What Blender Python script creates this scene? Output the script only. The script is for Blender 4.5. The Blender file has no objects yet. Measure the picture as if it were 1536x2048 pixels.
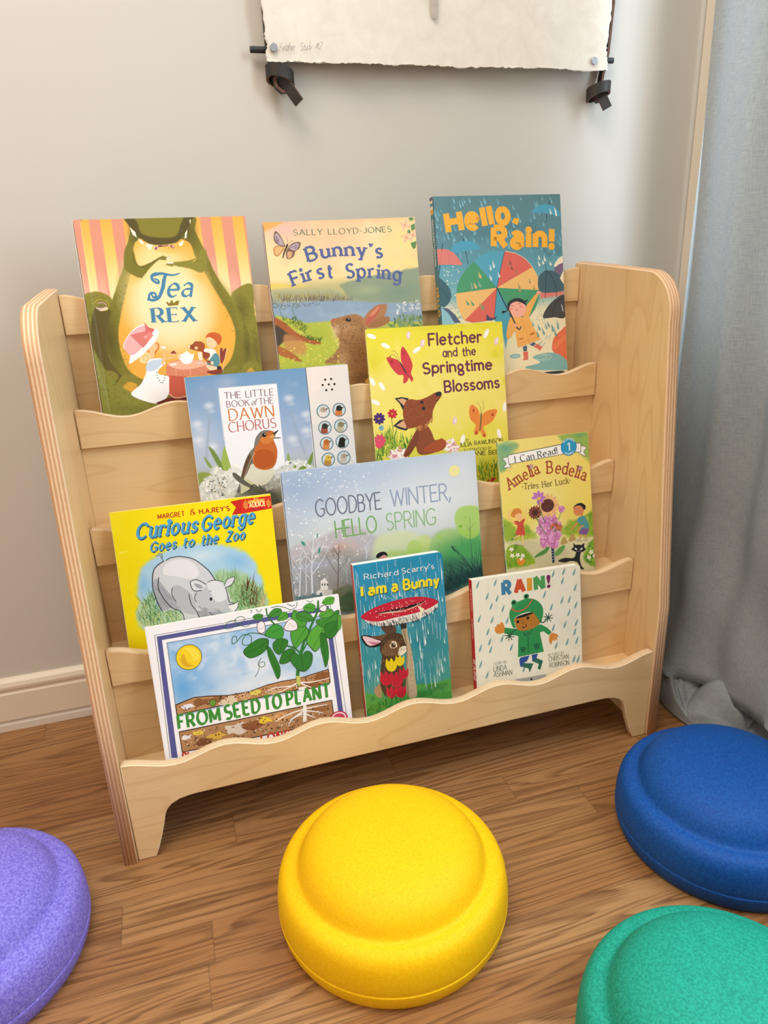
import bpy, bmesh, math, random
import numpy as np
from mathutils import Vector, Matrix
from mathutils.geometry import tessellate_polygon
C = bpy.context.scene.collection
SC = bpy.context.scene
R = math.radians

# ------------------------------------------------------------------ camera, light, exposure
cam = bpy.data.cameras.new('camera'); cam_o = bpy.data.objects.new('camera', cam); C.objects.link(cam_o)
cam.sensor_fit = 'HORIZONTAL'; cam.sensor_width = 36.0; cam.lens = 36.0 * 1442.69 / 1536
cam.clip_start = 0.02
cam_o.matrix_world = Matrix(((0.95606, 0.13580, -0.25982, 0.12902), (-0.29074, 0.32544, -0.89975, -1.02071), (-0.03763, 0.93576, 0.35062, 0.77640), (0, 0, 0, 1)))
SC.camera = cam_o
SC.view_settings.view_transform = 'Standard'; SC.view_settings.look = 'None'
SC.view_settings.gamma = 1.0; SC.view_settings.use_curve_mapping = False
SC.view_settings.exposure = 0.16

world = bpy.data.worlds.new('world'); SC.world = world; world.use_nodes = True
_bg = world.node_tree.nodes['Background']; _bg.inputs[0].default_value = (1.0, 0.90, 0.79, 1); _bg.inputs[1].default_value = 0.36

def area(name, loc, target, sx, sy, power, col, spread=180):
    l = bpy.data.lights.new(name, 'AREA'); l.shape = 'RECTANGLE'; l.size = sx; l.size_y = sy
    l.energy = power; l.color = col; l.spread = R(spread)
    o = bpy.data.objects.new(name, l); C.objects.link(o); o.location = loc
    o.rotation_euler = (Vector(target) - Vector(loc)).to_track_quat('-Z', 'Y').to_euler()
    return o
# daylight coming in through the window in the right hand wall, a warm ceiling lamp and an added warm fill from the left
area('window_daylight', (1.30, -0.62, 1.35), (0.0, -0.45, 0.75), 1.25, 1.35, 50.0, (0.75, 0.885, 1.0))
area('ceiling_lamp', (-0.15, -0.78, 2.38), (0.05, -0.6, 0.0), 1.1, 1.1, 29.0, (1.0, 0.92, 0.82))
area('left_warm_fill', (-1.7, -1.9, 1.5), (0.3, 0.1, 0.6), 1.3, 1.4, 13.0, (1.0, 0.76, 0.54))  # added warm fill lamp, tints the left part of the wall

# ------------------------------------------------------------------ helpers
def tag(o, label=None, cat=None, group=None, kind=None):
    if label: o['label'] = label
    if cat: o['category'] = cat
    if group: o['group'] = group
    if kind: o['kind'] = kind
    return o
def empty(name, label, cat, loc=(0, 0, 0), group=None, mat=None):
    o = bpy.data.objects.new(name, None); C.objects.link(o); o.empty_display_size = 0.05
    o.location = loc
    if mat is not None: o.matrix_world = mat
    return tag(o, label, cat, group)
def link(name, me, mats, parent=None, smooth=False):
    o = bpy.data.objects.new(name, me); C.objects.link(o)
    for m in mats: me.materials.append(m)
    if parent is not None: o.parent = parent
    if smooth:
        for p in me.polygons: p.use_smooth = True
    return o
def from_bm(name, bm, mats, parent=None, smooth=False):
    bmesh.ops.recalc_face_normals(bm, faces=bm.faces)
    me = bpy.data.meshes.new(name); bm.to_mesh(me); bm.free()
    return link(name, me, mats, parent, smooth)
def box_bm(bm, x0, x1, y0, y1, z0, z1, mi=0):
    v = [bm.verts.new(p) for p in ((x0,y0,z0),(x1,y0,z0),(x1,y1,z0),(x0,y1,z0),(x0,y0,z1),(x1,y0,z1),(x1,y1,z1),(x0,y1,z1))]
    for f in ((0,1,2,3),(4,5,6,7),(0,1,5,4),(1,2,6,5),(2,3,7,6),(3,0,4,7)):
        bm.faces.new([v[i] for i in f]).material_index = mi
def box(name, b, mats, parent=None, bevel=0):
    bm = bmesh.new(); box_bm(bm, *b)
    if bevel:
        bmesh.ops.bevel(bm, geom=bm.edges[:], offset=bevel, segments=2, affect='EDGES', profile=0.5)
    return from_bm(name, bm, mats, parent)
def plate(name, outline, T, place, mats, parent=None, r=0.002):
    """flat board cut to an outline, thickness T, rounded edges; place(a, b, w) -> xyz; faces slot 0, cut edges slot 1"""
    n = len(outline); P = [Vector(p) for p in outline]
    area2 = sum(P[i].x * P[(i+1) % n].y - P[(i+1) % n].x * P[i].y for i in range(n))
    if area2 < 0: P.reverse()
    N = []
    for i in range(n):
        a = (P[i] - P[i-1]).normalized(); b = (P[(i+1) % n] - P[i]).normalized()
        na, nb = Vector((-a.y, a.x)), Vector((-b.y, b.x)); m = na + nb
        m = m.normalized() if m.length > 1e-6 else na
        N.append(m / max(0.5, m.dot(na)))
    bm = bmesh.new(); rings = []
    for d, w in ((r, 0), (.29*r, .29*r), (0, r), (0, T-r), (.29*r, T-.29*r), (r, T)):
        rings.append([bm.verts.new(place(P[i].x + N[i].x*d, P[i].y + N[i].y*d, w)) for i in range(n)])
    bm.faces.new(rings[0]); bm.faces.new(rings[-1])
    for k in range(5):
        for i in range(n):
            f = bm.faces.new((rings[k][i], rings[k][(i+1) % n], rings[k+1][(i+1) % n], rings[k+1][i]))
            f.material_index = 1; f.smooth = True
    return from_bm(name, bm, mats, parent)
def tube(bm, pts, rad, seg=12, caps=True):
    pts = [Vector(p) for p in pts]; rings = []
    for i, p in enumerate(pts):
        t = (pts[min(i+1, len(pts)-1)] - pts[max(i-1, 0)]).normalized()
        a = t.orthogonal().normalized(); b = t.cross(a)
        rr = rad[i] if isinstance(rad, (list, tuple)) else rad
        rings.append([bm.verts.new(p + (a*math.cos(q) + b*math.sin(q))*rr) for q in (2*math.pi*k/seg for k in range(seg))])
    for i in range(len(rings)-1):
        for k in range(seg): bm.faces.new((rings[i][k], rings[i][(k+1)%seg], rings[i+1][(k+1)%seg], rings[i+1][k]))
    if caps: bm.faces.new(rings[0]); bm.faces.new(rings[-1])
def strap(bm, pts, norms, half, th):
    """leather band through pts, wide along cross(tangent, normal)"""
    pts = [Vector(p) for p in pts]; rows = []
    for i, p in enumerate(pts):
        t = (pts[min(i+1, len(pts)-1)] - pts[max(i-1, 0)]).normalized(); n = Vector(norms[i]).normalized()
        s = t.cross(n).normalized(); n = s.cross(t)
        rows.append([bm.verts.new(p + s*a*half + n*b*th/2) for a, b in ((-1,-1),(1,-1),(1,1),(-1,1))])
    for i in range(len(rows)-1):
        for k in range(4): bm.faces.new((rows[i][k], rows[i][(k+1)%4], rows[i+1][(k+1)%4], rows[i+1][k])).material_index = k % 2
    bm.faces.new(rows[0]).material_index = 1; bm.faces.new(rows[-1]).material_index = 1
def catmull(P, n=5, closed=False):
    P = [tuple(p) for p in P]; out = []; m = len(P)
    rng = range(m) if closed else range(m-1)
    for i in rng:
        if closed: a, b, c, d = P[i-1], P[i], P[(i+1)%m], P[(i+2)%m]
        else: a, b, c, d = P[max(i-1,0)], P[i], P[i+1], P[min(i+2,m-1)]
        for k in range(n):
            t = k/n
            out.append(tuple(0.5*((2*b[j]) + (-a[j]+c[j])*t + (2*a[j]-5*b[j]+4*c[j]-d[j])*t*t + (-a[j]+3*b[j]-3*c[j]+d[j])*t**3) for j in range(len(b))))
    if not closed: out.append(P[-1])
    return out
def lin(c): return c/12.92 if c <= .04045 else ((c+.055)/1.055)**2.4
def hexc(h): return tuple(lin(int(h[i:i+2], 16)/255) for i in (0, 2, 4)) + (1.0,)

# ------------------------------------------------------------------ materials
class NT:
    def __init__(s, name, rough=0.5, spec=0.5):
        s.m = bpy.data.materials.new(name); s.m.use_nodes = True; s.t = s.m.node_tree
        s.b = s.t.nodes['Principled BSDF']; s.b.inputs['Roughness'].default_value = rough
        s.b.inputs['Specular IOR Level'].default_value = spec
    def n(s, typ, **kw):
        x = s.t.nodes.new(typ)
        for k, v in kw.items():
            if k.startswith('i_'):
                key = k[2:]; x.inputs[int(key) if key.isdigit() else key.replace('_', ' ')].default_value = v
            else: setattr(x, k, v)
        return x
    def l(s, a, b): s.t.links.new(a, b)
    def base(s, sock): s.l(sock, s.b.inputs['Base Color'])
    def obj(s, scale=(1,1,1), rot=(0,0,0), loc=(0,0,0)):
        tc = s.n('ShaderNodeTexCoord'); mp = s.n('ShaderNodeMapping')
        mp.inputs['Scale'].default_value = scale; mp.inputs['Rotation'].default_value = rot; mp.inputs['Location'].default_value = loc
        s.l(tc.outputs['Object'], mp.inputs[0]); return mp.outputs[0]
    def noise(s, vec, scale, detail=3, rough=.5, dist=0):
        x = s.n('ShaderNodeTexNoise'); x.inputs['Scale'].default_value = scale; x.inputs['Detail'].default_value = detail
        x.inputs['Roughness'].default_value = rough; x.inputs['Distortion'].default_value = dist
        s.l(vec, x.inputs['Vector']); return x.outputs['Fac']
    def ramp(s, fac, *stops):
        x = s.n('ShaderNodeValToRGB'); e = x.color_ramp.elements
        while len(e) < len(stops): e.new(0.5)
        for el, (p, c) in zip(e, stops): el.position = p; el.color = hexc(c) if isinstance(c, str) else (c, c, c, 1)
        s.l(fac, x.inputs[0]); return x.outputs[0]
    def math(s, op, a, b=None):
        x = s.n('ShaderNodeMath', operation=op)
        for i, v in enumerate((a, b)):
            if v is None: continue
            if isinstance(v, (int, float)): x.inputs[i].default_value = v
            else: s.l(v, x.inputs[i])
        return x.outputs[0]
    def mix(s, fac, a, b, blend='MIX'):
        x = s.n('ShaderNodeMix', data_type='RGBA', blend_type=blend)
        for i, v in ((0, fac), (6, a), (7, b)):
            if isinstance(v, str): x.inputs[i].default_value = hexc(v)
            elif isinstance(v, (int, float)): x.inputs[i].default_value = v
            else: s.l(v, x.inputs[i])
        return x.outputs[2]
    def bump(s, h, strength, dist=.001):
        x = s.n('ShaderNodeBump'); x.inputs['Strength'].default_value = strength; x.inputs['Distance'].default_value = dist
        s.l(h, x.inputs['Height']); s.l(x.outputs[0], s.b.inputs['Normal'])
def plain(name, col, rough=.5, spec=.5):
    k = NT(name, rough, spec); k.b.inputs['Base Color'].default_value = hexc(col); return k.m
def birch(name, along, c0, c1, c2):
    """birch veneer, grain running along the given axis (0 x, 1 y, 2 z): fibre streaks plus thin cathedral contour lines"""
    k = NT(name, .34, .5)
    sc = [9.0, 9.0, 9.0]; sc[along] = 1.5
    v = k.obj(tuple(sc))
    low = k.noise(v, 1.0, 2, .45, .3)
    f = k.math('FRACT', k.math('MULTIPLY', low, 11.0))
    line = k.ramp(f, (0.0, 1.0), (0.10, 0.0), (0.80, 0.0), (1.0, 0.85))
    sf = [420.0, 420.0, 420.0]; sf[along] = 12.0
    fib = k.noise(k.obj(tuple(sf)), 1.0, 3, .6)
    cl = k.noise(k.obj((5, 5, 5), loc=(3, 1, 7)), 1.0, 2)
    base = k.ramp(cl, (.35, c0), (.65, c1))
    base = k.mix(k.math('MULTIPLY', line, .26), base, c2)
    base = k.mix(k.math('MULTIPLY', k.ramp(fib, (.45, 0.0), (.75, 1.0)), .16), base, c2)
    k.base(base); k.bump(fib, .05, .0004); return k.m
def ply_edge(name, axis, period, c0, c1, c2):
    """cut plywood edge: the plies show as stripes across the thickness axis"""
    k = NT(name, .55, .3)
    tc = k.n('ShaderNodeTexCoord'); sx = k.n('ShaderNodeSeparateXYZ'); k.l(tc.outputs['Object'], sx.inputs[0])
    wob = k.noise(k.obj((18, 18, 18)), 1.0, 2)
    u = k.math('ADD', k.math('MULTIPLY', sx.outputs[axis], 1/period), k.math('MULTIPLY', wob, .22))
    f = k.math('PINGPONG', u, .5)
    base = k.ramp(f, (.12, c0), (.22, c1), (.40, c1), (.48, c2))
    fib = k.noise(k.obj((160, 160, 160)), 1.0, 4, .7)
    base = k.mix(k.math('MULTIPLY', k.ramp(fib, (.5, 0.0), (.8, 1.0)), .35), base, c2)
    k.base(base); return k.m
WOOD_H = birch('birch_veneer_horizontal', 0, 'ecce9f', 'e5c28e', 'bf8c54')
WOOD_V = birch('birch_veneer_vertical', 2, 'e6c698', 'dfbb88', 'b5834e')
PLY_X = ply_edge('plywood_edge_across', 0, .0044, 'eccfac', 'd9ab82', 'bb8c66')
PLY_Y = ply_edge('plywood_edge_deep', 1, .0034, 'f0ddbd', 'dcba90', 'b5926a')
# ------------------------------------------------------------------ setting
YW = 0.190
def mat_wall():
    k = NT('painted_wall', .42, .35)
    n = k.noise(k.obj((160, 160, 160)), 1.0, 3, .6)
    k.base(k.mix(k.noise(k.obj((1.5, 1.5, 1.5)), 1.0, 2), 'cecac2', 'd2cec6')); k.bump(n, .10, .0006); return k.m
def mat_trim():
    k = NT('painted_trim', .38, .45); k.base(k.mix(k.noise(k.obj((6, 6, 6)), 1.0, 2), 'e6d9c6', 'ebdfcd')); return k.m
WALL, TRIM = mat_wall(), mat_trim()
def mat_floor():
    """strip oak floor: strips 57.7 mm wide along x, staggered end joints, open oak grain"""
    k = NT('oak_strip_floor', .36, .45)
    PW, PL = .0577, .65*1.0
    tc = k.n('ShaderNodeTexCoord'); s = k.n('ShaderNodeSeparateXYZ'); k.l(tc.outputs['Object'], s.inputs[0])
    row = k.math('DIVIDE', k.math('SUBTRACT', s.outputs[1], -.3215), PW)
    ri = k.math('FLOOR', row); rf = k.math('FRACT', row)
    wn = k.n('ShaderNodeTexWhiteNoise', noise_dimensions='1D'); k.l(ri, wn.inputs['W'])
    sh = k.math('MULTIPLY', k.math('MULTIPLY', wn.outputs[0], ri), 1.0)
    xs = k.math('ADD', k.math('DIVIDE', k.math('SUBTRACT', s.outputs[0], -.018), PL), sh)
    xi = k.math('FLOOR', xs); xf = k.math('FRACT', xs)
    cid = k.n('ShaderNodeCombineXYZ'); k.l(ri, cid.inputs[0]); k.l(xi, cid.inputs[1])
    w2 = k.n('ShaderNodeTexWhiteNoise', noise_dimensions='3D'); k.l(cid.outputs[0], w2.inputs['Vector'])
    off = k.n('ShaderNodeVectorMath', operation='SCALE'); k.l(w2.outputs['Color'], off.inputs[0]); off.inputs['Scale'].default_value = 40
    add = k.n('ShaderNodeVectorMath', operation='ADD'); k.l(tc.outputs['Object'], add.inputs[0]); k.l(off.outputs[0], add.inputs[1])
    def sv(sc):
        m = k.n('ShaderNodeMapping'); m.inputs['Scale'].default_value = sc; k.l(add.outputs[0], m.inputs[0]); return m.outputs[0]
    # growth rings cut lengthwise: thin dark earlywood lines, broken into open pores
    low = k.noise(sv((.9, 15, 1)), 1.0, 2, .5, .35)
    ring = k.math('FRACT', k.math('MULTIPLY', low, 21.0))
    rl = k.ramp(ring, (0.0, 1.0), (.30, .55), (.46, .0), (.86, .0), (1.0, 1.0))
    dash = k.noise(sv((5, 420, 1)), 1.0, 4, .7)
    pore = k.noise(sv((9, 900, 1)), 1.0, 3, .7)
    broad = k.noise(sv((.8, 9, 1)), 1.0, 2)
    base = k.ramp(w2.outputs['Value'], (0.0, '97683e'), (.35, 'a5774a'), (.7, 'ad8255'), (1.0, '9b6c40'))
    base = k.mix(k.math('MULTIPLY', k.ramp(broad, (.35, 1.0), (.6, 0.0)), .35), base, '8d5b30')
    base = k.mix(k.math('MULTIPLY', k.math('MULTIPLY', rl, k.ramp(dash, (.38, .25), (.56, 1.0))), .82), base, '5d371a')
    base = k.mix(k.math('MULTIPLY', k.ramp(pore, (.54, 0.0), (.62, 1.0)), .42), base, '5a3619')
    e = k.math('MINIMUM', rf, k.math('SUBTRACT', 1.0, rf))
    e2 = k.math('MULTIPLY', k.math('MINIMUM', xf, k.math('SUBTRACT', 1.0, xf)), PL/PW)
    seam = k.ramp(k.math('MINIMUM', e, e2), (0.0, 1.0), (.012, .7), (.022, 0.0))
    base = k.mix(k.math('MULTIPLY', seam, .32), base, '3d2411')
    k.base(base); k.bump(k.math('SUBTRACT', k.math('MULTIPLY', pore, .5), seam), .10, .0008)
    k.l(k.ramp(pore, (.4, .33), (.7, .48)), k.b.inputs['Roughness'])
    return k.m
tag(box('floor', (-3.0, 1.35, -3.2, YW, -.05, 0.0), [mat_floor()]), kind='structure')
tag(box('wall_back', (-3.0, 1.35, YW, YW+.12, 0.0, 2.6), [WALL]), kind='structure')
# right hand wall with the window opening
bm = bmesh.new()
box_bm(bm, 1.10, 1.22, .03, YW, 0, 2.6); box_bm(bm, 1.10, 1.22, -3.2, -1.35, 0, 2.6)
box_bm(bm, 1.10, 1.22, -1.35, .03, 0, .62); box_bm(bm, 1.10, 1.22, -1.35, .03, 2.15, 2.6)
tag(from_bm('wall_right', bm, [WALL]), kind='structure')
# baseboard along the back wall: base board with moulded cap and a shoe strip under it
def extrude_x(name, prof, x0, x1, mats):
    bm = bmesh.new(); n = len(prof)
    a = [bm.verts.new((x0, YW - d, z)) for d, z in prof]; b = [bm.verts.new((x1, YW - d, z)) for d, z in prof]
    bm.faces.new(a); bm.faces.new(b)
    for i in range(n): bm.faces.new((a[i], a[(i+1)%n], b[(i+1)%n], b[i]))
    return tag(from_bm(name, bm, mats), kind='structure')
extrude_x('baseboard_back', [(.0,.0215),(.0105,.0215),(.0105,.072),(.0085,.075),(.0085,.079),(.011,.082),(.0115,.087),(.009,.094),(.004,.099),(.0,.100)], -3.0, 1.10, [TRIM])
extrude_x('trim_1', [(.0,.0),(.010,.0),(.0095,.012),(.006,.0185),(.0,.0195)], -3.0, 1.10, [plain('shoe_moulding_paint', 'ded6cc', .4)])
# window casing at the room corner
bm = bmesh.new(); box_bm(bm, 1.078, 1.0995, .110, YW-.0005, .10, 2.6); box_bm(bm, 1.084, 1.0995, .035, .110, .10, 2.6)
bmesh.ops.bevel(bm, geom=bm.edges[:], offset=.0015, segments=2, affect='EDGES')
tag(from_bm('trim_2', bm, [TRIM]), kind='structure')
bm = bmesh.new()
for b in ((1.13,1.17,-.01,.03,.62,2.15), (1.13,1.17,-1.35,-1.31,.62,2.15), (1.13,1.17,-1.31,-.01,.62,.67), (1.13,1.17,-1.31,-.01,2.10,2.15), (1.135,1.165,-1.31,-.01,1.36,1.40)): box_bm(bm, *b)
tag(from_bm('window_1', bm, [TRIM]), kind='structure')
# ------------------------------------------------------------------ bookshelf
W = 0.80
LY = [.0819, .0148, -.0538, -.1256, -.1949]       # front face of each wavy lip
LZ = [.7253, .5792, .4328, .2878, .1580]          # crest height of each lip
FZ = [.5492, .4028, .2586, .1120]                 # shelf heights
sh = empty('bookshelf', 'birch plywood front-facing bookshelf with wavy lips on four tiers, against the wall', 'bookshelf')
def arc(cx, cy, r, a0, a1, n=8): return [(cx + r*math.cos(R(a0 + (a1-a0)*i/n)), cy + r*math.sin(R(a0 + (a1-a0)*i/n))) for i in range(n+1)]
prof = [(.100, .0), (.100, .728)] + arc(.095, .7285, .005, 0, 85, 4) + [(.0, .7300)] + arc(-.094, .6645, .061, 98, 186, 12) + [(-.1780, .41), (-.1905, .295), (-.1975, .235), (-.1985, .0)]
def side(x0, T):
    plate('side_panel', prof, T, lambda a, b, w: (x0 + w, a, b), [WOOD_V, PLY_X], sh, .0028)
side(-.0178, .0178); side(W, .0185)
def wave(z): return [(.0006 + (W-.0012)*i/120, z - .0072*(1 - math.cos(12*math.pi*i/120))) for i in range(121)]
for i in range(5):
    z = LZ[i]
    if i < 4: out = [(.0006, z-.054)] + wave(z) + [(W-.0006, z-.054)]
    else:
        footL = [(.0245, .0005), (.030, .014), (.0365, .034), (.0415, .0515), (.0452, .067), (.049, .0745), (.0555, .0812), (.066, .0862), (.080, .0886), (.0915, .0892)]
        out = [(.0006, .0005)] + wave(z) + [(W-.0006, .0005)] + [(W-a, b) for a, b in footL] + footL[::-1]
    plate('front_lip', out, .0125, (lambda y: (lambda a, b, w: (a, y + w, b)))(LY[i]), [WOOD_H, PLY_Y], sh, .0016)
for i in range(4):
    yb = LY[i] + .0065
    box('back_panel', (.0003, W-.0003, yb, yb+.0060, FZ[i]-.012, LZ[i]-.0545), [WOOD_H], sh)
    box('shelf_board', (.0003, W-.0003, LY[i+1]+.0127, yb-.0002, FZ[i]-.010, FZ[i]), [WOOD_H], sh)
# ------------------------------------------------------------------ foam stepping stones
def mat_foam(name, c0, c1):
    k = NT(name, .62, .25)
    v = k.obj((1, 1, 1)); n = k.noise(v, 380, 2, .6, .5); cell = k.n('ShaderNodeTexVoronoi'); cell.inputs['Scale'].default_value = 560
    k.l(v, cell.inputs['Vector'])
    k.base(k.mix(k.ramp(n, (.38, 0.0), (.62, 1.0)), c0, c1))
    tc = k.n('ShaderNodeTexCoord'); s = k.n('ShaderNodeSeparateXYZ'); k.l(tc.outputs['Object'], s.inputs[0])
    low = k.ramp(s.outputs[2], (.0, 1.0), (.0255, 1.0), (.0265, .22), (1.0, .15))
    h = k.math('MULTIPLY', k.math('ADD', n, k.math('MULTIPLY', cell.outputs['Distance'], .6)), low)
    k.bump(h, .30, .0010); return k.m
SP = [(0,.1200),(.03,.1195),(.055,.117),(.075,.1125),(.090,.1060),(.1005,.0975),(.1065,.0890),(.1100,.0815),(.1125,.0775),(.1160,.0760),(.1210,.0755),(.1265,.0735),(.1315,.0690),(.1355,.0600),(.1378,.0460),(.1384,.0340),(.1379,.0272),(.1385,.0258),(.1368,.0140),(.1326,.0030),(.1290,.0)]
SP = [(a*1.017, b*.995) for a, b in SP]
def stone(x, y, c0, c1, label, rz):
    prof = catmull(SP[:-1], 3) + [SP[-1]]
    seg = 112; vs = [(0, 0, prof[0][1])]; fs = []
    for a, b in prof[1:]:
        for k in range(seg): vs.append((max(a, .0001)*math.cos(2*math.pi*k/seg), max(a, .0001)*math.sin(2*math.pi*k/seg), max(b, 0)))
    for k in range(seg): fs.append((0, 1+k, 1+(k+1) % seg))
    for i in range(len(prof)-2):
        for k in range(seg): fs.append((1+i*seg+k, 1+(i+1)*seg+k, 1+(i+1)*seg+(k+1) % seg, 1+i*seg+(k+1) % seg))
    fs.append(tuple(1+(len(prof)-2)*seg+k for k in range(seg)))
    me = bpy.data.meshes.new('stepping_stone'); me.from_pydata(vs, [], fs)
    o = link('stepping_stone', me, [mat_foam('foam_' + c0, c0, c1)], None, True)
    o.location = (x, y, 0); o.rotation_euler.z = rz
    tag(o, label, 'stepping stone', 'foam stepping stones on the floor')
stone(.3085, -.3706, 'f2ba02', 'f7c808', 'yellow round domed foam stepping stone in front of the bookshelf', 0)
stone(.7721, -.4021, '0b4592', '1456a6', 'blue round domed foam stepping stone below the grey curtain', 1)
stone(.5547, -.6607, '138a76', '23a38c', 'green round domed foam stepping stone at the bottom right corner of the photo', 2)
stone(-.1921, -.2807, '6f62c8', '9188e2', 'purple round domed foam stepping stone beside the left end of the bookshelf', 3)
# ------------------------------------------------------------------ paper wall hanging
def mat_paper():
    k = NT('handmade_paper', .8, .15)
    n = k.noise(k.obj((1, 1, 1)), 30, 5, .65, .8); f = k.noise(k.obj((1, .2, 1)), 170, 4, .7, 1.5)
    c = k.mix(k.ramp(n, (.35, 0.0), (.7, 1.0)), 'ece7dc', 'e2dccf')
    c = k.mix(k.ramp(f, (.70, 0.0), (.78, .5)), c, 'c9bfae')
    k.base(c); k.bump(k.math('ADD', n, f), .25, .0015); return k.m
PAPER = mat_paper()
LEATHER = plain('black_leather', '2b2623', .55); LEDGE = plain('leather_cut_edge', '6a4838', .75)
RODM = plain('black_painted_dowel', '24262a', .5); PINM = NT('steel_pin', .35); PINM.b.inputs['Base Color'].default_value = hexc('aeb2b8'); PINM.b.inputs['Metallic'].default_value = .6
hang = empty('wall_hanging', 'cream handmade paper hanging with feather drawing, held by black leather straps on the wall', 'wall art', (.605, YW-.012, 1.03))
HL = hang.location.copy()
def at_hang(o): o.location = -HL; return o
rng = random.Random(5)
YP = YW - .026                                           # front of the paper
nx, nz = 150, 120; x0, x1, zb, zt = .3235, .8830, 1.0235, 1.75
edge = [rng.uniform(-1, 1) for _ in range(400)]
def en(t): i = int(t) % 399; f = t - int(t); return edge[i]*(1-f) + edge[i+1]*f
def pap(i, j):
    u, v = i/nx, j/nz
    z = zb + (zt-zb)*v**1.8
    xl = x0 + .0012*en(j*1.3) + .001*en(j*.4+90) + .004*max(0, 1-abs(z-1.045)/.03)*.6; xr = x1 + .0015*en(j*1.1+60) + .0012*en(j*.3+200) - .006*math.exp(-((z-1.055)/.03)**2)
    x = xl + (xr-xl)*u
    if j == 0: z += .0014*en(i*.9+20) + .0016*en(i*.25+140) - .0035*math.exp(-((u-.93)/.05)**2) + .003*math.exp(-((u-.0)/.03)**2)
    y = YP + .0022*math.sin(x*23) * math.exp(-(z-zb)/.25) - .006*math.exp(-((x-x0)/.012)**2)*0 + .0016*math.sin(x*61+z*20)
    return x, y, z
vs = [pap(i, j) for j in range(nz+1) for i in range(nx+1)]
fs = [(j*(nx+1)+i, j*(nx+1)+i+1, (j+1)*(nx+1)+i+1, (j+1)*(nx+1)+i) for j in range(nz) for i in range(nx)]
me = bpy.data.meshes.new('paper'); me.from_pydata(vs, [], fs)
pp = at_hang(link('paper', me, [PAPER], hang, True)); sm = pp.modifiers.new('thick', 'SOLIDIFY'); sm.thickness = .0012; sm.offset = -1
bm = bmesh.new(); tube(bm, [(.3035, YW-.013, 1.0405), (.8965, YW-.013, 1.0405)], .0044, 16)
at_hang(from_bm('rod', bm, [RODM], hang, False))
def leather(pts, side):
    bm = bmesh.new(); P, N = zip(*pts); strap(bm, P, N, .0065, .0042)
    return at_hang(from_bm('strap', bm, [LEATHER, LEDGE], hang))
YS = YW - .0105
def ring(cx, cz, rx, ry, tilt, a0, a1, n=26):
    out = []
    for i in range(n+1):
        a = R(a0 + (a1-a0)*i/n)
        out.append(((cx + rx*math.cos(a), YS-.009 + ry*math.sin(a), cz - tilt*math.cos(a) - .0050*math.sin(a)), (math.cos(a)/rx, math.sin(a)/ry, 0)))
    return out
def knot(sx, cx, cz, tilt, tail, hook):
    bm = bmesh.new()
    P, N = zip(*ring(cx, cz, .0182, .0145, tilt, 0, 360, 36)); strap(bm, P, N, .0080, .0040)
    P, N = zip(*tail); strap(bm, P, N, .0075, .0040)
    P, N = zip(*hook); strap(bm, P, N, .0060, .0040)
    return at_hang(from_bm('strap_knot', bm, [LEATHER, LEDGE], hang))
leather([((.3285, YS, 1.75), (1, 0, 0)), ((.3275, YS, 1.12), (1, 0, 0)), ((.3290, YS, 1.05), (1, .1, 0)), ((.3330, YS, 1.018), (1, .2, 0)), ((.3350, YS-.003, 1.003), (1, .2, 0))], -1)
leather([((.8900, YS, 1.75), (1, 0, 0)), ((.8895, YS, 1.12), (1, 0, 0)), ((.8850, YS, 1.05), (1, 0, 0)), ((.8780, YS, 1.018), (1, 0, 0)), ((.8740, YS-.003, 1.000), (1, 0, 0))], 1)
knot(.335, .3425, 1.0065, .0050, [((.343, YS-.010, 1.006), (-.6, -.8, 0)), ((.352, YS-.017, .992), (-.7, -.7, .2)), ((.3655, YS-.023, .971), (-.75, -.6, .3))],
     [((.333, YS-.008, 1.004), (1, 0, 0)), ((.336, YS-.010, .992), (.8, 0, .6)), ((.344, YS-.010, .986), (.1, 0, 1)), ((.352, YS-.009, .988), (-.5, 0, .9))])
knot(.874, .8690, .9945, -.0040, [((.868, YS-.011, .994), (-.3, -1, 0)), ((.872, YS-.018, .984), (-.3, -1, .2)), ((.8795, YS-.022, .968), (-.3, -1, .3))],
     [((.880, YS-.005, .994), (1, 0, 0)), ((.878, YS-.006, .985), (.7, 0, .7)), ((.871, YS-.007, .980), (0, 0, 1)), ((.866, YS-.007, .983), (-.6, 0, .8))])
for px, pz in ((.3350, 1.0410), (.8535, 1.0365)):
    bm = bmesh.new(); tube(bm, [(px, YP-.0003, pz), (px, YP-.0022, pz), (px, YP-.0026, pz)], [.0056, .0056, .0050], 24)
    at_hang(from_bm('pin', bm, [PINM.m], hang, False))
# the bare quill end of the feather drawn on the paper
bm = bmesh.new(); pr = [.0028, .0040, .0042, .0044, .0050]; zz = [1.0845, 1.0885, 1.098, 1.12, 1.30]
L_ = [bm.verts.new((.5785 - .0006*(q > 1) - a, YP-.0024 - .0002*i, z)) for q, (i, (a, z)) in enumerate(enumerate(zip(pr, zz)))]
R_ = [bm.verts.new((.5800 + a, YP-.0024 - .0002*i, z)) for i, (a, z) in enumerate(zip(pr, zz))]
for i in range(4): bm.faces.new((L_[i], R_[i], R_[i+1], L_[i+1]))
def mat_quill():
    k = NT('quill_wash', .8, .1); n = k.noise(k.obj((40, 40, 240)), 1.0, 3); k.base(k.mix(n, 'cfc8c0', 'aaa49e')); return k.m
at_hang(from_bm('feather_drawing', bm, [mat_quill()], hang))

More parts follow.
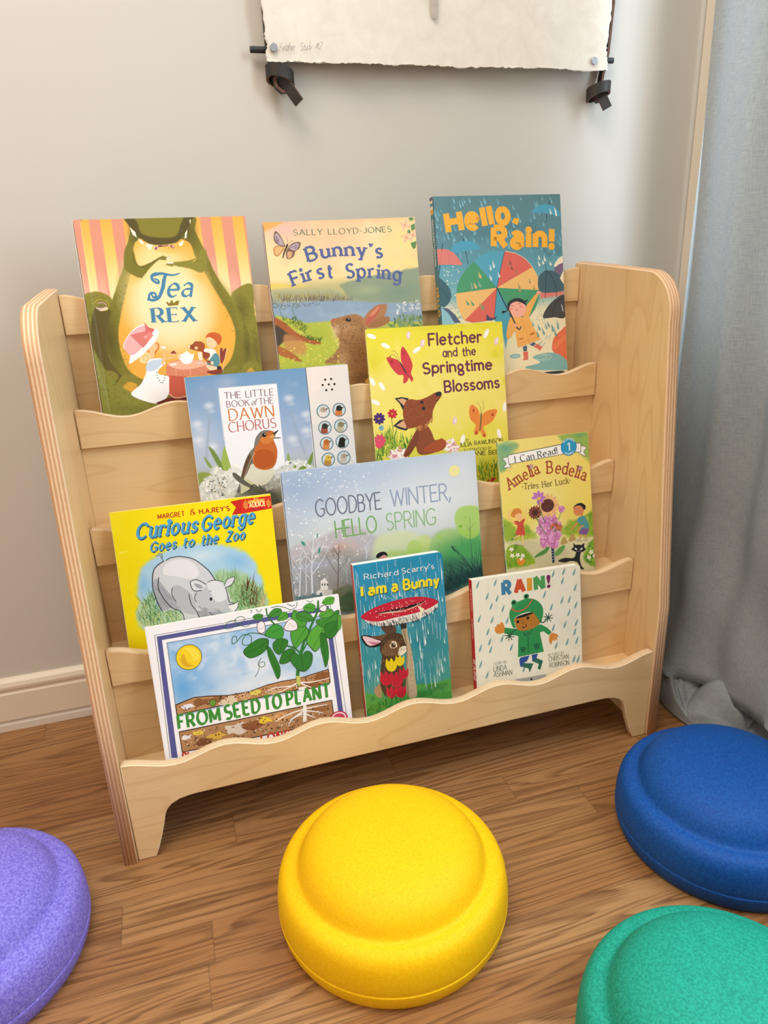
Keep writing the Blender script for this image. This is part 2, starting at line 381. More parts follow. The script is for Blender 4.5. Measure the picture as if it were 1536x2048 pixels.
# ------------------------------------------------------------------ linen curtain
def mat_linen():
    k = NT('grey_linen', .85, .15)
    a = k.noise(k.obj((1, 900, 60)), 1.0, 3, .6); b = k.noise(k.obj((1, 60, 900)), 1.0, 3, .6); s = k.noise(k.obj((1, 70, 600)), 1.0, 2, .8)
    w = k.math('ADD', k.math('MULTIPLY', a, .5), k.math('MULTIPLY', b, .5))
    c = k.mix(k.ramp(w, (.38, 0.0), (.62, 1.0)), '92979a', 'a9aeae'); c = k.mix(k.ramp(s, (.68, 0.0), (.78, .45)), c, '7f7e80')
    k.base(c); k.bump(w, .25, .0007)
    tr = k.n('ShaderNodeBsdfTranslucent'); k.l(c, tr.inputs[0]); mx = k.n('ShaderNodeMixShader'); mx.inputs[0].default_value = .17
    k.l(k.b.outputs[0], mx.inputs[1]); k.l(tr.outputs[0], mx.inputs[2]); k.l(mx.outputs[0], k.t.nodes['Material Output'].inputs[0]); return k.m
def curtain_pt(s, t):
    """s: 0 at the far hem .. 1 near hem; t: 0 top .. 1 floor, then 1..2 the pooled length"""
    y = .040 - .60*s
    ph = s*2*math.pi*3.6
    fold = .016*math.sin(ph + .4) + .006*math.sin(1.9*ph + 1.1)
    if t <= 1:
        z = 2.08*(1-t) + .055
        k = max(0, 1 - z/.55)
        x = .968 + fold*(1 - .35*k) - .052*k*k*(1 - .5*math.cos(ph*.5)) - .004*math.sin(z*7 + s*9)
        y2 = y - .05*k*k*(.5+s)
        x += .006*k*math.sin(z*31 + s*17)
        return x, y2, z
    q = t - 1
    x, y2, z = curtain_pt(s, 1.0)
    # cloth lying on the floor: it runs out into the room in overlapping rolls and crumples
    out = .105*q + .014*math.sin(q*7 + s*14) + .010*math.sin(s*37 + q*3)
    out *= .50 + .50*min(1, s/.22)
    d1 = abs(math.sin(q*4.6 + 1.3*math.sin(s*9 + 1)))
    d2 = abs(math.sin(s*26 + q*5 + 1.5*math.sin(q*4)))
    d3 = abs(math.sin(s*61 - q*9 + 2*math.sin(s*13)))
    zz = .004 + (1-q)**.6*(.018 + .040*d1*(.4 + .6*d2)) + .034*d2*(1-abs(2*q-1))*min(1, .3 + s*4) + .008*d3*(1-q*.5)
    if q > .94: zz = .004 + (zz-.004)*max(0, (1-q)/.06)
    if q < .10: zz = zz*(q/.10) + z*(1-q/.10)
    x += .24*s*min(1, q*3)
    return x - out*.75, y2 - out*.85 - .018*math.sin(s*23 + 2)*q, max(.003, zz)
ns, nt, npool = 300, 110, 80
rows = [i/nt for i in range(nt+1)] + [1 + (i+1)/npool for i in range(npool)]
vs = [curtain_pt(i/ns, t) for t in rows for i in range(ns+1)]
fs = [(j*(ns+1)+i, j*(ns+1)+i+1, (j+1)*(ns+1)+i+1, (j+1)*(ns+1)+i) for j in range(len(rows)-1) for i in range(ns)]
# unseen strip added behind the hem to block window light; its slit streaks the wall
n0 = len(vs)
for i in range(41):
    z = .03 + 2.1*i/40
    for u in (.33, .50, .67, .84, 1.0): vs.append((.973 + .098*u, .040 + .105*u + .0015*math.sin(z*9 + u*5), z))
fs += [(n0+i*5+k, n0+i*5+k+1, n0+(i+1)*5+k+1, n0+(i+1)*5+k) for i in range(40) for k in range(4)]
me = bpy.data.meshes.new('curtain'); me.from_pydata(vs, [], fs)
cu = link('curtain', me, [mat_linen()], None, True)
tag(cu, 'grey linen curtain hanging at the right, its hem pooled on the floor', 'curtain')
# ------------------------------------------------------------------ lettering: pen strokes on a 10-unit cap height
GL = {}
def _g(line):
    for part in line.strip().split('\n'):
        ch, w, st = part.strip().split(' ', 2); GL[ch] = (float(w), [s.strip() for s in st.split(';')])
_g('''A 7.6 0,0 3.8,10; 3.8,10 7.6,0; 1.5,3.6 6.1,3.6
B 6 0,0 0,10; 0,10 2.8,10 (3,7.6,2.4,2.4,90,-90) 0,5.2; 0,5.2 3,5.2 (3.2,2.6,2.8,2.6,90,-90) 0,0
C 7.6 (4.4,5,4.4,5,48,312)
D 7 0,0 0,10; 0,10 2.5,10 (2.5,5,4.5,5,90,-90) 0,0
E 5.3 0,0 0,10; 0,10 5.2,10; 0,5.2 4.4,5.2; 0,0 5.3,0
F 5.2 0,0 0,10; 0,10 5.2,10; 0,5.2 4.3,5.2
G 8 (4.4,5,4.4,5,48,318) 7.8,4.4; 5.2,4.4 7.8,4.4
H 6.8 0,0 0,10; 6.8,0 6.8,10; 0,5.2 6.8,5.2
I 0.2 0.1,0 0.1,10
J 3.6 3.6,10 3.6,2.6 (1.7,2.4,1.9,2.4,0,-160)
K 6.4 0,0 0,10; 6,10 0,4.4; 2.1,6.2 6.4,0
L 5 0,0 0,10; 0,0 5,0
M 8.6 0,0 0,10; 0,10 4.3,1.5; 4.3,1.5 8.6,10; 8.6,10 8.6,0
N 6.8 0,0 0,10; 0,10 6.8,0; 6.8,0 6.8,10
O 9 (4.5,5,4.5,5,90,450)
P 5.7 0,0 0,10; 0,10 3,10 (3,7.3,2.7,2.7,90,-90) 0,4.6
R 6.2 0,0 0,10; 0,10 3,10 (3,7.4,2.6,2.6,90,-90) 0,4.8; 2.8,4.8 6.2,0
S 5.8 (3,7.5,2.5,2.5,38,270) (3,2.5,2.8,2.5,90,-142)
T 7 0,10 7,10; 3.5,10 3.5,0
U 6.6 0,10 0,3.2 (3.3,3.2,3.3,3.2,180,360) 6.6,10
V 7.2 0,10 3.6,0; 3.6,0 7.2,10
W 10.4 0,10 2.6,0; 2.6,0 5.2,9.2; 5.2,9.2 7.8,0; 7.8,0 10.4,10
X 6.8 0.2,10 6.8,0; 6.6,10 0,0
Y 7 0,10 3.5,4.8; 7,10 3.5,4.8; 3.5,4.8 3.5,0
Z 6 0.2,10 5.8,10; 5.8,10 0,0; 0,0 6,0
a 4.8 0.4,5.5 (2.4,4.5,2.2,2.1,140,0) 4.6,0; 4.6,3.7 2.4,3.7 (2.2,1.85,2.1,1.85,90,285) 4.6,1.3
b 5.2 0,0 0,10; (2.6,3.3,2.6,3.3,150,-150)
c 4.8 (2.7,3.3,2.7,3.3,48,312)
d 5.2 5.2,0 5.2,10; (2.6,3.3,2.6,3.3,30,330)
e 5.2 0.1,3.5 5.2,3.5 (2.65,3.3,2.6,3.3,4,312)
f 3.4 (2.9,8.1,1.7,1.9,50,180) 1.2,0; 0,6.4 3,6.4
g 5.2 (2.6,3.3,2.6,3.3,30,330); 5.2,6.6 5.2,-0.6 (2.7,-0.6,2.5,2.5,0,-150)
h 4.8 0,0 0,10; 0,4.2 (2.4,4.2,2.4,2.4,165,0) 4.8,0
i 0.2 0.1,0 0.1,6.6; *0.1,9.1
j 1.4 1.2,6.6 1.2,-1 (0.2,-1,1,1.8,0,-110); *1.2,9.1
k 4.8 0,0 0,10; 4.4,6.6 0,2.8; 1.6,4.2 4.8,0
l 0.2 0.1,0 0.1,10
m 7.8 0,0 0,6.6; 0,4.3 (1.95,4.4,1.95,2.2,165,0) 3.9,0; 3.9,4.3 (5.85,4.4,1.95,2.2,165,0) 7.8,0
n 4.8 0,0 0,6.6; 0,4.2 (2.4,4.2,2.4,2.4,165,0) 4.8,0
o 5.4 (2.7,3.3,2.7,3.3,90,450)
p 5.2 0,-3 0,6.6; (2.6,3.3,2.6,3.3,150,-150)
r 3.2 0,0 0,6.6; 0,4 (2.1,4.2,2.1,2.4,165,55)
s 4 (2.1,4.95,1.8,1.65,38,270) (2.1,1.65,1.95,1.65,90,-142)
t 3.4 1.3,9 1.3,1.8 (2.8,1.7,1.5,1.7,180,290); 0,6.4 3.3,6.4
u 4.7 0,6.6 0,2.4 (2.3,2.4,2.3,2.4,180,350); 4.7,6.6 4.7,0
v 4.8 0,6.6 2.4,0; 2.4,0 4.8,6.6
w 7.6 0,6.6 1.9,0; 1.9,0 3.8,6; 3.8,6 5.7,0; 5.7,0 7.6,6.6
x 4.6 0,6.6 4.6,0; 4.6,6.6 0,0
y 4.8 0,6.6 2.5,0.2; 4.8,6.6 1.3,-3
z 4.4 0.2,6.6 4.2,6.6; 4.2,6.6 0,0; 0,0 4.4,0
1 2.6 0.3,8 2.2,10; 2.2,10 2.2,0
2 5.6 (2.8,7.2,2.6,2.8,165,-35) 0,0; 0,0 5.6,0
, 0.8 0.6,1.2 0.5,0.2 -0.5,-1.7
' 0.4 0.3,10 0.1,7.4
! 0.4 0.2,10 0.2,3.1; *0.2,0.5
. 0.5 *0.2,0.5
- 3 0,3.9 3,3.9
/ 4 0,-1 4,11
# 6 1.4,1 2.6,9; 3.8,1 5,9; 0.3,3.6 5.7,3.6; 0.7,6.4 6.1,6.4
& 6.4 6.4,0 1.2,7 (2.8,8.1,1.7,1.9,210,-30) 0.8,3.6 (2.7,2.2,2.5,2.2,150,330) 5.9,4.8
* 0.6 *0.3,4.6''')
GL['A1'] = (4.8, ['(2.4,3.3,2.4,3.3,30,390)', '4.8,6.6 4.8,0'])
GL['G8'] = (4.6, ['(2.3,3.9,2.2,2.6,90,450)', '(2.6,-1.6,2.3,2.1,90,450)', '2.3,1.3 2.5,.5'])
_gc = {}
def glyph(ch):
    if ch not in _gc:
        w, sts = GL[ch]; out = []
        for s in sts:
            if s[0] == '*': out.append(('dot', tuple(float(v) for v in s[1:].split(',')))); continue
            pts = []
            for tok in s.split():
                if tok[0] == '(':
                    cx, cy, rx, ry, a0, a1 = (float(v) for v in tok[1:-1].split(','))
                    m = max(4, int(abs(a1-a0)/14))
                    pts += [(cx + rx*math.cos(R(a0+(a1-a0)*i/m)), cy + ry*math.sin(R(a0+(a1-a0)*i/m))) for i in range(m+1)]
                else: pts.append(tuple(float(v) for v in tok.split(',')))
            out.append(('st', pts))
        _gc[ch] = (w, out)
    return _gc[ch]
# style: stroke weight / cap height, contrast, nib angle, serif reach, slant, x-height factor, round ends, wobble, alternates
STY = {
 'serif':  dict(w=.150, c=.62, nib=18, s=.075, sl=0, xh=1.0, rd=0, wb=0),
 'serifb': dict(w=.22, c=.66, nib=14, s=.085, sl=0, xh=1.02, rd=0, wb=0),
 'old':    dict(w=.205, c=.45, nib=22, s=.085, sl=0, xh=1.02, rd=0, wb=.015),
 'light':  dict(w=.115, c=.55, nib=20, s=.055, sl=0, xh=1.0, rd=0, wb=0),
 'didot':  dict(w=.235, c=.86, nib=4, s=.080, sl=0, xh=1.0, rd=0, wb=0),
 'ital':   dict(w=.165, c=.72, nib=30, s=0, sl=.26, xh=1.0, rd=1, wb=0),
 'fat':    dict(w=.300, c=.06, nib=0, s=0, sl=0, xh=1.12, rd=0, wb=.02),
 'xfat':   dict(w=.36, c=.06, nib=0, s=0, sl=0, xh=1.12, rd=0, wb=0),
 'bold':   dict(w=.235, c=.12, nib=0, s=0, sl=0, xh=1.08, rd=0, wb=0),
 'sans':   dict(w=.150, c=.05, nib=0, s=0, sl=0, xh=1.0, rd=0, wb=0),
 'thin':   dict(w=.105, c=.0, nib=0, s=0, sl=0, xh=1.0, rd=1, wb=.01),
 'hand':   dict(w=.175, c=.10, nib=20, s=0, sl=0, xh=.98, rd=1, wb=.030, alt=1),
 'handc':  dict(w=.145, c=.15, nib=20, s=0, sl=0, xh=1.0, rd=1, wb=.030),
 'nouv':   dict(w=.285, c=.35, nib=40, s=0, sl=.02, xh=1.0, rd=0, wb=.02),
 'script': dict(w=.255, c=.55, nib=34, s=.03, sl=.30, xh=1.05, rd=1, wb=.0),
 'slab':   dict(w=.125, c=.25, nib=10, s=.085, sl=0, xh=1.0, rd=0, wb=0),
 'whim':   dict(w=.165, c=.25, nib=15, s=.075, sl=0, xh=1.0, rd=1, wb=.05),
 'pencil': dict(w=.055, c=.2, nib=30, s=0, sl=.35, xh=.8, rd=1, wb=.05, alt=1),
}
def stroke_polys(pts, wfun, rd):
    """ribbon around a polyline as quads (and round ends); wfun(dx, dy, t) -> width"""
    out = []; n = len(pts); Ls = []; Rs = []; ang = []
    for i in range(n):
        a = pts[max(i-1, 0)]; b = pts[min(i+1, n-1)]
        dx, dy = b[0]-a[0], b[1]-a[1]; L = math.hypot(dx, dy) or 1e-9; dx /= L; dy /= L
        w = wfun(dx, dy, i/max(1, n-1))/2
        Ls.append((pts[i][0]-dy*w, pts[i][1]+dx*w)); Rs.append((pts[i][0]+dy*w, pts[i][1]-dx*w)); ang.append((math.atan2(dy, dx), w))
    for i in range(n-1): out.append([Rs[i], Rs[i+1], Ls[i+1], Ls[i]])
    if rd:
        for p, (a, w), o in ((pts[0], ang[0], math.pi/2), (pts[-1], ang[-1], -math.pi/2)):
            out.append([(p[0]+w*math.cos(a+o+math.pi*k/7), p[1]+w*math.sin(a+o+math.pi*k/7)) for k in range(8)])
    return out
def text_polys(string, style, cap, base):
    st = STY[style]; u = cap/10; rng = random.Random(len(string)*7 + ord(string[0]))
    if len(base) > 2: base = catmull(base, 10)
    seg = [0]
    for a, b in zip(base, base[1:]): seg.append(seg[-1] + math.hypot(b[0]-a[0], b[1]-a[1]))
    Ltot = seg[-1]
    def at(d):
        d = max(0, min(Ltot, d)); i = 0
        while i < len(seg)-2 and seg[i+1] < d: i += 1
        t = (d-seg[i])/((seg[i+1]-seg[i]) or 1); a, b = base[i], base[i+1]
        return (a[0]+(b[0]-a[0])*t, a[1]+(b[1]-a[1])*t), math.atan2(b[1]-a[1], b[0]-a[0])
    keys = [('A1' if ch == 'a' else 'G8' if ch == 'g' else ch) if st.get('alt') else ch for ch in string]
    trk = .75 + st['w']*9.5 + st['s']*9
    adv = [3.2 if k == ' ' else glyph(k)[0] for k in keys]
    fixed = sum(trk for k in keys[:-1]); nat = sum(adv) + fixed + st['w']*10
    k_ = Ltot/u/nat; out = []; x = st['w']*5*k_
    wk = max(.80, min(1.2, k_*1.05))
    for key, a in zip(keys, adv):
        if key != ' ':
            (ox, oy), th = at((x + a*k_/2)*u); th += rng.uniform(-1, 1)*st['wb']*1.6
            cs, sn = math.cos(th), math.sin(th); dyj = rng.uniform(-1, 1)*st['wb']*cap
            _, sts = glyph(key)
            def tr(p):
                px = (p[0]-a/2)*k_; py = p[1]
                if key[0].islower(): py = py*st['xh'] if py <= 6.6 else 6.6*st['xh'] + (py-6.6)*(10-6.6*st['xh'])/3.4
                px += py*st['sl']
                return (ox + (px*cs - py*sn)*u, oy + (px*sn + py*cs)*u + dyj)
            ends = [p for kind, s in sts if kind == 'st' for p in (s[0], s[-1])]
            for kind, s in sts:
                if kind == 'dot':
                    c = tr(s); r = st['w']*cap*.68
                    out.append([(c[0]+r*math.cos(2*math.pi*q/12), c[1]+r*math.sin(2*math.pi*q/12)) for q in range(12)]); continue
                P = [tr(p) for p in s]
                def wf(dx, dy, t):
                    if st['c'] == 0: return st['w']*cap*wk
                    f = abs(math.sin(math.atan2(dy, dx) - th - R(st['nib'])))
                    return st['w']*cap*wk*((1-st['c']) + st['c']*f)
                if len(P) == 2: P = [P[0], ((P[0][0]+P[1][0])/2, (P[0][1]+P[1][1])/2), P[1]]
                out += stroke_polys(P, wf, st['rd'])
                if st['s']:
                    thin = st['w']*cap*(.30 if st['c'] > .5 else .6)
                    for e, q in ((s[0], s[1]), (s[-1], s[-2])):
                        dx, dy = e[0]-q[0], e[1]-q[1]
                        if e == s[0] == s[-1]: continue
                        shared = sum(1 for z in ends if abs(z[0]-e[0]) < .05 and abs(z[1]-e[1]) < .05) > 1
                        c = tr(e); hw = st['w']*cap*.5 + st['s']*cap
                        if abs(dy) > abs(dx)*.7 and min(abs(e[1]-v) for v in (0, 10, 6.6, -3)) < .02:
                            if shared and not (key in 'BDEFLPR' and e[0] == 0) and not (key == 'N' and e == (0, 10)) and not (key == 'M' and e[1] == 10): continue
                            l, r = hw, hw
                            if key in 'ilnmruphbdkj' and e[1] > 5: r = st['w']*cap*.4
                            if shared: r = st['w']*cap*.4
                            if shared and key == 'M' and e[0] > 4: l, r = st['w']*cap*.4, hw
                            off = thin/2*(1 if e[1] < 5 else -1)
                            out.append([(c[0]+(dx_*cs - dy_*sn), c[1]+(dx_*sn + dy_*cs)) for dx_, dy_ in ((-l, off-thin/2), (r, off-thin/2), (r, off+thin/2), (-l, off+thin/2))])
                        elif abs(dx) > abs(dy) and key in 'EFLTZz':
                            if shared: continue
                            v = st['s']*cap*1.5; sg = -1 if e[1] > 8 or key == 'T' else 1
                            if e[1] == 5.2: lo, hi = -v*.6, v*.6
                            else: lo, hi = (0, v) if sg > 0 else (-v, 0)
                            out.append([(c[0]+(a_*cs - b_*sn), c[1]+(a_*sn + b_*cs)) for a_, b_ in ((-thin/2, lo), (thin/2, lo), (thin/2, hi), (-thin/2, hi))])
        x += a*k_ + trk*k_
    return out
# ------------------------------------------------------------------ printed covers: a fine mesh carrying the ink colours, with the crisp shapes and lettering laid on it
def vnoise(X, Y, scale, seed, oct=3):
    out = 0; amp = 1; tot = 0
    for o in range(oct):
        r = np.random.RandomState(seed*31 + o); g = r.rand(64, 64); s = scale/(2**o)
        x = X/s + 7.3*o; y = Y/s + 3.1*o; xi = np.floor(x).astype(int); yi = np.floor(y).astype(int); fx = x-xi; fy = y-yi
        fx = fx*fx*(3-2*fx); fy = fy*fy*(3-2*fy)
        q = lambda a, b: g[a % 64, b % 64]
        out = out + amp*((q(xi, yi)*(1-fx)+q(xi+1, yi)*fx)*(1-fy) + (q(xi, yi+1)*(1-fx)+q(xi+1, yi+1)*fx)*fy); tot += amp; amp *= .55
    return out/tot
def sdist(X, Y, P):
    """signed distance to a closed polygon, negative inside"""
    d = np.full(X.shape, 1e9); ins = np.zeros(X.shape, bool); n = len(P)
    for i in range(n):
        (x0, y0), (x1, y1) = P[i], P[(i+1) % n]; ex, ey = x1-x0, y1-y0; L = ex*ex+ey*ey or 1e-9
        t = np.clip(((X-x0)*ex + (Y-y0)*ey)/L, 0, 1); d = np.minimum(d, (X-x0-t*ex)**2 + (Y-y0-t*ey)**2)
        if y0 != y1:
            c = ((y0 > Y) != (y1 > Y)) & (X < (x1-x0)*(Y-y0)/(y1-y0) + x0); ins ^= c
    d = np.sqrt(d); return np.where(ins, -d, d)
def rgb(h): return np.array([int(h[i:i+2], 16)/255 for i in (0, 2, 4)])
def pts(s):
    v = [float(x) for x in s.replace(',', ' ').split()]; return list(zip(v[::2], v[1::2]))
def inside(p, P):
    x, y = p; r = False; n = len(P)
    for i in range(n):
        (x0, y0), (x1, y1) = P[i], P[(i+1) % n]
        if (y0 > y) != (y1 > y) and x < (x1-x0)*(y-y0)/(y1-y0) + x0: r = not r
    return r
def clip(P, w, h):
    for ax, lim, sg in ((0, .15, 1), (0, w-.15, -1), (1, .15, 1), (1, h-.15, -1)):
        out = []
        for i in range(len(P)):
            a, b = P[i-1], P[i]; ia, ib = sg*(a[ax]-lim) >= 0, sg*(b[ax]-lim) >= 0
            if ia != ib:
                t = (lim-a[ax])/(b[ax]-a[ax]); out.append((a[0]+(b[0]-a[0])*t, a[1]+(b[1]-a[1])*t))
            if ib: out.append(b)
        P = out
        if len(P) < 3: return []
    return P
def ink_sheet(name, w, h, th, art, mats, parent, edge='e8e4da', hinge=0, rc=0, cell=.85, zface=0.0, place=None):
    nx, ny = max(2, int(w/cell)), max(2, int(h/cell))
    gx, gy = np.linspace(0, w, nx+1), np.linspace(0, h, ny+1); X, Y = np.meshgrid(gx, gy)
    col = np.ones(X.shape + (3,)); prims = []; seed = 1
    for op in art:
        k = op[0]; seed += 1
        if k == 'fill': col[:] = rgb(op[1])
        elif k == 'vg':
            ys = [q[0] for q in op[1]]; cs = [rgb(q[1]) for q in op[1]]
            for c in range(3): col[..., c] = np.interp(Y, ys, [q[c] for q in cs])
        elif k == 'b':
            _, hx, cx, cy, rx, ry, rot, st, soft = op; rx = max(rx, .2); ry = max(ry, .2); a = R(rot); dx, dy = X-cx, Y-cy
            d = np.sqrt(((dx*math.cos(a)+dy*math.sin(a))/rx)**2 + ((-dx*math.sin(a)+dy*math.cos(a))/ry)**2)
            m = st*np.clip((1-d)/max(soft, .01), 0, 1); m = m*m*(3-2*m) if st == 1 else m
            col += m[..., None]*(rgb(hx)-col)
        elif k in ('bp', 'bs'):
            _, hx, P, soft, st, nsc, nam = op; P = pts(P)
            if k == 'bs': P = catmull(P, 5, True)
            d = sdist(X, Y, P)
            if nam: d = d + (vnoise(X, Y, nsc, seed)-.5)*nam
            m = st*np.clip(.5 - d/max(soft, .4), 0, 1); col += m[..., None]*(rgb(hx)-col)
        elif k == 'nz':
            _, hx, sc, thr, soft, st, P = op; m = st*np.clip((vnoise(X, Y, sc, seed)-thr)/soft, 0, 1)
            if P: m = m*np.clip(.5 - sdist(X, Y, pts(P))/1.5, 0, 1)
            col += m[..., None]*(rgb(hx)-col)
        elif k == 'gr': col += ((np.random.RandomState(seed).rand(*X.shape)-.5)*op[1])[..., None]
        else: prims.append(op)
    col = np.clip(col, 0, 1)
    def zoff(x): return 0 if not hinge else -.9*np.exp(-((np.asarray(x)-hinge)/2.0)**2)
    V = [np.stack([X.ravel(), Y.ravel(), np.broadcast_to(zoff(X), X.shape).ravel()], 1)]; K = [col.reshape(-1, 3)]
    idx = np.arange((nx+1)*(ny+1)).reshape(ny+1, nx+1)
    quads = np.stack([idx[:-1, :-1], idx[:-1, 1:], idx[1:, 1:], idx[1:, :-1]], -1).reshape(-1, 4)
    if rc:
        cx = X[:-1, :-1].ravel() + w/nx/2; cy = Y[:-1, :-1].ravel() + h/ny/2; keep = np.ones(len(cx), bool)
        for yc, sg in ((rc, -1), (h-rc, 1)):
            m = (cx > w-rc) & (sg*(cy-yc) > 0); keep &= ~(m & (np.hypot(cx-(w-rc), cy-yc) > rc))
        quads = quads[keep]
        v = V[0]
        for yc, sg in ((rc, -1), (h-rc, 1)):
            dx, dy = v[:, 0]-(w-rc), v[:, 1]-yc; d = np.hypot(dx, dy); m = (dx > 0) & (sg*dy > 0) & (d > rc)
            v[m, 0] = (w-rc) + dx[m]*rc/d[m]; v[m, 1] = yc + dy[m]*rc/d[m]
    faces = [tuple(q) for q in quads.tolist()]; nv = len(V[0])
    # outline of the sheet for its cut edges and back
    if rc: ol = [(0, 0)] + [(w-rc+rc*math.cos(R(a)), rc+rc*math.sin(R(a))) for a in range(-90, 1, 15)] + [(w-rc+rc*math.cos(R(a)), h-rc+rc*math.sin(R(a))) for a in range(0, 91, 15)] + [(0, h)]
    else: ol = [(0, 0), (w, 0), (w, h), (0, h)]
    n = len(ol)
    V.append(np.array([(x, y, 0) for x, y in ol] + [(x, y, -th) for x, y in ol])); K.append(np.tile(rgb(edge), (2*n, 1)))
    faces += [(nv+n+i, nv+n+(i+1) % n, nv+(i+1) % n, nv+i) for i in range(n)] + [tuple(nv+n+i for i in reversed(range(n)))]
    nv += 2*n
    layers = []
    def put(polys, c, c2=None):
        nonlocal nv
        polys = [q for q in (clip(list(P), w, h) for P in polys) if len(q) > 2]
        if not polys: return
        xs = [p[0] for q in polys for p in q]; ys = [p[1] for q in polys for p in q]; bb = (min(xs), min(ys), max(xs), max(ys))
        lv = 1 + max([l for b, l in layers if b[0] < bb[2] and b[2] > bb[0] and b[1] < bb[3] and b[3] > bb[1]] or [0]); layers.append((bb, lv))
        c = rgb(c) if isinstance(c, str) else c
        for qi, q in enumerate(polys):
            z = .016*lv + .0018*(qi % 8)      # overlapping strokes of one colour lie a hair apart
            V.append(np.array([(x, y, float(zoff(x)) + z) for x, y in q])); K.append(np.tile(c, (len(q), 1)))
            if len(q) > 4:
                for t in tessellate_polygon([[Vector((x, y, 0)) for x, y in q]]): faces.append(tuple(nv+i for i in t))
            else: faces.append(tuple(range(nv, nv+len(q))))
            nv += len(q)
    for op in prims:
        k = op[0]
        if k == 'p': put([pts(op[2])], op[1])
        elif k == 's': put([catmull(pts(op[2]), 5, True)], op[1])
        elif k == 'l':
            P = pts(op[4]); P = catmull(P, 5) if len(P) > 2 else P
            w0, w1 = op[2], op[3]; put(stroke_polys(P, lambda dx, dy, t: w0+(w1-w0)*t, 1), op[1])
        elif k == 'e':
            _, hx, cx, cy, rx, ry, rot = op; a = R(rot)
            put([[(cx + rx*math.cos(t)*math.cos(a) - ry*math.sin(t)*math.sin(a), cy + rx*math.cos(t)*math.sin(a) + ry*math.sin(t)*math.cos(a)) for t in (2*math.pi*i/24 for i in range(24))]], hx)
        elif k == 't': put(text_polys(op[5], op[1], op[3], pts(op[4])), op[2])
        elif k == 'g':      # scattered marks: colours, region, count, shape, length range, width, angle range, seed
            _, cols, P, num, shape, l0, l1, wd, a0, a1, sd = op; P = pts(P); rg = random.Random(sd)
            xs = [p[0] for p in P]; ys = [p[1] for p in P]; sets = {c: [] for c in cols.split()}; cl = list(sets); got = 0
            while got < num:
                p = (rg.uniform(min(xs), max(xs)), rg.uniform(min(ys), max(ys)))
                if not inside(p, P): continue
                got += 1; L = rg.uniform(l0, l1); a = R(rg.uniform(a0, a1)); c, s = math.cos(a), math.sin(a)
                if shape == 'dot': q = [(p[0]+L/2*math.cos(t), p[1]+L/2*math.sin(t)) for t in (2*math.pi*i/8 for i in range(8))]
                elif shape == 'blade':
                    b = rg.uniform(-.25, .25)*L; q = [(p[0]-s*wd/2, p[1]+c*wd/2), (p[0]+c*L*.5-s*(b*.4-wd*.35), p[1]+s*L*.5+c*(b*.4-wd*.35)), (p[0]+c*L-s*b, p[1]+s*L+c*b), (p[0]+c*L*.5-s*(b*.4+wd*.35), p[1]+s*L*.5+c*(b*.4+wd*.35))]
                    q = [(p[0]+s*wd/2, p[1]-c*wd/2)] + q[3:0:-1] + [q[0]]
                elif shape == 'drop':   # tear drop hanging down its axis: thin tail first, round end last
                    q = [(p[0]+c*u*L-s*v*wd, p[1]+s*u*L+c*v*wd) for u, v in ((0, 0), (.45, .25), (.75, .5), (.92, .4), (1, 0), (.92, -.4), (.75, -.5), (.45, -.25))]
                elif shape == 'line': q = [(p[0]-s*wd/2, p[1]+c*wd/2), (p[0]+s*wd/2, p[1]-c*wd/2), (p[0]+c*L+s*wd/2, p[1]+s*L-c*wd/2), (p[0]+c*L-s*wd/2, p[1]+s*L+c*wd/2)]
                else:  # dab
                    q = [(p[0]+L/2*math.cos(t)*c-wd/2*math.sin(t)*s*rg.uniform(.8, 1.2), p[1]+L/2*math.cos(t)*s+wd/2*math.sin(t)*c) for t in (2*math.pi*i/9 for i in range(9))]
                sets[rg.choice(cl)].append(q)
            for c in cl: put(sets[c], c)
    V = np.concatenate(V)/1000; K = np.concatenate(K)
    lk = np.where(K <= .04045, K/12.92, ((K+.055)/1.055)**2.4)
    if place is not None: V = place(V)
    me = bpy.data.meshes.new(name); me.from_pydata(V.tolist(), [], faces)
    at = me.color_attributes.new('ink', 'FLOAT_COLOR', 'POINT'); at.data.foreach_set('color', np.concatenate([lk, np.ones((len(lk), 1))], 1).astype(np.float32).ravel())
    o = link(name, me, mats, parent); return o
def mat_ink(name, rough, spec):
    k = NT(name, rough, spec); a = k.n('ShaderNodeAttribute', attribute_name='ink'); k.base(a.outputs['Color']); return k.m
INK_GLOSS, INK_MATT = mat_ink('printed_gloss', .34, .45), mat_ink('printed_matt', .5, .35)
PAGES = NT('book_pages', .8, .15)
_s = PAGES.noise(PAGES.obj((3, 3, 900)), 1.0, 1); PAGES.base(PAGES.mix(_s, 'f4efe4', 'd9d1c2')); PAGES = PAGES.m
BOARD_PAGES = plain('board_book_pages', 'efeade', .7, .2)
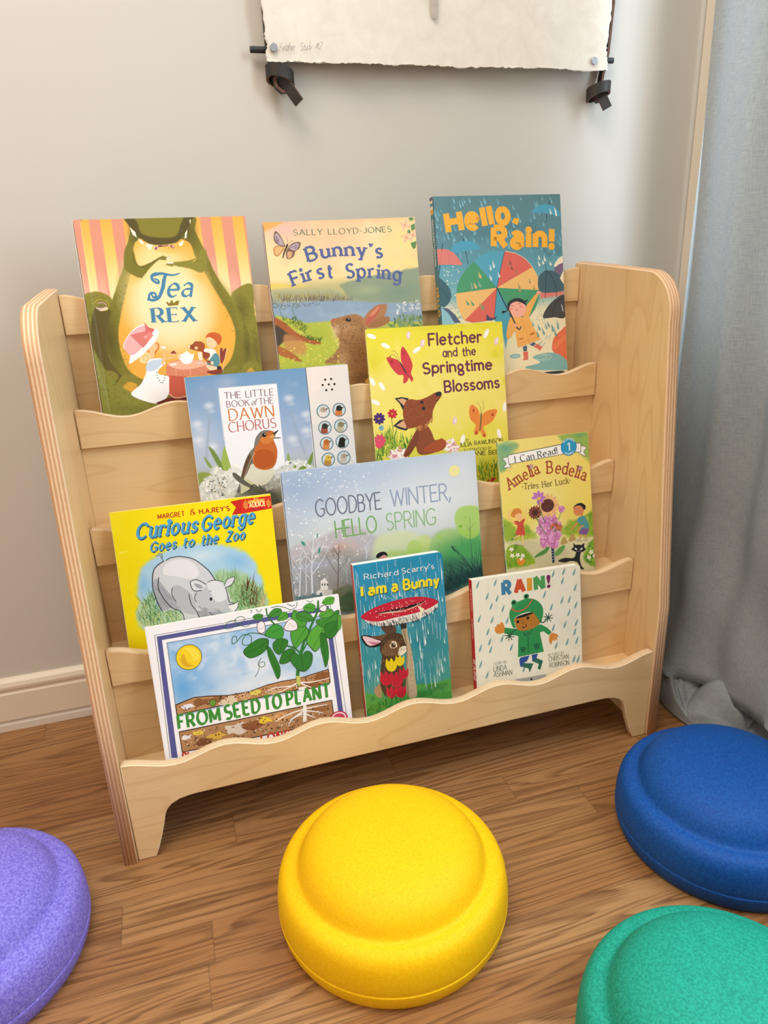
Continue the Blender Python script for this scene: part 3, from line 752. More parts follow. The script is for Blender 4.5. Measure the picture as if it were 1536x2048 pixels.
# ------------------------------------------------------------------ cover artwork, in millimetres from the lower left corner of each cover
ART = {}
ART['tea'] = [
('vg', [(5.1, '8a8434'), (129.7, 'f3cf78'), (173.0, 'f9e8b4'), (232.7, 'f3c566'), (273.0, 'efb04e')]),
('bp', 'dd9580', '-2.5,278.4 8.4,278.1 6.9,164.5 -4.3,165.1', 1.2, 0.95, 0, 0),
('bp', 'dd9580', '19.3,277.9 33.5,277.6 32.5,163.1 18.0,163.9', 1.2, 0.95, 0, 0),
('bp', 'dd9580', '47.9,277.3 62.5,276.9 62.2,161.5 47.3,162.3', 1.2, 0.95, 0, 0),
('bp', 'dd9580', '163.9,276.4 178.9,276.1 180.7,151.6 165.3,152.5', 1.2, 0.95, 0, 0),
('bp', 'dd9580', '193.1,275.8 208.4,275.5 210.8,150.0 195.2,150.8', 1.2, 0.95, 0, 0),
('bp', 'dd9580', '223.2,275.2 233.7,274.9 236.8,148.6 226.0,149.2', 1.2, 0.95, 0, 0),
('b', 'f2c6ae', 0.0, 178.5, 9.9, 35.8, 0, 0.7, 1.0),
('b', 'f2c6ae', 23.9, 177.3, 10.0, 36.0, 0, 0.7, 1.0),
('b', 'f2c6ae', 53.3, 175.8, 10.1, 36.3, 0, 0.7, 1.0),
('b', 'f2c6ae', 171.6, 170.0, 10.8, 37.4, 0, 0.7, 1.0),
('b', 'f2c6ae', 201.5, 168.5, 11.0, 37.7, 0, 0.7, 1.0),
('b', 'f9e8b8', 57.1, 189.4, 25.3, 37.9, 0, 0.5, 1.0),
('b', 'f9e8b8', 173.8, 184.1, 27.0, 39.0, 0, 0.5, 1.0),
('bs', '8b8535', '-3.9,173.6 11.2,180.0 24.9,177.2 35.6,163.8 23.4,132.5 17.1,89.1 0.3,90.4 -3.9,151.4', 1.2, 1, 4, 1),
('bs', '8b8535', '193.6,159.9 205.5,175.5 226.3,179.0 225.3,138.3 231.2,56.4 172.9,57.3 206.3,102.8', 1.2, 1, 4, 1),
('b', '5d5426', 205.8, 146.6, 14.7, 25.3, 0, 0.7, 1.0),
('b', '5d5426', 221.3, 87.0, 11.3, 33.4, 0, 0.6, 1.0),
('bs', '7f792e', '69.5,276.8 70.3,258.4 61.7,233.5 55.2,211.7 43.1,186.6 32.1,163.1 21.8,132.6 18.9,101.3 26.6,72.4 50.0,41.8 107.9,22.0 175.0,44.1 204.2,69.7 213.3,98.7 210.7,124.6 194.7,161.7 176.9,194.5 167.1,224.7 155.8,254.4 153.2,275.0', 1.2, 1, 4, 1),
('b', '4f4622', 23.4, 115.1, 15.2, 57.8, 0, 0.7, 1.0),
('b', '4f4622', 79.9, 254.8, 18.6, 32.1, -10, 0.6, 1.0),
('b', '4f4622', 146.9, 252.9, 15.7, 29.2, 0, 0.6, 1.0),
('b', '4b4524', 208.7, 91.6, 7.5, 33.2, 0, 0.6, 1.0),
('b', '9a9440', 47.0, 189.9, 6.7, 34.3, -12, 0.5, 1.0),
('b', '9a9440', 190.1, 169.1, 8.2, 39.4, 28, 0.5, 1.0),
('b', '9a9440', 202.8, 121.4, 7.4, 29.2, 10, 0.5, 1.0),
('bs', 'eeb24a', '79.4,245.5 67.0,211.2 52.6,175.9 41.4,145.3 35.4,121.3 35.9,94.8 46.6,67.3 86.4,49.6 148.4,53.7 178.3,71.7 190.2,92.9 194.1,118.3 187.1,144.1 169.7,180.7 152.8,216.5 140.3,242.8', 1.2, 1, 0, 0),
('b', 'f6e6b4', 107.1, 164.4, 69.8, 84.4, 0, 0.98, 0.5),
('b', 'f5dd9c', 98.8, 218.5, 36.1, 34.4, 0, 0.9, 0.7),
('b', 'eda93c', 118.1, 233.3, 25.9, 10.3, 0, 0.7, 1.0),
('b', 'f7e8bb', 115.1, 144.6, 66.8, 58.5, 0, 0.9, 0.6),
('b', 'efb655', 68.2, 195.8, 18.7, 10.3, 20, 0.6, 1.0),
('b', 'efb655', 157.0, 193.6, 16.0, 10.6, -20, 0.5, 1.0),
('bs', '62562c', '5.4,152.6 25.8,160.0 29.3,149.5 21.8,132.6 18.4,97.8 29.5,68.6 51.3,50.7 36.2,42.9 8.2,63.2 -0.9,99.2', 1.5, 1, 0, 0),
('bs', '8a8236', '9.6,72.9 20.0,73.8 27.6,67.0 23.1,60.2 11.8,64.7', 1.2, 1, 0, 0),
('bs', '8a8236', '24.3,56.5 34.4,66.5 48.2,66.3 55.2,54.0 43.1,42.4 26.2,45.6', 1.5, 1, 0, 0),
('bs', '8a8236', '172.3,60.1 179.6,66.9 190.9,67.9 194.5,58.3 192.8,51.9 174.3,53.4', 1.5, 1, 0, 0),
('bs', '8f8838', '195.5,59.2 206.3,71.4 219.5,71.3 223.8,58.8 215.2,50.1 194.6,51.8', 1.5, 1, 0, 0),
('bs', 'd9a63c', '30.1,48.9 38.1,56.3 48.3,54.6 50.8,47.1 42.6,38.8 31.1,43.4', 1.2, 1, 0, 0),
('bs', 'd3a53c', '202.8,57.7 211.1,63.6 214.0,55.9 204.1,52.0', 1.2, 1, 0, 0),
('bp', '868638', '-3.9,151.4 6.4,164.5 12.7,167.6 0.1,133.9 0.1,106.1 9.1,80.9 24.3,56.5 49.0,34.6 75.7,23.1 118.2,17.3 122.1,-9.2 -10.9,3.9', 1.3, 1, 4, 1),
('b', '6e6a2c', 36.4, 19.4, 34.6, 10.9, -10, 0.6, 1.0),
('b', '9aa06a', 0.4, 85.1, 4.4, 74.0, 8, 0.75, 1.0),
('b', 'a9ad82', -3.2, 134.1, 3.3, 34.6, 5, 0.6, 1.0),
('nz', '5a521f', 2.2, 0.55, 0.25, 0.35, '-0.8,171.7 13.3,177.8 30.1,166.7 34.6,163.0 57.6,204.8 73.4,233.1 35.4,121.3 46.4,65.5 72.7,27.0 68.4,-3.9 -10.9,3.9'),
('nz', '5a521f', 2.2, 0.55, 0.25, 0.35, '152.1,225.2 165.2,216.0 194.5,159.9 226.0,176.3 230.8,52.7 172.4,53.6 193.3,103.7 177.0,166.1'),
('s', 'e7cfae', '12.4,159.9 25.7,159.2 25.9,154.9 16.6,154.5'),
('s', 'b98e82', '12.0,159.9 14.8,165.4 20.8,166.3 25.1,164.4 25.6,158.7'),
('l', 'f3e0d0', 1.38, 1.38, '12.5,158.7 18.6,157.0 25.5,158.3'),
('l', 'c9b240', 0.69, 0.69, '8.8,164.4 18.8,169.9 28.2,165.1 26.5,155.7 20.0,154.9'),
('bs', '594f28', '70.8,280.1 69.3,263.5 79.2,249.8 91.4,240.1 104.8,237.1 118.7,238.0 131.4,241.4 143.6,254.7 151.2,266.5 153.6,278.3', 1.2, 1, 4, 0.8),
('bs', '857f30', '82.2,279.8 81.3,264.8 84.7,253.0 99.4,247.8 119.9,246.5 130.7,250.0 136.6,261.7 139.4,278.6', 2.0, 1, 0, 0),
('p', 'f6efdf', '69.9,261.8 76.5,254.9 77.5,247.8 72.7,251.6'),
('p', 'f6efdf', '78.8,247.2 84.9,242.0 85.2,238.1 80.5,241.3'),
('p', 'f6efdf', '87.6,239.7 96.6,237.7 93.7,231.5 90.5,233.3'),
('p', 'f6efdf', '130.6,238.0 138.8,242.5 136.8,236.4 133.1,234.8'),
('p', 'f6efdf', '141.9,252.2 145.6,256.4 142.7,245.3 140.2,244.6'),
('p', 'f6efdf', '149.7,268.2 151.7,269.9 150.3,263.1'),
('p', '9d5468', '97.7,235.6 104.4,234.6 107.3,237.0 113.1,235.1 118.5,236.3 123.8,236.8 125.2,232.2 121.5,233.1 118.7,237.5 111.5,236.0 104.8,237.1 100.4,230.4 98.9,232.2'),
('e', 'e8c8c8', 99.3, 234.7, 1.03, 1.03, 0),
('e', 'e8c8c8', 102.9, 233.4, 1.03, 1.03, 0),
('e', 'e8c8c8', 118.5, 236.7, 1.04, 1.03, 0),
('e', 'e8c8c8', 123.2, 234.8, 1.04, 1.03, 0),
('bs', '7d772d', '58.4,228.5 68.4,245.0 71.0,228.1 74.0,212.6 80.6,211.5 91.5,215.4 106.2,222.5 113.0,221.1 111.6,217.2 102.1,217.5 90.5,208.6 80.6,198.7 75.8,195.1 65.3,199.3 56.4,208.2', 1.2, 1, 4, 0.8),
('bs', '8d8738', '167.1,224.7 161.6,230.1 149.0,214.9 132.5,210.3 121.1,209.9 120.0,208.2 111.5,210.3 109.6,209.2 115.5,213.6 143.8,216.0', 1.2, 1, 0, 0),
('bs', '8d8738', '162.9,226.6 166.9,216.0 165.0,207.3 157.6,198.5 142.4,204.7 121.9,209.9 143.4,212.5 152.8,216.5', 1.2, 1, 4, 0.8),
('l', '4f4822', 0.68, 0.51, '69.3,228.1 70.8,214.5 80.3,209.0 91.2,213.7 102.5,220.1'),
('l', '4f4822', 0.52, 0.35, '151.0,216.6 160.4,213.6'),
('p', 'efe6e0', '111.9,219.4 118.3,222.1 117.1,219.2 113.4,218.0'),
('p', 'efe6e0', '112.1,214.6 122.2,214.2 120.2,212.2 114.4,212.4'),
('l', 'b88b96', 0.52, 0.52, '113.9,221.4 118.6,221.6'),
('s', 'e08a4a', '76.5,106.2 86.3,107.3 87.0,100.1 82.8,95.0 79.5,89.9 73.8,86.7 71.8,97.6'),
('s', 'f7c896', '74.5,104.5 83.5,106.6 84.8,100.3 80.5,97.0 78.4,88.2 72.9,86.8'),
('s', 'f0d9a0', '60.4,91.3 67.2,96.1 73.6,92.1 72.4,83.2 64.1,80.3 57.7,84.3'),
('l', 'dcb66e', 0.72, 0.72, '64.9,85.6 63.6,89.3 68.4,92.5 70.3,87.0 66.2,82.8'),
('s', 'fafafd', '39.5,106.0 47.0,118.8 58.8,129.4 69.7,133.1 78.6,128.2 89.4,124.0 84.1,111.0 72.0,99.4 56.5,88.0 44.3,81.8 46.7,92.3 42.6,99.7'),
('s', 'efb9bb', '41.3,108.6 52.9,123.7 67.8,131.5 76.0,128.4 74.7,118.7 65.6,103.4 50.2,92.9 42.4,98.8'),
('p', 'de7f7a', '50.7,120.3 72.0,124.2 76.7,120.4 67.4,116.5 75.5,111.6 65.4,101.6 59.5,109.1'),
('p', 'd9736f', '71.9,136.5 76.1,129.2 84.4,126.1 78.1,118.5 71.7,122.4'),
('p', 'e58d86', '75.4,124.0 81.6,118.3 73.5,109.9 70.5,113.7'),
('s', 'fbfbfe', '71.8,85.1 87.7,85.7 92.0,78.2 83.2,71.6 81.3,64.5 96.4,57.9 92.0,38.1 83.5,27.9 68.8,24.6 40.9,38.9 55.0,52.2 63.9,65.9 67.1,76.5'),
('s', 'c9dbee', '69.6,81.7 80.5,84.4 90.1,83.7 82.5,73.5 71.3,68.9 64.9,73.0'),
('b', 'c7d6ea', 60.4, 40.9, 14.0, 10.9, 0, 0.0, 1.0),
('p', 'f4c38c', '92.9,97.9 95.7,98.6 93.0,85.3 88.9,74.8 86.8,78.6'),
('p', 'f4c38c', '89.5,85.6 106.7,87.9 107.3,86.1 90.8,81.9'),
('s', 'f3efe9', '89.0,101.7 96.1,101.6 93.8,98.2 90.4,98.8'),
('l', 'd8b1a4', 1.08, 1.08, '99.1,91.2 110.6,90.3'),
('s', '9c4a3a', '101.0,91.9 105.9,95.2 108.9,91.0'),
('e', '5f9a80', 78.9, 66.5, 0.88, 0.9, 0),
('e', '5f9a80', 78.8, 62.9, 0.88, 0.9, 0),
('e', '5f9a80', 79.4, 59.2, 0.88, 0.91, 0),
('e', '5f9a80', 80.6, 55.5, 0.88, 0.91, 0),
('e', '5f9a80', 82.7, 52.6, 0.88, 0.91, 0),
('e', '5f9a80', 85.2, 52.4, 0.88, 0.91, 0),
('e', '5f9a80', 87.4, 55.3, 0.88, 0.91, 0),
('e', '5f9a80', 88.8, 58.5, 0.88, 0.91, 0),
('e', '5f9a80', 89.7, 62.0, 0.88, 0.91, 0),
('s', 'dd8a6a', '95.5,77.9 115.7,81.8 142.4,78.9 150.0,73.8 149.1,59.1 134.4,58.5 94.9,59.8'),
('s', 'f3b79a', '94.5,77.1 108.4,80.6 126.4,80.7 144.1,77.9 150.1,73.4 132.1,68.7 110.4,68.6'),
('p', 'ca5f48', '95.1,61.6 118.0,58.0 113.8,32.6 101.7,29.9 91.8,36.3'),
('p', '6b2a26', '72.4,25.2 91.0,30.9 114.4,30.7 113.3,21.5 75.6,22.7'),
('l', 'f0a98e', 1.83, 1.83, '92.2,35.4 98.1,30.2 105.3,29.6 114.4,30.7'),
('l', 'eaa588', 1.27, 0.91, '105.1,69.0 104.8,59.9'),
('l', 'eaa588', 1.28, 0.91, '124.8,68.4 124.6,60.2'),
('p', 'd8d0cc', '134.8,75.8 143.1,77.1 141.0,74.5 136.4,74.4'),
('s', 'fdfdfb', '113.5,85.6 116.8,89.9 124.2,91.7 130.0,88.0 132.9,89.6 131.1,82.5 126.7,76.5 118.5,75.8 114.1,80.1'),
('e', 'fdfdfb', 123.3, 91.8, 1.79, 1.45, 0),
('l', 'f4f4f4', 1.26, 1.26, '114.9,89.1 111.3,86.7 113.0,82.0'),
('s', 'f6f2ec', '98.1,76.8 106.2,77.5 107.3,75.2 99.6,74.7'),
('s', 'cf6432', '151.7,109.2 156.2,115.6 165.4,116.5 173.1,112.3 173.5,105.0 168.7,99.0 163.8,103.9 158.9,108.7'),
('s', 'f8d2a6', '152.6,109.1 159.1,109.6 165.6,103.7 165.9,98.3 159.0,94.7 153.1,98.2'),
('s', 'fbf6e8', '146.2,94.2 157.1,94.3 163.2,91.1 163.0,82.0 155.0,77.1 148.9,86.7'),
('s', '5f93a0', '153.4,79.0 161.8,87.6 166.8,83.5 166.4,72.5 159.2,66.6 149.1,73.9'),
('s', '9c4a30', '132.8,102.3 136.8,105.7 143.9,104.3 149.4,97.6 146.8,91.4 154.5,88.1 153.9,82.7 148.9,79.4 154.9,76.2 158.0,71.3 154.3,71.6 144.8,83.3 144.8,90.6 137.0,93.0 128.4,96.3 127.1,100.0'),
('e', 'a8552f', 142.3, 99.0, 7.2, 6.52, 0),
('e', 'e8c496', 137.1, 96.6, 2.52, 2.17, 0),
('e', 'f0dcb4', 156.5, 74.2, 2.19, 2.57, 0),
('e', 'f0dcb4', 127.3, 99.1, 1.79, 2.17, 0),
('s', 'f0e6d0', '138.3,89.3 143.8,89.8 143.5,79.8 139.0,80.1'),
('s', 'f4d6b2', '148.0,72.1 159.6,69.4 162.9,66.4 155.1,63.3 149.2,67.4'),
('e', '3f2a34', 165.6, 66.2, 3.3, 3.32, 0),
('s', '8f3b32', '147.7,62.9 168.1,64.1 169.5,60.3 156.3,58.2'),
('s', '8f4038', '169.7,91.6 173.5,93.2 172.3,75.8 168.4,74.2'),
('s', '8f4038', '174.1,90.4 179.0,92.8 175.7,81.1 171.4,75.9'),
('l', 'f2e0c0', 0.55, 0.55, '169.0,93.5 167.5,74.3'),
('l', 'f2e0c0', 0.55, 0.55, '179.6,92.7 174.4,77.5 169.8,59.4'),
('l', '4a86ad', 2.79, 2.79, '81.2,165.8 85.0,174.3 91.0,174.0 92.1,169.6 87.7,168.9'),
('l', '4a86ad', 2.09, 5.24, '87.4,170.3 85.8,174.2 82.8,170.9 83.8,165.6 89.8,165.3 96.4,169.3 102.3,180.4 105.4,190.7'),
('l', '4a86ad', 5.24, 3.49, '102.6,180.4 106.7,194.1 108.9,197.4'),
('l', '4a86ad', 2.08, 4.51, '93.6,192.9 97.6,191.0 98.0,187.5 93.8,188.6 90.4,192.2 90.4,197.4 96.2,199.7'),
('l', '4a86ad', 4.5, 0.69, '93.5,198.5 103.2,199.8 116.7,197.1 125.7,198.5 128.5,199.7'),
('t', 'ital', '4a86ad', 26.31, '105.0,168.4 141.2,167.9', 'ea'),
('t', 'didot', '4a86ad', 19.06, '81.8,135.1 142.5,133.7', 'REX'),
('p', '8c7a2c', '104.0,161.1 106.8,161.8 108.2,159.1 110.7,162.5 112.7,164.1 114.3,159.1 117.4,162.1 122.4,162.7 120.2,156.7 106.9,156.0'),
]
ART['bfs'] = [
('vg', [(44.0, 'c3c468'), (119.0, 'b9bb58'), (122.3, '8ea3b8'), (145.8, '8fa9bb'), (149.1, '9aa996'), (172.4, 'c9bd86'), (185.6, 'f5dca2'), (228.1, 'f6d9a4'), (254.1, 'f3cfa0'), (266.9, 'f0bf8a')]),
('b', 'e9b6b4', 30.6, 253.3, 50.6, 25.5, 0, 0.8, 1.0),
('b', 'ecb9a4', 96.7, 228.1, 73.6, 36.0, 0, 0.45, 1.0),
('b', 'f3e38e', 214.7, 231.6, 59.4, 55.4, 0, 0.75, 1.0),
('b', 'f4df8c', 211.7, 198.0, 48.5, 13.6, 0, 0.8, 1.0),
('nz', 'f8e6b8', 40, 0.5, 0.3, 0.5, ''),
('nz', 'eec29a', 30, 0.55, 0.3, 0.4, '-0.9,270.2 236.0,262.5 230.0,191.9 -1.4,184.1'),
('bp', 'f0a850', '-1.7,264.0 31.9,264.4 17.5,257.0 -1.8,249.8', 4, 0.8, 0, 0),
('bs', 'e7cd62', '-3.6,180.1 38.6,175.3 55.5,171.9 21.0,172.2 -3.0,171.2', 3, 0.8, 0, 0),
('bp', 'c3bb82', '-3.0,171.2 55.5,171.9 101.6,173.4 123.5,177.2 143.4,159.3 88.1,147.4 -1.2,158.0', 4, 0.9, 0, 0),
('bp', '8f9f84', '101.4,171.8 127.2,178.7 164.1,184.3 201.5,188.3 228.0,191.2 229.1,136.8 141.9,144.1 115.3,150.8', 3, 1, 8, 4),
('b', '6f9088', 194.9, 156.2, 41.0, 18.8, 0, 0.55, 1.0),
('b', 'b2bc94', 143.7, 162.6, 27.2, 10.1, 0, 0.6, 1.0),
('bp', 'a4aa90', '0.2,169.3 90.2,167.4 124.3,150.2 142.0,144.9 -1.6,154.7', 5, 0.7, 0, 0),
('bp', '8ea6be', '-2.0,151.5 88.5,150.8 142.0,144.9 231.0,136.7 228.6,108.9 85.2,120.6 46.4,121.7 -0.6,134.9', 3, 1, 0, 0),
('b', 'a9bccb', 121.9, 126.6, 45.3, 8.5, 0, 0.7, 1.0),
('b', '7d93b0', 51.9, 139.7, 34.9, 10.0, 0, 0.5, 1.0),
('nz', 'a8bccb', 14, 0.5, 0.3, 0.4, '1.4,151.3 229.1,136.8 227.0,112.5 32.7,124.3'),
('bp', 'b7bf48', '46.3,120.8 85.2,120.6 89.6,60.3 135.0,54.7 228.2,103.6 228.8,110.6 172.4,114.6 165.0,36.2 -5.5,51.4 2.8,134.7', 3, 1, 6, 3),
('b', '9fb33e', 58.7, 105.6, 28.2, 18.6, 0, 0.6, 1.0),
('nz', 'dcd060', 6, 0.6, 0.2, 0.6, '3.3,124.7 139.1,115.2 131.6,39.1 -3.7,51.3'),
('g', 'a38a3c b9a53e 6d6552', '-1.2,158.0 53.4,153.0 115.1,148.3 115.6,153.3 54.1,158.7 0.9,161.1', 260, 'blade', 4.1, 10.16, 0.49, 70, 105, 3),
('g', '6c5f62 564c50', '-0.0,153.8 53.0,149.7 120.5,147.9 120.6,149.6 53.5,153.3 0.3,156.3', 160, 'line', 2.3, 6.56, 0.41, 80, 100, 4),
('g', '7a6a78 5d5263', '-0.1,153.0 73.9,147.5 73.5,143.3 0.4,143.1', 90, 'line', 1.64, 3.94, 0.33, 84, 96, 5),
('l', '6f8a72', 1.0, 1.16, '14.8,126.9 11.3,133.8 9.7,142.2 13.9,148.5 18.4,145.7 16.6,142.0 13.6,143.2'),
('l', '6f8a72', 1.0, 1.17, '33.1,128.0 29.6,134.9 27.9,143.3 32.1,149.6 36.7,146.9 34.9,143.2 31.9,144.4'),
('l', '6f8a72', 0.99, 1.16, '3.2,130.5 -0.3,137.4 -1.8,145.7 2.3,152.0 6.8,149.3 5.0,145.6 2.0,146.8'),
('g', '5f7f34 7b9a40 476a30', '9.0,129.3 33.1,127.6 47.4,114.9 44.5,105.0 14.9,120.6', 90, 'blade', 3.32, 9.95, 0.83, 20, 150, 7),
('bs', 'a85f36', '-0.0,132.4 15.2,123.0 34.0,105.8 64.3,92.4 56.8,88.8 33.1,97.4 13.5,109.0 0.3,120.8', 1.5, 1, 0, 0),
('bs', '4c4238', '0.3,120.8 18.5,106.9 33.1,97.4 12.2,97.3 -0.6,91.6', 2, 1, 0, 0),
('bs', 'c98956', '13.3,107.3 36.6,97.1 42.2,84.8 34.1,75.3 11.0,87.3', 4, 0.8, 3, 2),
('bs', 'b06a38', '-0.6,91.6 15.8,83.5 33.3,68.5 26.1,67.4 -0.3,79.8', 1.5, 1, 0, 0),
('g', '6f8a34 5b7430', '33.7,102.4 64.6,95.0 64.2,91.6 47.0,96.3', 70, 'blade', 3.37, 8.41, 0.67, 30, 120, 8),
('g', 'f0dc50 f6e878', '4.1,87.9 94.1,103.0 89.6,60.3 1.1,62.7', 70, 'dot', 1.01, 2.35, 0.67, 0, 180, 9),
('bs', 'a87a4e', '67.1,60.5 83.7,72.9 92.2,84.3 93.1,92.8 87.2,105.2 83.3,119.1 87.4,123.9 103.9,127.0 118.5,128.9 130.9,125.2 135.4,115.4 139.6,101.3 147.7,90.3 148.4,19.9 104.2,24.0 101.9,55.8', 1.2, 1, 3, 1.4),
('b', 'c99c6a', 107.6, 110.5, 19.8, 11.9, 0, 0.7, 1.0),
('b', 'e3c79c', 89.1, 106.8, 8.9, 13.6, 0, 0.8, 1.0),
('b', '8a5f3a', 126.8, 65.9, 22.0, 38.3, 0, 0.5, 1.0),
('b', '74502f', 121.7, 33.0, 20.3, 15.8, 0, 0.7, 1.0),
('b', 'd3ab78', 95.4, 63.3, 16.3, 10.4, 40, 0.6, 1.0),
('l', '6b4a30', 0.34, 0.34, '99.8,88.0 114.2,86.0 132.5,85.4'),
('nz', '5c3f26', 1.6, 0.52, 0.2, 0.5, '68.0,60.4 92.2,84.3 85.1,119.0 118.5,128.6 139.1,115.2 148.4,19.9 102.3,24.2'),
('bs', 'b07c52', '131.8,115.7 140.4,128.8 156.1,138.9 169.2,140.6 172.6,137.0 167.6,123.5 153.6,112.4 138.4,108.3', 1.2, 1, 0, 0),
('bs', 'c0604e', '136.2,113.7 143.9,126.9 157.9,137.9 161.4,136.0 154.7,124.4 140.6,112.5', 1.5, 1, 0, 0),
('bs', 'd98a6c', '143.7,125.1 157.8,137.1 159.4,134.4 149.2,124.8', 1.5, 1, 0, 0),
('bs', 'a37048', '138.4,108.3 154.2,119.3 169.3,122.0 175.5,118.7 170.2,111.3 153.0,106.4', 1.3, 1, 3, 1),
('s', 'c2614f', '84.0,122.8 88.4,124.7 90.9,123.3 87.9,120.8 85.2,120.3'),
('l', '5a3c28', 0.51, 0.51, '85.2,119.8 86.7,113.8 90.5,110.9'),
('s', '2c241e', '105.5,121.8 110.7,123.6 114.5,121.2 112.0,117.9 107.6,119.1'),
('e', 'e8d8b8', 111.5, 122.2, 0.72, 0.68, 0),
('l', '6b4a30', 0.51, 0.34, '104.3,122.7 110.0,124.9 115.2,122.8 115.2,117.7'),
('l', 'efe0c8', 0.34, 0.17, '95.3,114.0 84.3,112.2 74.4,119.7'),
('l', 'efe0c8', 0.34, 0.17, '102.4,112.6 107.1,105.5'),
('p', 'f0b450', '126.9,29.0 132.9,33.7 135.9,26.4 131.7,21.4'),
('g', '4f7452 6b8c5c 86a068', '174.0,112.7 195.5,121.6 227.6,119.5 228.0,101.9 173.4,105.8', 70, 'dab', 5.19, 11.07, 2.77, 20, 160, 12),
('l', '7f8f5a', 0.69, 0.69, '189.0,123.0 188.1,112.6'),
('g', 'c6cdd2 aab6c2 e3e6e6', '185.8,124.9 187.8,138.6 193.1,138.3 192.6,124.4', 26, 'dot', 1.73, 2.76, 1.56, 0, 180, 1265),
('l', '7f8f5a', 0.69, 0.69, '199.6,125.7 198.7,115.3'),
('g', 'c6cdd2 aab6c2 e3e6e6', '196.4,127.7 198.4,141.4 203.7,141.0 203.2,127.2', 26, 'dot', 1.73, 2.77, 1.56, 0, 180, 1320),
('l', '7f8f5a', 0.69, 0.69, '210.9,125.0 210.0,114.6'),
('g', 'c6cdd2 aab6c2 e3e6e6', '207.7,126.9 209.7,140.7 214.9,140.3 214.5,126.5', 26, 'dot', 1.74, 2.78, 1.56, 0, 180, 1380),
('l', '7f8f5a', 0.7, 0.7, '220.6,126.9 219.7,116.5'),
('g', 'c6cdd2 aab6c2 e3e6e6', '217.4,128.9 219.3,142.7 224.6,142.3 224.2,128.4', 26, 'dot', 1.74, 2.78, 1.56, 0, 180, 1430),
('e', 'eec3a0', 214.9, 250.2, 4.44, 2.17, -20),
('e', 'eec3a0', 209.0, 248.1, 4.43, 2.17, -110),
('e', 'eec3a0', 206.8, 253.2, 4.42, 2.16, -200),
('e', 'eec3a0', 212.7, 255.4, 4.43, 2.16, -290),
('e', 'd9824e', 210.9, 251.7, 1.29, 1.17, 0),
('e', 'eec3a0', 216.2, 232.6, 4.46, 2.18, -20),
('e', 'eec3a0', 210.2, 230.5, 4.44, 2.18, -110),
('e', 'eec3a0', 208.0, 235.7, 4.44, 2.17, -200),
('e', 'eec3a0', 213.9, 237.9, 4.45, 2.18, -290),
('e', 'd9824e', 212.1, 234.2, 1.3, 1.17, 0),
('e', 'eec3a0', 226.7, 235.6, 4.48, 2.18, -20),
('e', 'eec3a0', 220.7, 233.4, 4.46, 2.18, -110),
('e', 'eec3a0', 218.5, 238.6, 4.46, 2.18, -200),
('e', 'eec3a0', 224.4, 240.8, 4.47, 2.18, -290),
('e', 'd9824e', 222.6, 237.1, 1.3, 1.17, 0),
('p', '5f8a4c', '217.3,261.5 223.9,262.9 226.4,259.5 220.6,257.2'),
('p', '5f8a4c', '220.1,251.4 226.8,253.7 227.1,246.2 221.2,243.0'),
('p', '5f8a4c', '217.9,226.4 227.5,228.5 225.7,219.3 221.8,217.0 219.3,221.3'),
('p', '5f8a4c', '213.9,244.1 218.7,245.6 219.1,239.8 214.5,240.8'),
('s', '7d6152', '13.9,247.6 17.1,250.7 22.7,244.1 27.9,231.1 26.8,228.7 17.8,231.5 12.7,238.1'),
('s', 'b9a4ae', '15.4,246.7 18.1,247.4 22.4,241.7 26.3,231.1 18.0,233.1 14.6,239.6'),
('s', 'c99660', '11.1,228.6 17.7,230.7 25.9,227.9 24.6,224.0 16.0,216.3 10.4,219.0'),
('s', 'e0b47c', '13.2,227.7 18.4,229.1 24.1,227.2 16.3,218.7 12.3,220.5'),
('s', '7d6152', '31.8,227.7 40.2,233.8 50.5,234.1 47.8,225.4 42.3,222.4 37.9,214.5 29.1,211.7 27.5,219.8'),
('s', 'b9a4ae', '33.5,227.6 40.8,232.1 47.8,232.6 45.2,225.5 39.0,223.3'),
('s', 'd3a67c', '30.2,221.3 37.0,221.0 34.4,213.9 29.6,213.3'),
('l', '4b3b30', 1.29, 2.91, '22.8,213.6 24.9,219.9 31.0,230.9'),
('l', '4b3b30', 0.48, 0.32, '31.1,231.7 31.9,238.9 30.6,242.2'),
('l', '4b3b30', 0.48, 0.32, '32.3,231.7 37.0,235.8 40.5,236.5'),
('g', '5b4a62', '16.4,245.1 25.5,232.0 16.4,233.9', 14, 'dot', 0.96, 1.6, 0.64, 0, 180, 5),
('g', '5b4a62', '35.3,228.3 45.9,231.1 44.3,224.7', 12, 'dot', 0.97, 1.61, 0.64, 0, 180, 6),
('t', 'serif', '5d7a5c', 7.71, '41.0,244.0 114.2,243.0 190.2,243.2', 'SALLY LLOYD-JONES'),
('t', 'old', '56659a', 18.78, '57.8,207.1 84.4,211.5 116.3,211.7 141.2,210.5 172.7,207.2', "Bunny's"),
('t', 'old', '56659a', 19.38, '32.3,173.2 67.2,182.0 102.5,182.5 127.4,180.7 156.3,178.8 198.2,172.1', 'First Spring'),
]
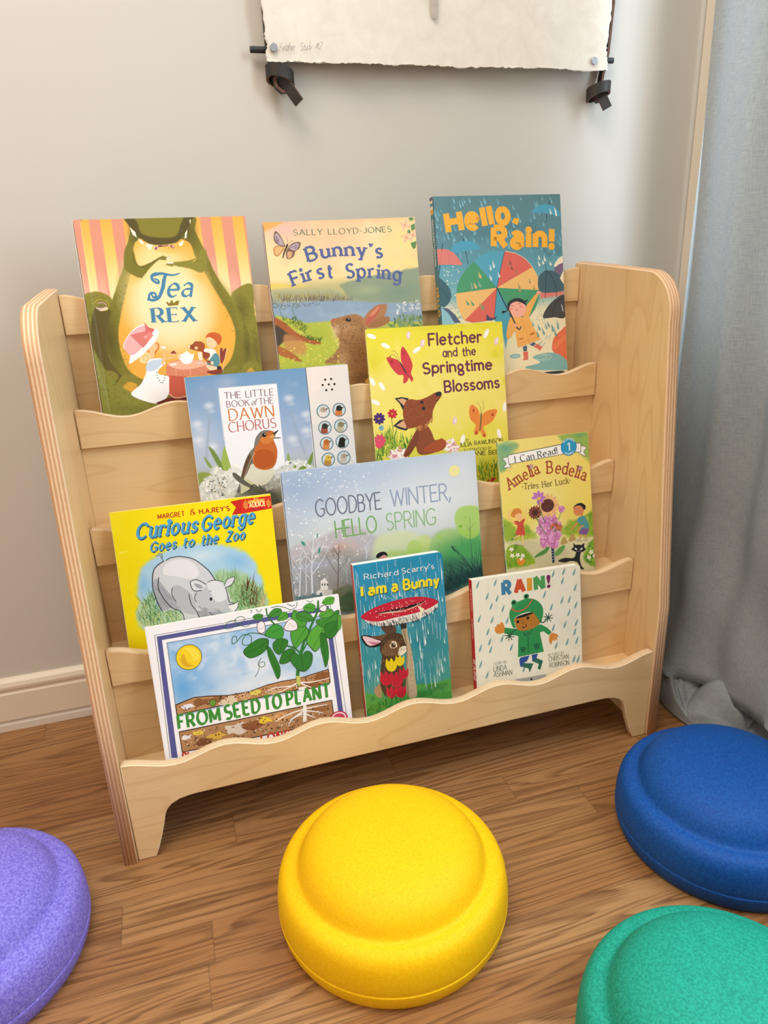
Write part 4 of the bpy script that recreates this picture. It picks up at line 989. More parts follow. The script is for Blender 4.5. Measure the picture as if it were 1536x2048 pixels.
ART['hello'] = [
('vg', [(18.3, 'eee3c0'), (115.3, 'e3dfbc'), (143.0, '7fb2bc'), (188.7, '5f9cae'), (233.8, '5c8a96'), (294.5, '5a8288')]),
('nz', '48747e', 30, 0.5, 0.3, 0.5, '-4.4,296.1 216.6,292.4 212.0,199.0 -9.5,192.7'),
('b', '4f92a4', 107.1, 87.2, 24.7, 23.5, 0, 0.0, 1.0),
('b', 'e6dfc0', 14.9, 123.9, 28.5, 18.2, 0, 0.9, 1.0),
('b', 'ece2c2', 179.4, 98.5, 47.3, 31.8, 0, 0.95, 1.0),
('b', '6aaabb', 19.0, 176.6, 25.0, 22.5, 0, 0.7, 1.0),
('bp', '4f9fb4', '89.0,105.6 110.0,105.9 110.1,79.2 105.4,60.5 101.5,82.9', 3, 1, 0, 0),
('g', '7fb6c6 6ca6b8', '-1.3,294.6 214.8,292.5 212.0,199.0 -9.5,192.7', 130, 'drop', 5.76, 13.68, 2.88, -78, -66, 21),
('g', 'e8ead8', '3.4,189.2 36.8,190.8 30.1,145.9 14.9,123.9', 40, 'dot', 0.89, 2.38, 1.19, 0, 180, 22),
('g', '5d8f96 3f6f78', '8.0,142.5 36.6,142.5 37.5,108.8 19.0,111.4', 80, 'dot', 0.6, 1.51, 1.21, 0, 180, 23),
('g', '5d8f96 8fb8b4', '154.4,134.6 179.5,133.3 177.2,90.6 161.6,102.7', 60, 'dot', 0.63, 1.72, 1.25, 0, 180, 24),
('s', '4f9fbe', '163.8,266.3 171.2,273.7 183.8,277.6 197.9,276.1 208.3,269.1 214.1,258.8 188.4,264.2'),
('l', '1f3a44', 1.21, 1.21, '194.1,277.0 196.2,283.7'),
('l', '1f3a44', 1.21, 1.21, '189.7,262.4 186.9,250.6'),
('s', '4f9fbe', '22.8,215.2 30.9,223.8 46.2,227.3 59.6,225.8 67.7,221.0 72.0,214.9 65.5,213.6 46.8,212.1 26.5,209.1'),
('l', '1f3a44', 1.19, 1.19, '44.9,227.0 44.2,231.0'),
('l', '1f3a44', 1.19, 0.9, '47.1,211.6 49.6,192.5'),
('p', 'dc7f78', '-7.4,214.8 3.9,217.0 15.4,216.0 26.6,210.9 34.3,202.1 40.9,191.7 10.3,193.4 -7.8,193.4'),
('l', 'b55f5c', 0.44, 0.44, '7.8,214.2 2.1,193.7'),
('l', 'b55f5c', 0.44, 0.44, '16.9,213.9 20.3,193.0'),
('l', '1f3a44', 1.18, 1.18, '7.9,215.7 10.4,224.5'),
('l', '1f3a44', 1.19, 1.19, '3.3,192.9 0.2,178.9'),
('p', '4a9a70', '96.1,155.0 27.0,149.8 29.5,161.0 35.5,172.8 46.5,185.9 60.0,196.3'),
('p', '54a2bc', '96.1,155.0 60.0,196.3 71.6,204.4 85.6,209.1 99.4,210.6 112.8,209.7'),
('p', 'd9675a', '96.1,155.0 112.8,209.7 130.4,206.0 147.4,196.9 159.9,183.8'),
('p', 'ecbc74', '96.1,155.0 159.9,183.8 167.2,171.4 170.5,158.8 170.0,147.6'),
('p', '4a9a70', '96.1,155.0 170.0,147.6 168.4,133.9 160.7,118.6 148.2,105.1 134.1,93.4'),
('p', '4f9fb4', '96.1,155.0 134.1,93.4 108.8,85.6 88.2,107.2'),
('p', 'd9675a', '96.1,155.0 88.2,107.2 71.6,105.1 50.8,104.1 37.5,108.8'),
('p', 'ecbc74', '96.1,155.0 37.4,108.0 30.1,123.0 26.4,136.9 26.7,149.8'),
('l', 'efe0c0', 0.76, 0.76, '112.8,209.5 130.4,205.8 147.4,196.8 159.9,183.6'),
('l', '2b4350', 0.77, 0.77, '96.1,155.0 104.5,183.4 112.8,209.5'),
('l', '2b4350', 0.77, 0.77, '96.1,155.0 88.2,107.2'),
('g', '7fae94 e4b878', '39.0,175.7 70.2,184.9 69.0,166.7 39.8,163.5', 7, 'drop', 8.28, 12.8, 3.91, -80, -70, 25),
('g', 'c7dde0', '77.8,195.1 106.0,206.1 100.4,172.9 83.2,173.7', 5, 'drop', 9.06, 13.59, 3.93, -80, -70, 26),
('g', '8a5148 b07a5a', '116.0,199.7 139.7,186.5 121.2,171.9', 4, 'drop', 6.84, 11.41, 3.65, -80, -70, 27),
('g', 'a99a66', '130.0,171.5 165.4,169.9 162.7,154.5 130.8,156.1', 4, 'drop', 8.46, 12.3, 4.0, -80, -70, 28),
('g', '5f9a78 b38a58', '39.8,140.8 84.5,143.0 73.2,128.2 45.6,126.7', 5, 'drop', 8.37, 12.93, 3.96, -70, -60, 29),
('s', '3f6670', '-6.1,174.7 5.3,171.2 15.9,158.7 18.2,145.0 10.6,133.3 -4.6,131.1'),
('l', '22424c', 0.6, 0.6, '-5.4,162.7 5.6,154.7 14.4,139.1'),
('s', '8fc0cc', '-6.3,130.4 8.6,128.8 21.1,115.9 25.3,104.9 -6.5,106.9'),
('p', '54607a', '1.2,130.0 11.9,127.9 22.9,117.3 31.3,105.3 20.3,106.0 11.4,121.1'),
('s', '44626e', '168.7,165.1 176.3,174.1 185.5,177.6 199.8,174.6 212.0,163.1 215.1,145.6 172.9,144.6'),
('bp', 'd9766a', '172.0,144.7 212.9,144.1 212.5,137.0 172.4,135.2', 5, 0.9, 0, 0),
('p', 'd77f76', '171.0,142.4 212.8,141.8 213.0,138.6 171.5,135.0'),
('l', '22343e', 0.93, 0.93, '183.5,187.0 183.3,176.9'),
('l', '22343e', 0.78, 0.78, '183.7,176.9 179.6,134.8'),
('l', '22343e', 0.78, 0.78, '185.5,176.8 197.3,160.6 200.5,135.3'),
('s', 'efe4c8', '198.4,182.5 204.4,193.1 216.5,198.9 216.0,188.0'),
('p', '7a6482', '197.4,179.4 205.8,185.3 216.0,188.8 215.6,181.7 209.5,167.9 199.8,174.6'),
('p', 'efe4c8', '207.5,164.1 215.4,177.1 214.3,154.3'),
('s', '45484a', '174.3,104.3 181.5,119.0 197.6,132.3 215.4,136.9 214.5,103.5 194.3,103.9'),
('l', '2a2c2e', 0.79, 0.79, '215.4,136.1 197.2,124.4 189.8,104.2'),
('p', 'a8aca8', '207.3,123.8 209.9,122.1 212.2,111.6 209.5,112.6'),
('s', 'e07250', '187.9,57.8 192.7,72.0 206.1,82.4 215.9,84.9 214.4,33.1 198.5,42.5 189.7,49.6'),
('p', 'e8835a', '190.3,60.9 213.2,75.5 214.7,68.9 191.6,51.1'),
('p', '5f9a98', '194.2,83.1 198.3,74.8 196.4,72.6 193.8,75.1'),
('s', '7fb3b2', '152.7,42.7 160.2,47.0 185.9,48.3 204.1,42.1 215.6,29.8 214.1,18.4 148.0,23.7 139.3,29.2 165.0,33.7'),
('l', 'c6dcd0', 0.8, 0.8, '154.6,44.2 167.5,47.2 183.8,43.6 183.6,38.7 167.0,37.6 158.1,41.5'),
('l', 'c6dcd0', 0.64, 0.64, '162.8,43.5 172.9,44.4 178.2,41.6 168.9,39.5'),
('e', '7fb3b2', 121.5, 47.4, 9.64, 3.5, 0),
('e', 'a9cdc6', 121.5, 47.4, 6.43, 1.91, 0),
('s', '36454a', '165.8,15.8 178.8,18.0 202.9,17.7 208.4,15.6 202.5,11.2'),
('l', '2b3c44', 1.99, 1.99, '96.1,155.0 123.7,97.2'),
('p', 'd9705a', '135.3,52.8 144.3,52.9 143.9,40.1 133.5,39.3 136.5,43.1'),
('p', 'd9705a', '154.6,59.4 161.2,64.5 170.9,57.8 165.1,52.2 161.7,56.5'),
('p', '54607a', '135.8,61.5 143.0,62.6 142.8,53.4 136.2,53.5'),
('p', '54607a', '147.6,63.9 155.9,67.3 159.4,63.9 153.7,60.3'),
('s', 'eeb05e', '118.2,108.5 113.4,102.5 109.0,88.7 107.9,77.7 112.5,75.1 123.1,87.8 124.5,97.1'),
('p', 'eeb05e', '120.9,109.9 136.7,107.4 149.2,106.6 158.8,85.4 167.9,70.5 146.8,65.5 126.7,59.8 124.3,78.2'),
('p', 'eeb05e', '136.8,109.0 146.7,125.6 160.0,139.0 166.5,143.4 168.2,140.9 157.3,123.5 148.2,105.1'),
('s', 'f0a890', '163.9,143.5 168.5,146.4 172.9,143.8 169.1,140.9'),
('l', 'c98a40', 0.48, 0.48, '126.2,66.2 165.4,74.6'),
('l', 'c98a40', 0.47, 0.47, '135.7,105.1 144.1,81.6 147.7,64.7'),
('p', 'c0763c', '148.6,80.6 157.7,83.1 156.6,79.2 150.2,78.1'),
('p', 'c0763c', '128.5,74.0 138.4,75.7 135.5,72.7 130.1,72.3'),
('s', 'f2b09a', '112.8,121.3 118.6,130.3 132.9,132.7 141.6,129.1 144.6,119.5 138.7,110.4 129.6,107.8 117.5,111.7'),
('s', '2b3038', '112.4,121.3 113.4,130.6 122.5,136.3 133.2,137.0 143.5,132.1 144.9,124.2 141.5,127.5 129.3,132.1 118.5,128.8 114.5,120.4'),
('p', '2b3038', '142.7,132.1 149.1,134.9 147.0,130.3'),
('p', '2b3038', '112.3,119.8 102.0,118.0 105.7,120.2 102.7,114.9 109.0,116.9'),
('l', '3a2a2a', 0.62, 0.62, '118.3,124.9 120.5,126.8 122.7,124.6'),
('l', '3a2a2a', 0.62, 0.62, '130.8,127.3 133.1,129.2 134.7,127.6'),
('l', '3a2a2a', 0.62, 0.62, '125.9,119.8 128.1,118.1 130.0,120.3'),
('e', 'e88a80', 118.9, 121.0, 2.11, 1.4, 0),
('e', 'e88a80', 135.9, 123.9, 2.13, 1.41, 0),
('l', '2b3c44', 2.18, 1.87, '114.4,119.7 124.5,97.1 126.9,91.5 131.2,88.8 133.7,92.6'),
('s', 'f2b09a', '120.1,96.6 124.6,97.9 127.0,94.6 123.4,92.5'),
('p', '4a4a68', '74.3,106.5 75.8,115.7 80.6,110.8 87.5,108.8 92.9,112.4 90.8,107.0 82.0,105.3'),
('g', '7fb3b2', '159.6,67.9 183.6,74.2 183.1,64.6 164.4,56.3', 6, 'line', 4.79, 11.17, 0.8, 40, 60, 30),
('g', '6f9fa0 8fb8b0', '152.6,103.3 214.4,101.1 187.8,83.6 160.6,85.3', 12, 'drop', 9.46, 14.19, 3.78, -78, -66, 31),
('g', 'e4e4cc', '167.2,202.3 197.6,201.1 197.0,190.3 168.4,191.5', 5, 'drop', 7.68, 13.06, 3.69, -78, -66, 32),
('g', 'dfe6da', '180.2,276.5 205.0,274.5 202.7,265.4 183.2,267.4', 4, 'drop', 7.54, 11.31, 3.32, -78, -66, 33),
('t', 'fat', 'f3b136', 27.19, '17.0,240.4 74.6,247.6 124.6,253.5 141.2,254.5', 'Hello,'),
('t', 'fat', 'f3b136', 27.82, '89.6,218.0 200.8,211.8', 'Rain!'),
]
ART['dawn'] = [
('vg', [(18.4, '6f7460'), (64.6, '9ba08c'), (91.0, 'b3bdcc'), (125.8, '9db2d2'), (177.3, '7fa4cb'), (219.6, '6f9ac4')]),
('b', '93a9c8', 33.4, 185.3, 43.4, 30.4, 0, 0.8, 1.0),
('b', 'a9b6cf', 55.8, 202.0, 20.2, 11.8, 0, 0.8, 1.0),
('b', 'd6dde8', 9.9, 133.0, 36.6, 44.5, 0, 0.5, 1.0),
('b', 'c0cadb', 77.7, 99.4, 45.2, 28.2, 0, 0.5, 1.0),
('nz', 'b4c1d6', 24, 0.55, 0.3, 0.4, ''),
('b', 'e3e6ee', 27.5, 172.3, 9.7, 7.1, 0, 0.9, 1.0),
('b', 'd4d9e4', 29.9, 164.4, 8.4, 4.1, 0, 0.6, 1.0),
('b', 'e3e6ee', 139.0, 172.2, 10.3, 7.3, 0, 0.9, 1.0),
('b', 'd4d9e4', 141.7, 164.1, 8.9, 4.2, 0, 0.6, 1.0),
('b', 'e3e6ee', 8.5, 148.6, 9.6, 7.1, 0, 0.9, 1.0),
('b', 'd4d9e4', 10.9, 140.6, 8.3, 4.1, 0, 0.6, 1.0),
('b', 'e3e6ee', 7.3, 126.4, 9.7, 7.2, 0, 0.9, 1.0),
('b', 'd4d9e4', 9.6, 118.4, 8.4, 4.1, 0, 0.6, 1.0),
('b', 'e3e6ee', 161.4, 147.2, 10.4, 7.4, 0, 0.9, 1.0),
('b', 'd4d9e4', 164.2, 139.0, 9.0, 4.3, 0, 0.6, 1.0),
('b', 'e3e6ee', 138.0, 114.0, 10.4, 7.5, 0, 0.9, 1.0),
('b', 'd4d9e4', 140.7, 105.7, 9.0, 4.3, 0, 0.6, 1.0),
('b', 'e3e6ee', 26.2, 115.7, 9.8, 7.3, 0, 0.9, 1.0),
('b', 'd4d9e4', 28.6, 107.6, 8.5, 4.2, 0, 0.6, 1.0),
('b', 'e3e6ee', 159.0, 124.3, 10.5, 7.5, 0, 0.9, 1.0),
('b', 'd4d9e4', 161.7, 116.0, 9.1, 4.3, 0, 0.6, 1.0),
('bp', '97a7b8', '25.2,160.6 28.3,158.6 15.8,97.7 12.9,98.0', 3, 0.7, 0, 0),
('bp', '97a7b8', '138.0,154.8 140.3,154.6 155.4,90.5 152.5,89.1', 3, 0.7, 0, 0),
('bs', 'd8d8ce', '6.8,70.7 26.1,87.7 40.6,80.7 58.4,83.9 63.1,65.5 50.4,47.4 35.2,36.8 -3.7,42.0 0.7,62.6', 3, 0.9, 10, 8),
('bs', '8a9a48', '0.4,80.2 13.2,80.5 19.2,74.4 7.6,63.5 -0.9,63.7', 2, 1, 0, 0),
('bs', '6f8a3a', '19.4,115.5 27.0,108.6 34.9,90.2 37.3,81.1 29.4,87.3', 1.2, 1, 0, 0),
('bs', '9ab456', '34.3,92.0 41.4,114.0 46.4,99.4 48.1,85.1 38.7,79.1', 1.5, 1, 0, 0),
('bs', '7d9a40', '11.1,103.4 16.9,95.8 20.8,86.6 16.0,88.9', 1.2, 1, 0, 0),
('bs', '8fae54', '52.2,89.9 54.7,96.7 57.7,85.7 55.6,82.4', 1.2, 1, 0, 0),
('bs', 'cfd0cc', '105.0,60.3 119.5,76.6 136.5,83.7 154.2,79.8 164.4,71.3 165.0,60.3 123.6,65.3 114.5,48.3 99.5,42.9', 3, 0.9, 9, 7),
('bs', '7d9a3a', '135.5,74.7 145.1,79.4 154.9,77.0 151.3,69.2 138.5,68.9', 1.5, 1, 0, 0),
('bs', '6f8f38', '153.3,70.8 159.1,82.9 165.7,93.0 162.9,78.8 155.8,68.7', 1.2, 1, 0, 0),
('bs', '8aa64a', '126.9,86.6 129.6,95.3 131.3,86.1 129.1,82.7', 1.2, 1, 0, 0),
('bs', '9a958a', '82.7,52.3 102.3,67.9 115.7,59.0 111.9,41.3 95.7,41.5', 5, 0.8, 8, 6),
('bp', '3d3d34', '50.7,49.2 62.1,56.7 103.2,44.2 108.9,30.7 99.0,22.9 60.4,42.5', 8, 0.6, 0, 0),
('g', 'f3f3ee e6e6e0 cfd2cc', '0.7,62.6 25.8,86.0 40.4,78.9 58.2,82.1 55.4,59.3 35.6,40.3 0.1,45.0', 190, 'dab', 4.55, 10.5, 4.2, 0, 180, 41),
('g', '8f9088 b59a68 6a6a56', '11.2,64.8 24.7,77.3 41.3,71.7 33.1,47.8 9.4,50.9', 60, 'dot', 1.05, 2.45, 1.4, 0, 180, 42),
('g', 'f0f0ec d8d8d2', '121.8,81.8 143.6,82.8 159.3,75.6 156.9,70.4 120.4,69.3', 60, 'dab', 3.58, 7.87, 3.22, 0, 180, 43),
('g', 'cfd2ca b0b2a6', '91.0,62.1 116.5,66.2 112.3,44.9 92.6,45.6', 50, 'dab', 3.58, 7.87, 3.22, 0, 180, 44),
('p', 'eef0f5', '43.0,195.0 124.2,194.4 123.4,75.3 120.0,65.7 88.3,69.6 47.5,79.9 42.6,110.3'),
('b', 'c5cad6', -8.4, 243.9, 0.2, 0.2, 0, 0, 1.0),
('l', 'b9c2cf', 0.84, 0.84, '43.0,195.0 124.2,194.4'),
('l', 'cfd5df', 0.84, 0.84, '43.0,195.0 41.6,122.7'),
('g', 'f3f3ee e2e2dc', '38.3,75.6 55.4,87.8 64.0,72.5 55.4,59.3', 30, 'dab', 5.27, 10.55, 4.57, 0, 180, 45),
('g', 'e6e6e0 cfd2ca', '105.9,67.4 121.6,80.0 124.0,68.9 113.9,59.2', 24, 'dab', 4.66, 8.96, 3.94, 0, 180, 46),
('p', '5c5650', '57.5,62.6 53.9,46.9 50.4,47.4 54.1,55.9'),
('s', '7a7468', '82.4,109.4 87.5,123.0 95.4,130.1 105.9,130.2 112.6,126.5 113.6,120.2 103.7,110.6 91.6,97.8 75.2,78.3 62.7,62.0 57.8,64.4 65.7,86.6 74.5,101.5'),
('s', 'd9d7c4', '79.5,84.9 89.5,80.2 105.1,76.5 105.9,67.4 93.7,54.5 75.7,53.1 62.9,63.7 72.2,82.2'),
('s', 'c9c7a0', '63.1,65.5 76.0,54.9 60.8,46.1 55.6,46.7'),
('s', 'c2682c', '81.8,104.2 90.4,117.4 98.3,125.4 109.3,129.1 113.7,123.7 110.6,117.0 114.3,102.4 112.0,86.5 105.1,76.5 92.4,74.5 80.7,80.3 78.3,92.2'),
('s', 'b3571f', '83.1,100.5 95.9,104.4 109.1,95.8 107.5,81.7 92.7,77.1 81.0,83.0'),
('s', 'd07e3c', '92.3,119.0 101.6,123.3 110.1,120.6 107.6,113.8 96.7,111.4'),
('s', '7e786e', '86.5,122.2 95.4,130.1 102.4,129.9 94.6,124.0 88.0,112.4 82.4,109.4'),
('s', '6a5038', '65.7,86.6 74.2,99.8 76.7,90.6 67.4,72.1 58.6,64.3'),
('l', '2f2a26', 1.06, 0.53, '73.8,96.3 64.8,79.6 57.8,64.4'),
('l', 'b9b4a6', 0.88, 0.53, '81.4,100.7 72.6,85.8 63.3,67.3'),
('e', '1c1714', 98.5, 124.1, 3.15, 2.98, 0),
('e', 'e8e4dc', 99.7, 125.0, 0.87, 0.88, 0),
('s', '3c3630', '110.3,125.0 119.6,129.3 113.1,122.9'),
('s', '3c3630', '111.7,119.0 120.6,118.4 120.1,117.4 111.6,117.9'),
('s', 'd9a25e', '105.8,121.0 111.4,124.0 112.7,119.4 108.1,118.7'),
('s', '5f5c50', '47.5,72.8 52.1,74.9 69.2,57.6 84.2,49.4 95.7,41.5 91.8,38.4 71.8,50.0 55.6,61.1'),
('l', '3a362c', 1.43, 1.43, '67.9,46.9 74.2,55.1 79.2,52.7'),
('l', '3a362c', 1.25, 0.89, '82.9,54.0 85.8,48.3 89.2,46.9'),
('s', '5f5c50', '85.6,46.5 102.2,35.2 110.1,25.1 104.3,22.2 91.4,34.8'),
('p', 'e6e1de', '167.7,213.3 229.5,213.6 229.9,52.4 166.9,60.0'),
('p', 'efe4de', '167.7,213.3 200.9,213.4 200.0,186.1 166.9,173.2'),
('p', 'dedddd', '166.2,132.5 230.4,136.8 229.1,63.7 166.0,69.3'),
('l', '3c3a3a', 0.86, 0.86, '167.6,213.6 167.7,68.2'),
('e', '15130f', 194.2, 193.8, 1.63, 1.58, 0),
('e', '15130f', 203.0, 194.0, 1.64, 1.58, 0),
('e', '15130f', 189.8, 186.5, 1.63, 1.58, 0),
('e', '15130f', 198.8, 186.6, 1.64, 1.58, 0),
('e', '15130f', 207.2, 186.4, 1.64, 1.58, 0),
('e', '15130f', 194.3, 178.8, 1.64, 1.58, 0),
('e', '15130f', 202.9, 179.0, 1.64, 1.59, 0),
('e', '6d848c', 186.9, 149.2, 10.02, 10.12, 0),
('e', 'c9dadf', 186.9, 149.2, 8.38, 8.52, 0),
('s', 'e6ddd0', '180.8,142.7 181.8,149.7 186.4,152.8 190.3,149.8 190.2,142.1 186.1,141.1'),
('s', 'b8a894', '182.6,149.6 183.8,154.5 188.7,155.4 191.6,151.9 190.9,148.4 186.7,147.4'),
('e', '15130f', 187.6, 152.0, 0.73, 0.71, 0),
('p', '4a4034', '190.9,152.7 195.0,153.0 191.1,150.2'),
('e', '6d848c', 210.5, 149.1, 10.14, 10.17, 0),
('e', 'c9dadf', 210.5, 149.1, 8.48, 8.57, 0),
('s', 'd07a3c', '204.3,142.5 205.3,149.5 209.9,152.7 213.9,149.6 213.9,141.9 209.7,140.9'),
('s', '2a2624', '206.1,149.5 207.3,154.4 212.2,155.3 215.2,151.8 214.5,148.3 210.3,147.3'),
('e', '15130f', 211.1, 151.9, 0.74, 0.71, 0),
('p', '4a4034', '214.5,152.6 218.7,152.9 214.7,150.1'),
('e', '6d848c', 186.9, 125.4, 10.07, 10.2, 0),
('e', 'c9dadf', 186.9, 125.4, 8.42, 8.59, 0),
('s', '9a4a34', '180.7,118.8 181.8,125.9 186.3,129.0 190.2,125.9 190.2,118.2 186.0,117.2'),
('s', '33302e', '182.5,125.8 183.7,130.7 188.6,131.7 191.6,128.1 190.8,124.6 186.7,123.6'),
('e', '15130f', 187.5, 128.2, 0.73, 0.72, 0),
('p', '4a4034', '190.9,128.9 195.0,129.2 191.0,126.4'),
('e', '6d848c', 210.6, 125.6, 10.19, 10.25, 0),
('e', 'c9dadf', 210.6, 125.6, 8.52, 8.64, 0),
('s', 'b9b294', '204.4,119.0 205.4,126.2 210.0,129.3 214.0,126.2 214.0,118.4 209.8,117.4'),
('s', '8a8468', '206.2,126.1 207.4,131.0 212.3,132.0 215.3,128.4 214.6,124.9 210.4,123.8'),
('e', '15130f', 211.2, 128.5, 0.74, 0.72, 0),
('p', '4a4034', '214.7,129.2 218.8,129.5 214.8,126.7'),
('e', '6d848c', 187.1, 102.0, 10.12, 10.28, 0),
('e', 'c9dadf', 187.1, 102.0, 8.46, 8.66, 0),
('s', 'd28a50', '180.9,95.5 182.0,102.6 186.5,105.7 190.5,102.6 190.4,94.8 186.2,93.8'),
('s', 'c06a30', '182.7,102.5 183.9,107.5 188.8,108.4 191.8,104.8 191.1,101.2 186.9,100.2'),
('e', '15130f', 187.7, 104.9, 0.74, 0.72, 0),
('p', '4a4034', '191.1,105.6 195.2,105.9 191.3,103.0'),
('e', '6d848c', 210.6, 102.6, 10.24, 10.34, 0),
('e', 'c9dadf', 210.6, 102.6, 8.57, 8.7, 0),
('s', '181614', '204.3,96.0 205.4,103.1 210.0,106.3 214.0,103.1 214.0,95.3 209.8,94.3'),
('s', '181614', '206.1,103.1 207.4,108.0 212.3,108.9 215.3,105.3 214.6,101.8 210.4,100.8'),
('e', '15130f', 211.2, 105.4, 0.74, 0.72, 0),
('p', '4a4034', '214.7,106.1 218.8,106.4 214.8,103.6'),
('e', '6d848c', 187.1, 78.7, 10.17, 10.36, 0),
('e', 'c9dadf', 187.1, 78.7, 8.51, 8.73, 0),
('s', 'b98a3a', '180.9,72.1 182.0,79.3 186.6,82.4 190.5,79.2 190.5,71.4 186.3,70.4'),
('s', 'd8b43c', '182.7,79.2 184.0,84.2 188.9,85.1 191.9,81.5 191.1,77.9 186.9,76.9'),
('e', '15130f', 187.8, 81.6, 0.74, 0.73, 0),
('p', '4a4034', '191.2,82.3 195.3,82.5 191.3,79.7'),
('e', '6d848c', 210.7, 78.7, 10.29, 10.42, 0),
('e', 'c9dadf', 210.7, 78.7, 8.61, 8.77, 0),
('s', 'c8bcb0', '204.4,72.1 205.5,79.3 210.1,82.5 214.1,79.3 214.1,71.3 209.9,70.4'),
('s', 'b0a294', '206.2,79.3 207.5,84.3 212.4,85.2 215.5,81.5 214.7,77.9 210.5,76.9'),
('e', '15130f', 211.3, 81.6, 0.75, 0.73, 0),
('p', '4a4034', '214.8,82.3 219.0,82.6 214.9,79.7'),
('t', 'light', '6a4038', 8.84, '49.5,179.3 118.2,178.7', 'THE LITTLE'),
('t', 'light', '7a4638', 8.54, '51.1,167.7 83.2,167.4', 'BOOK'),
('t', 'ital', '6a4038', 8.27, '85.4,167.2 92.7,167.3', 'of'),
('t', 'light', '7a4638', 8.63, '95.9,167.2 116.9,167.3', 'THE'),
('t', 'light', 'cf7c3e', 15.82, '52.2,149.0 116.0,148.9', 'DAWN'),
('t', 'light', 'b84a42', 13.83, '49.9,132.9 117.2,132.9', 'CHORUS'),
]
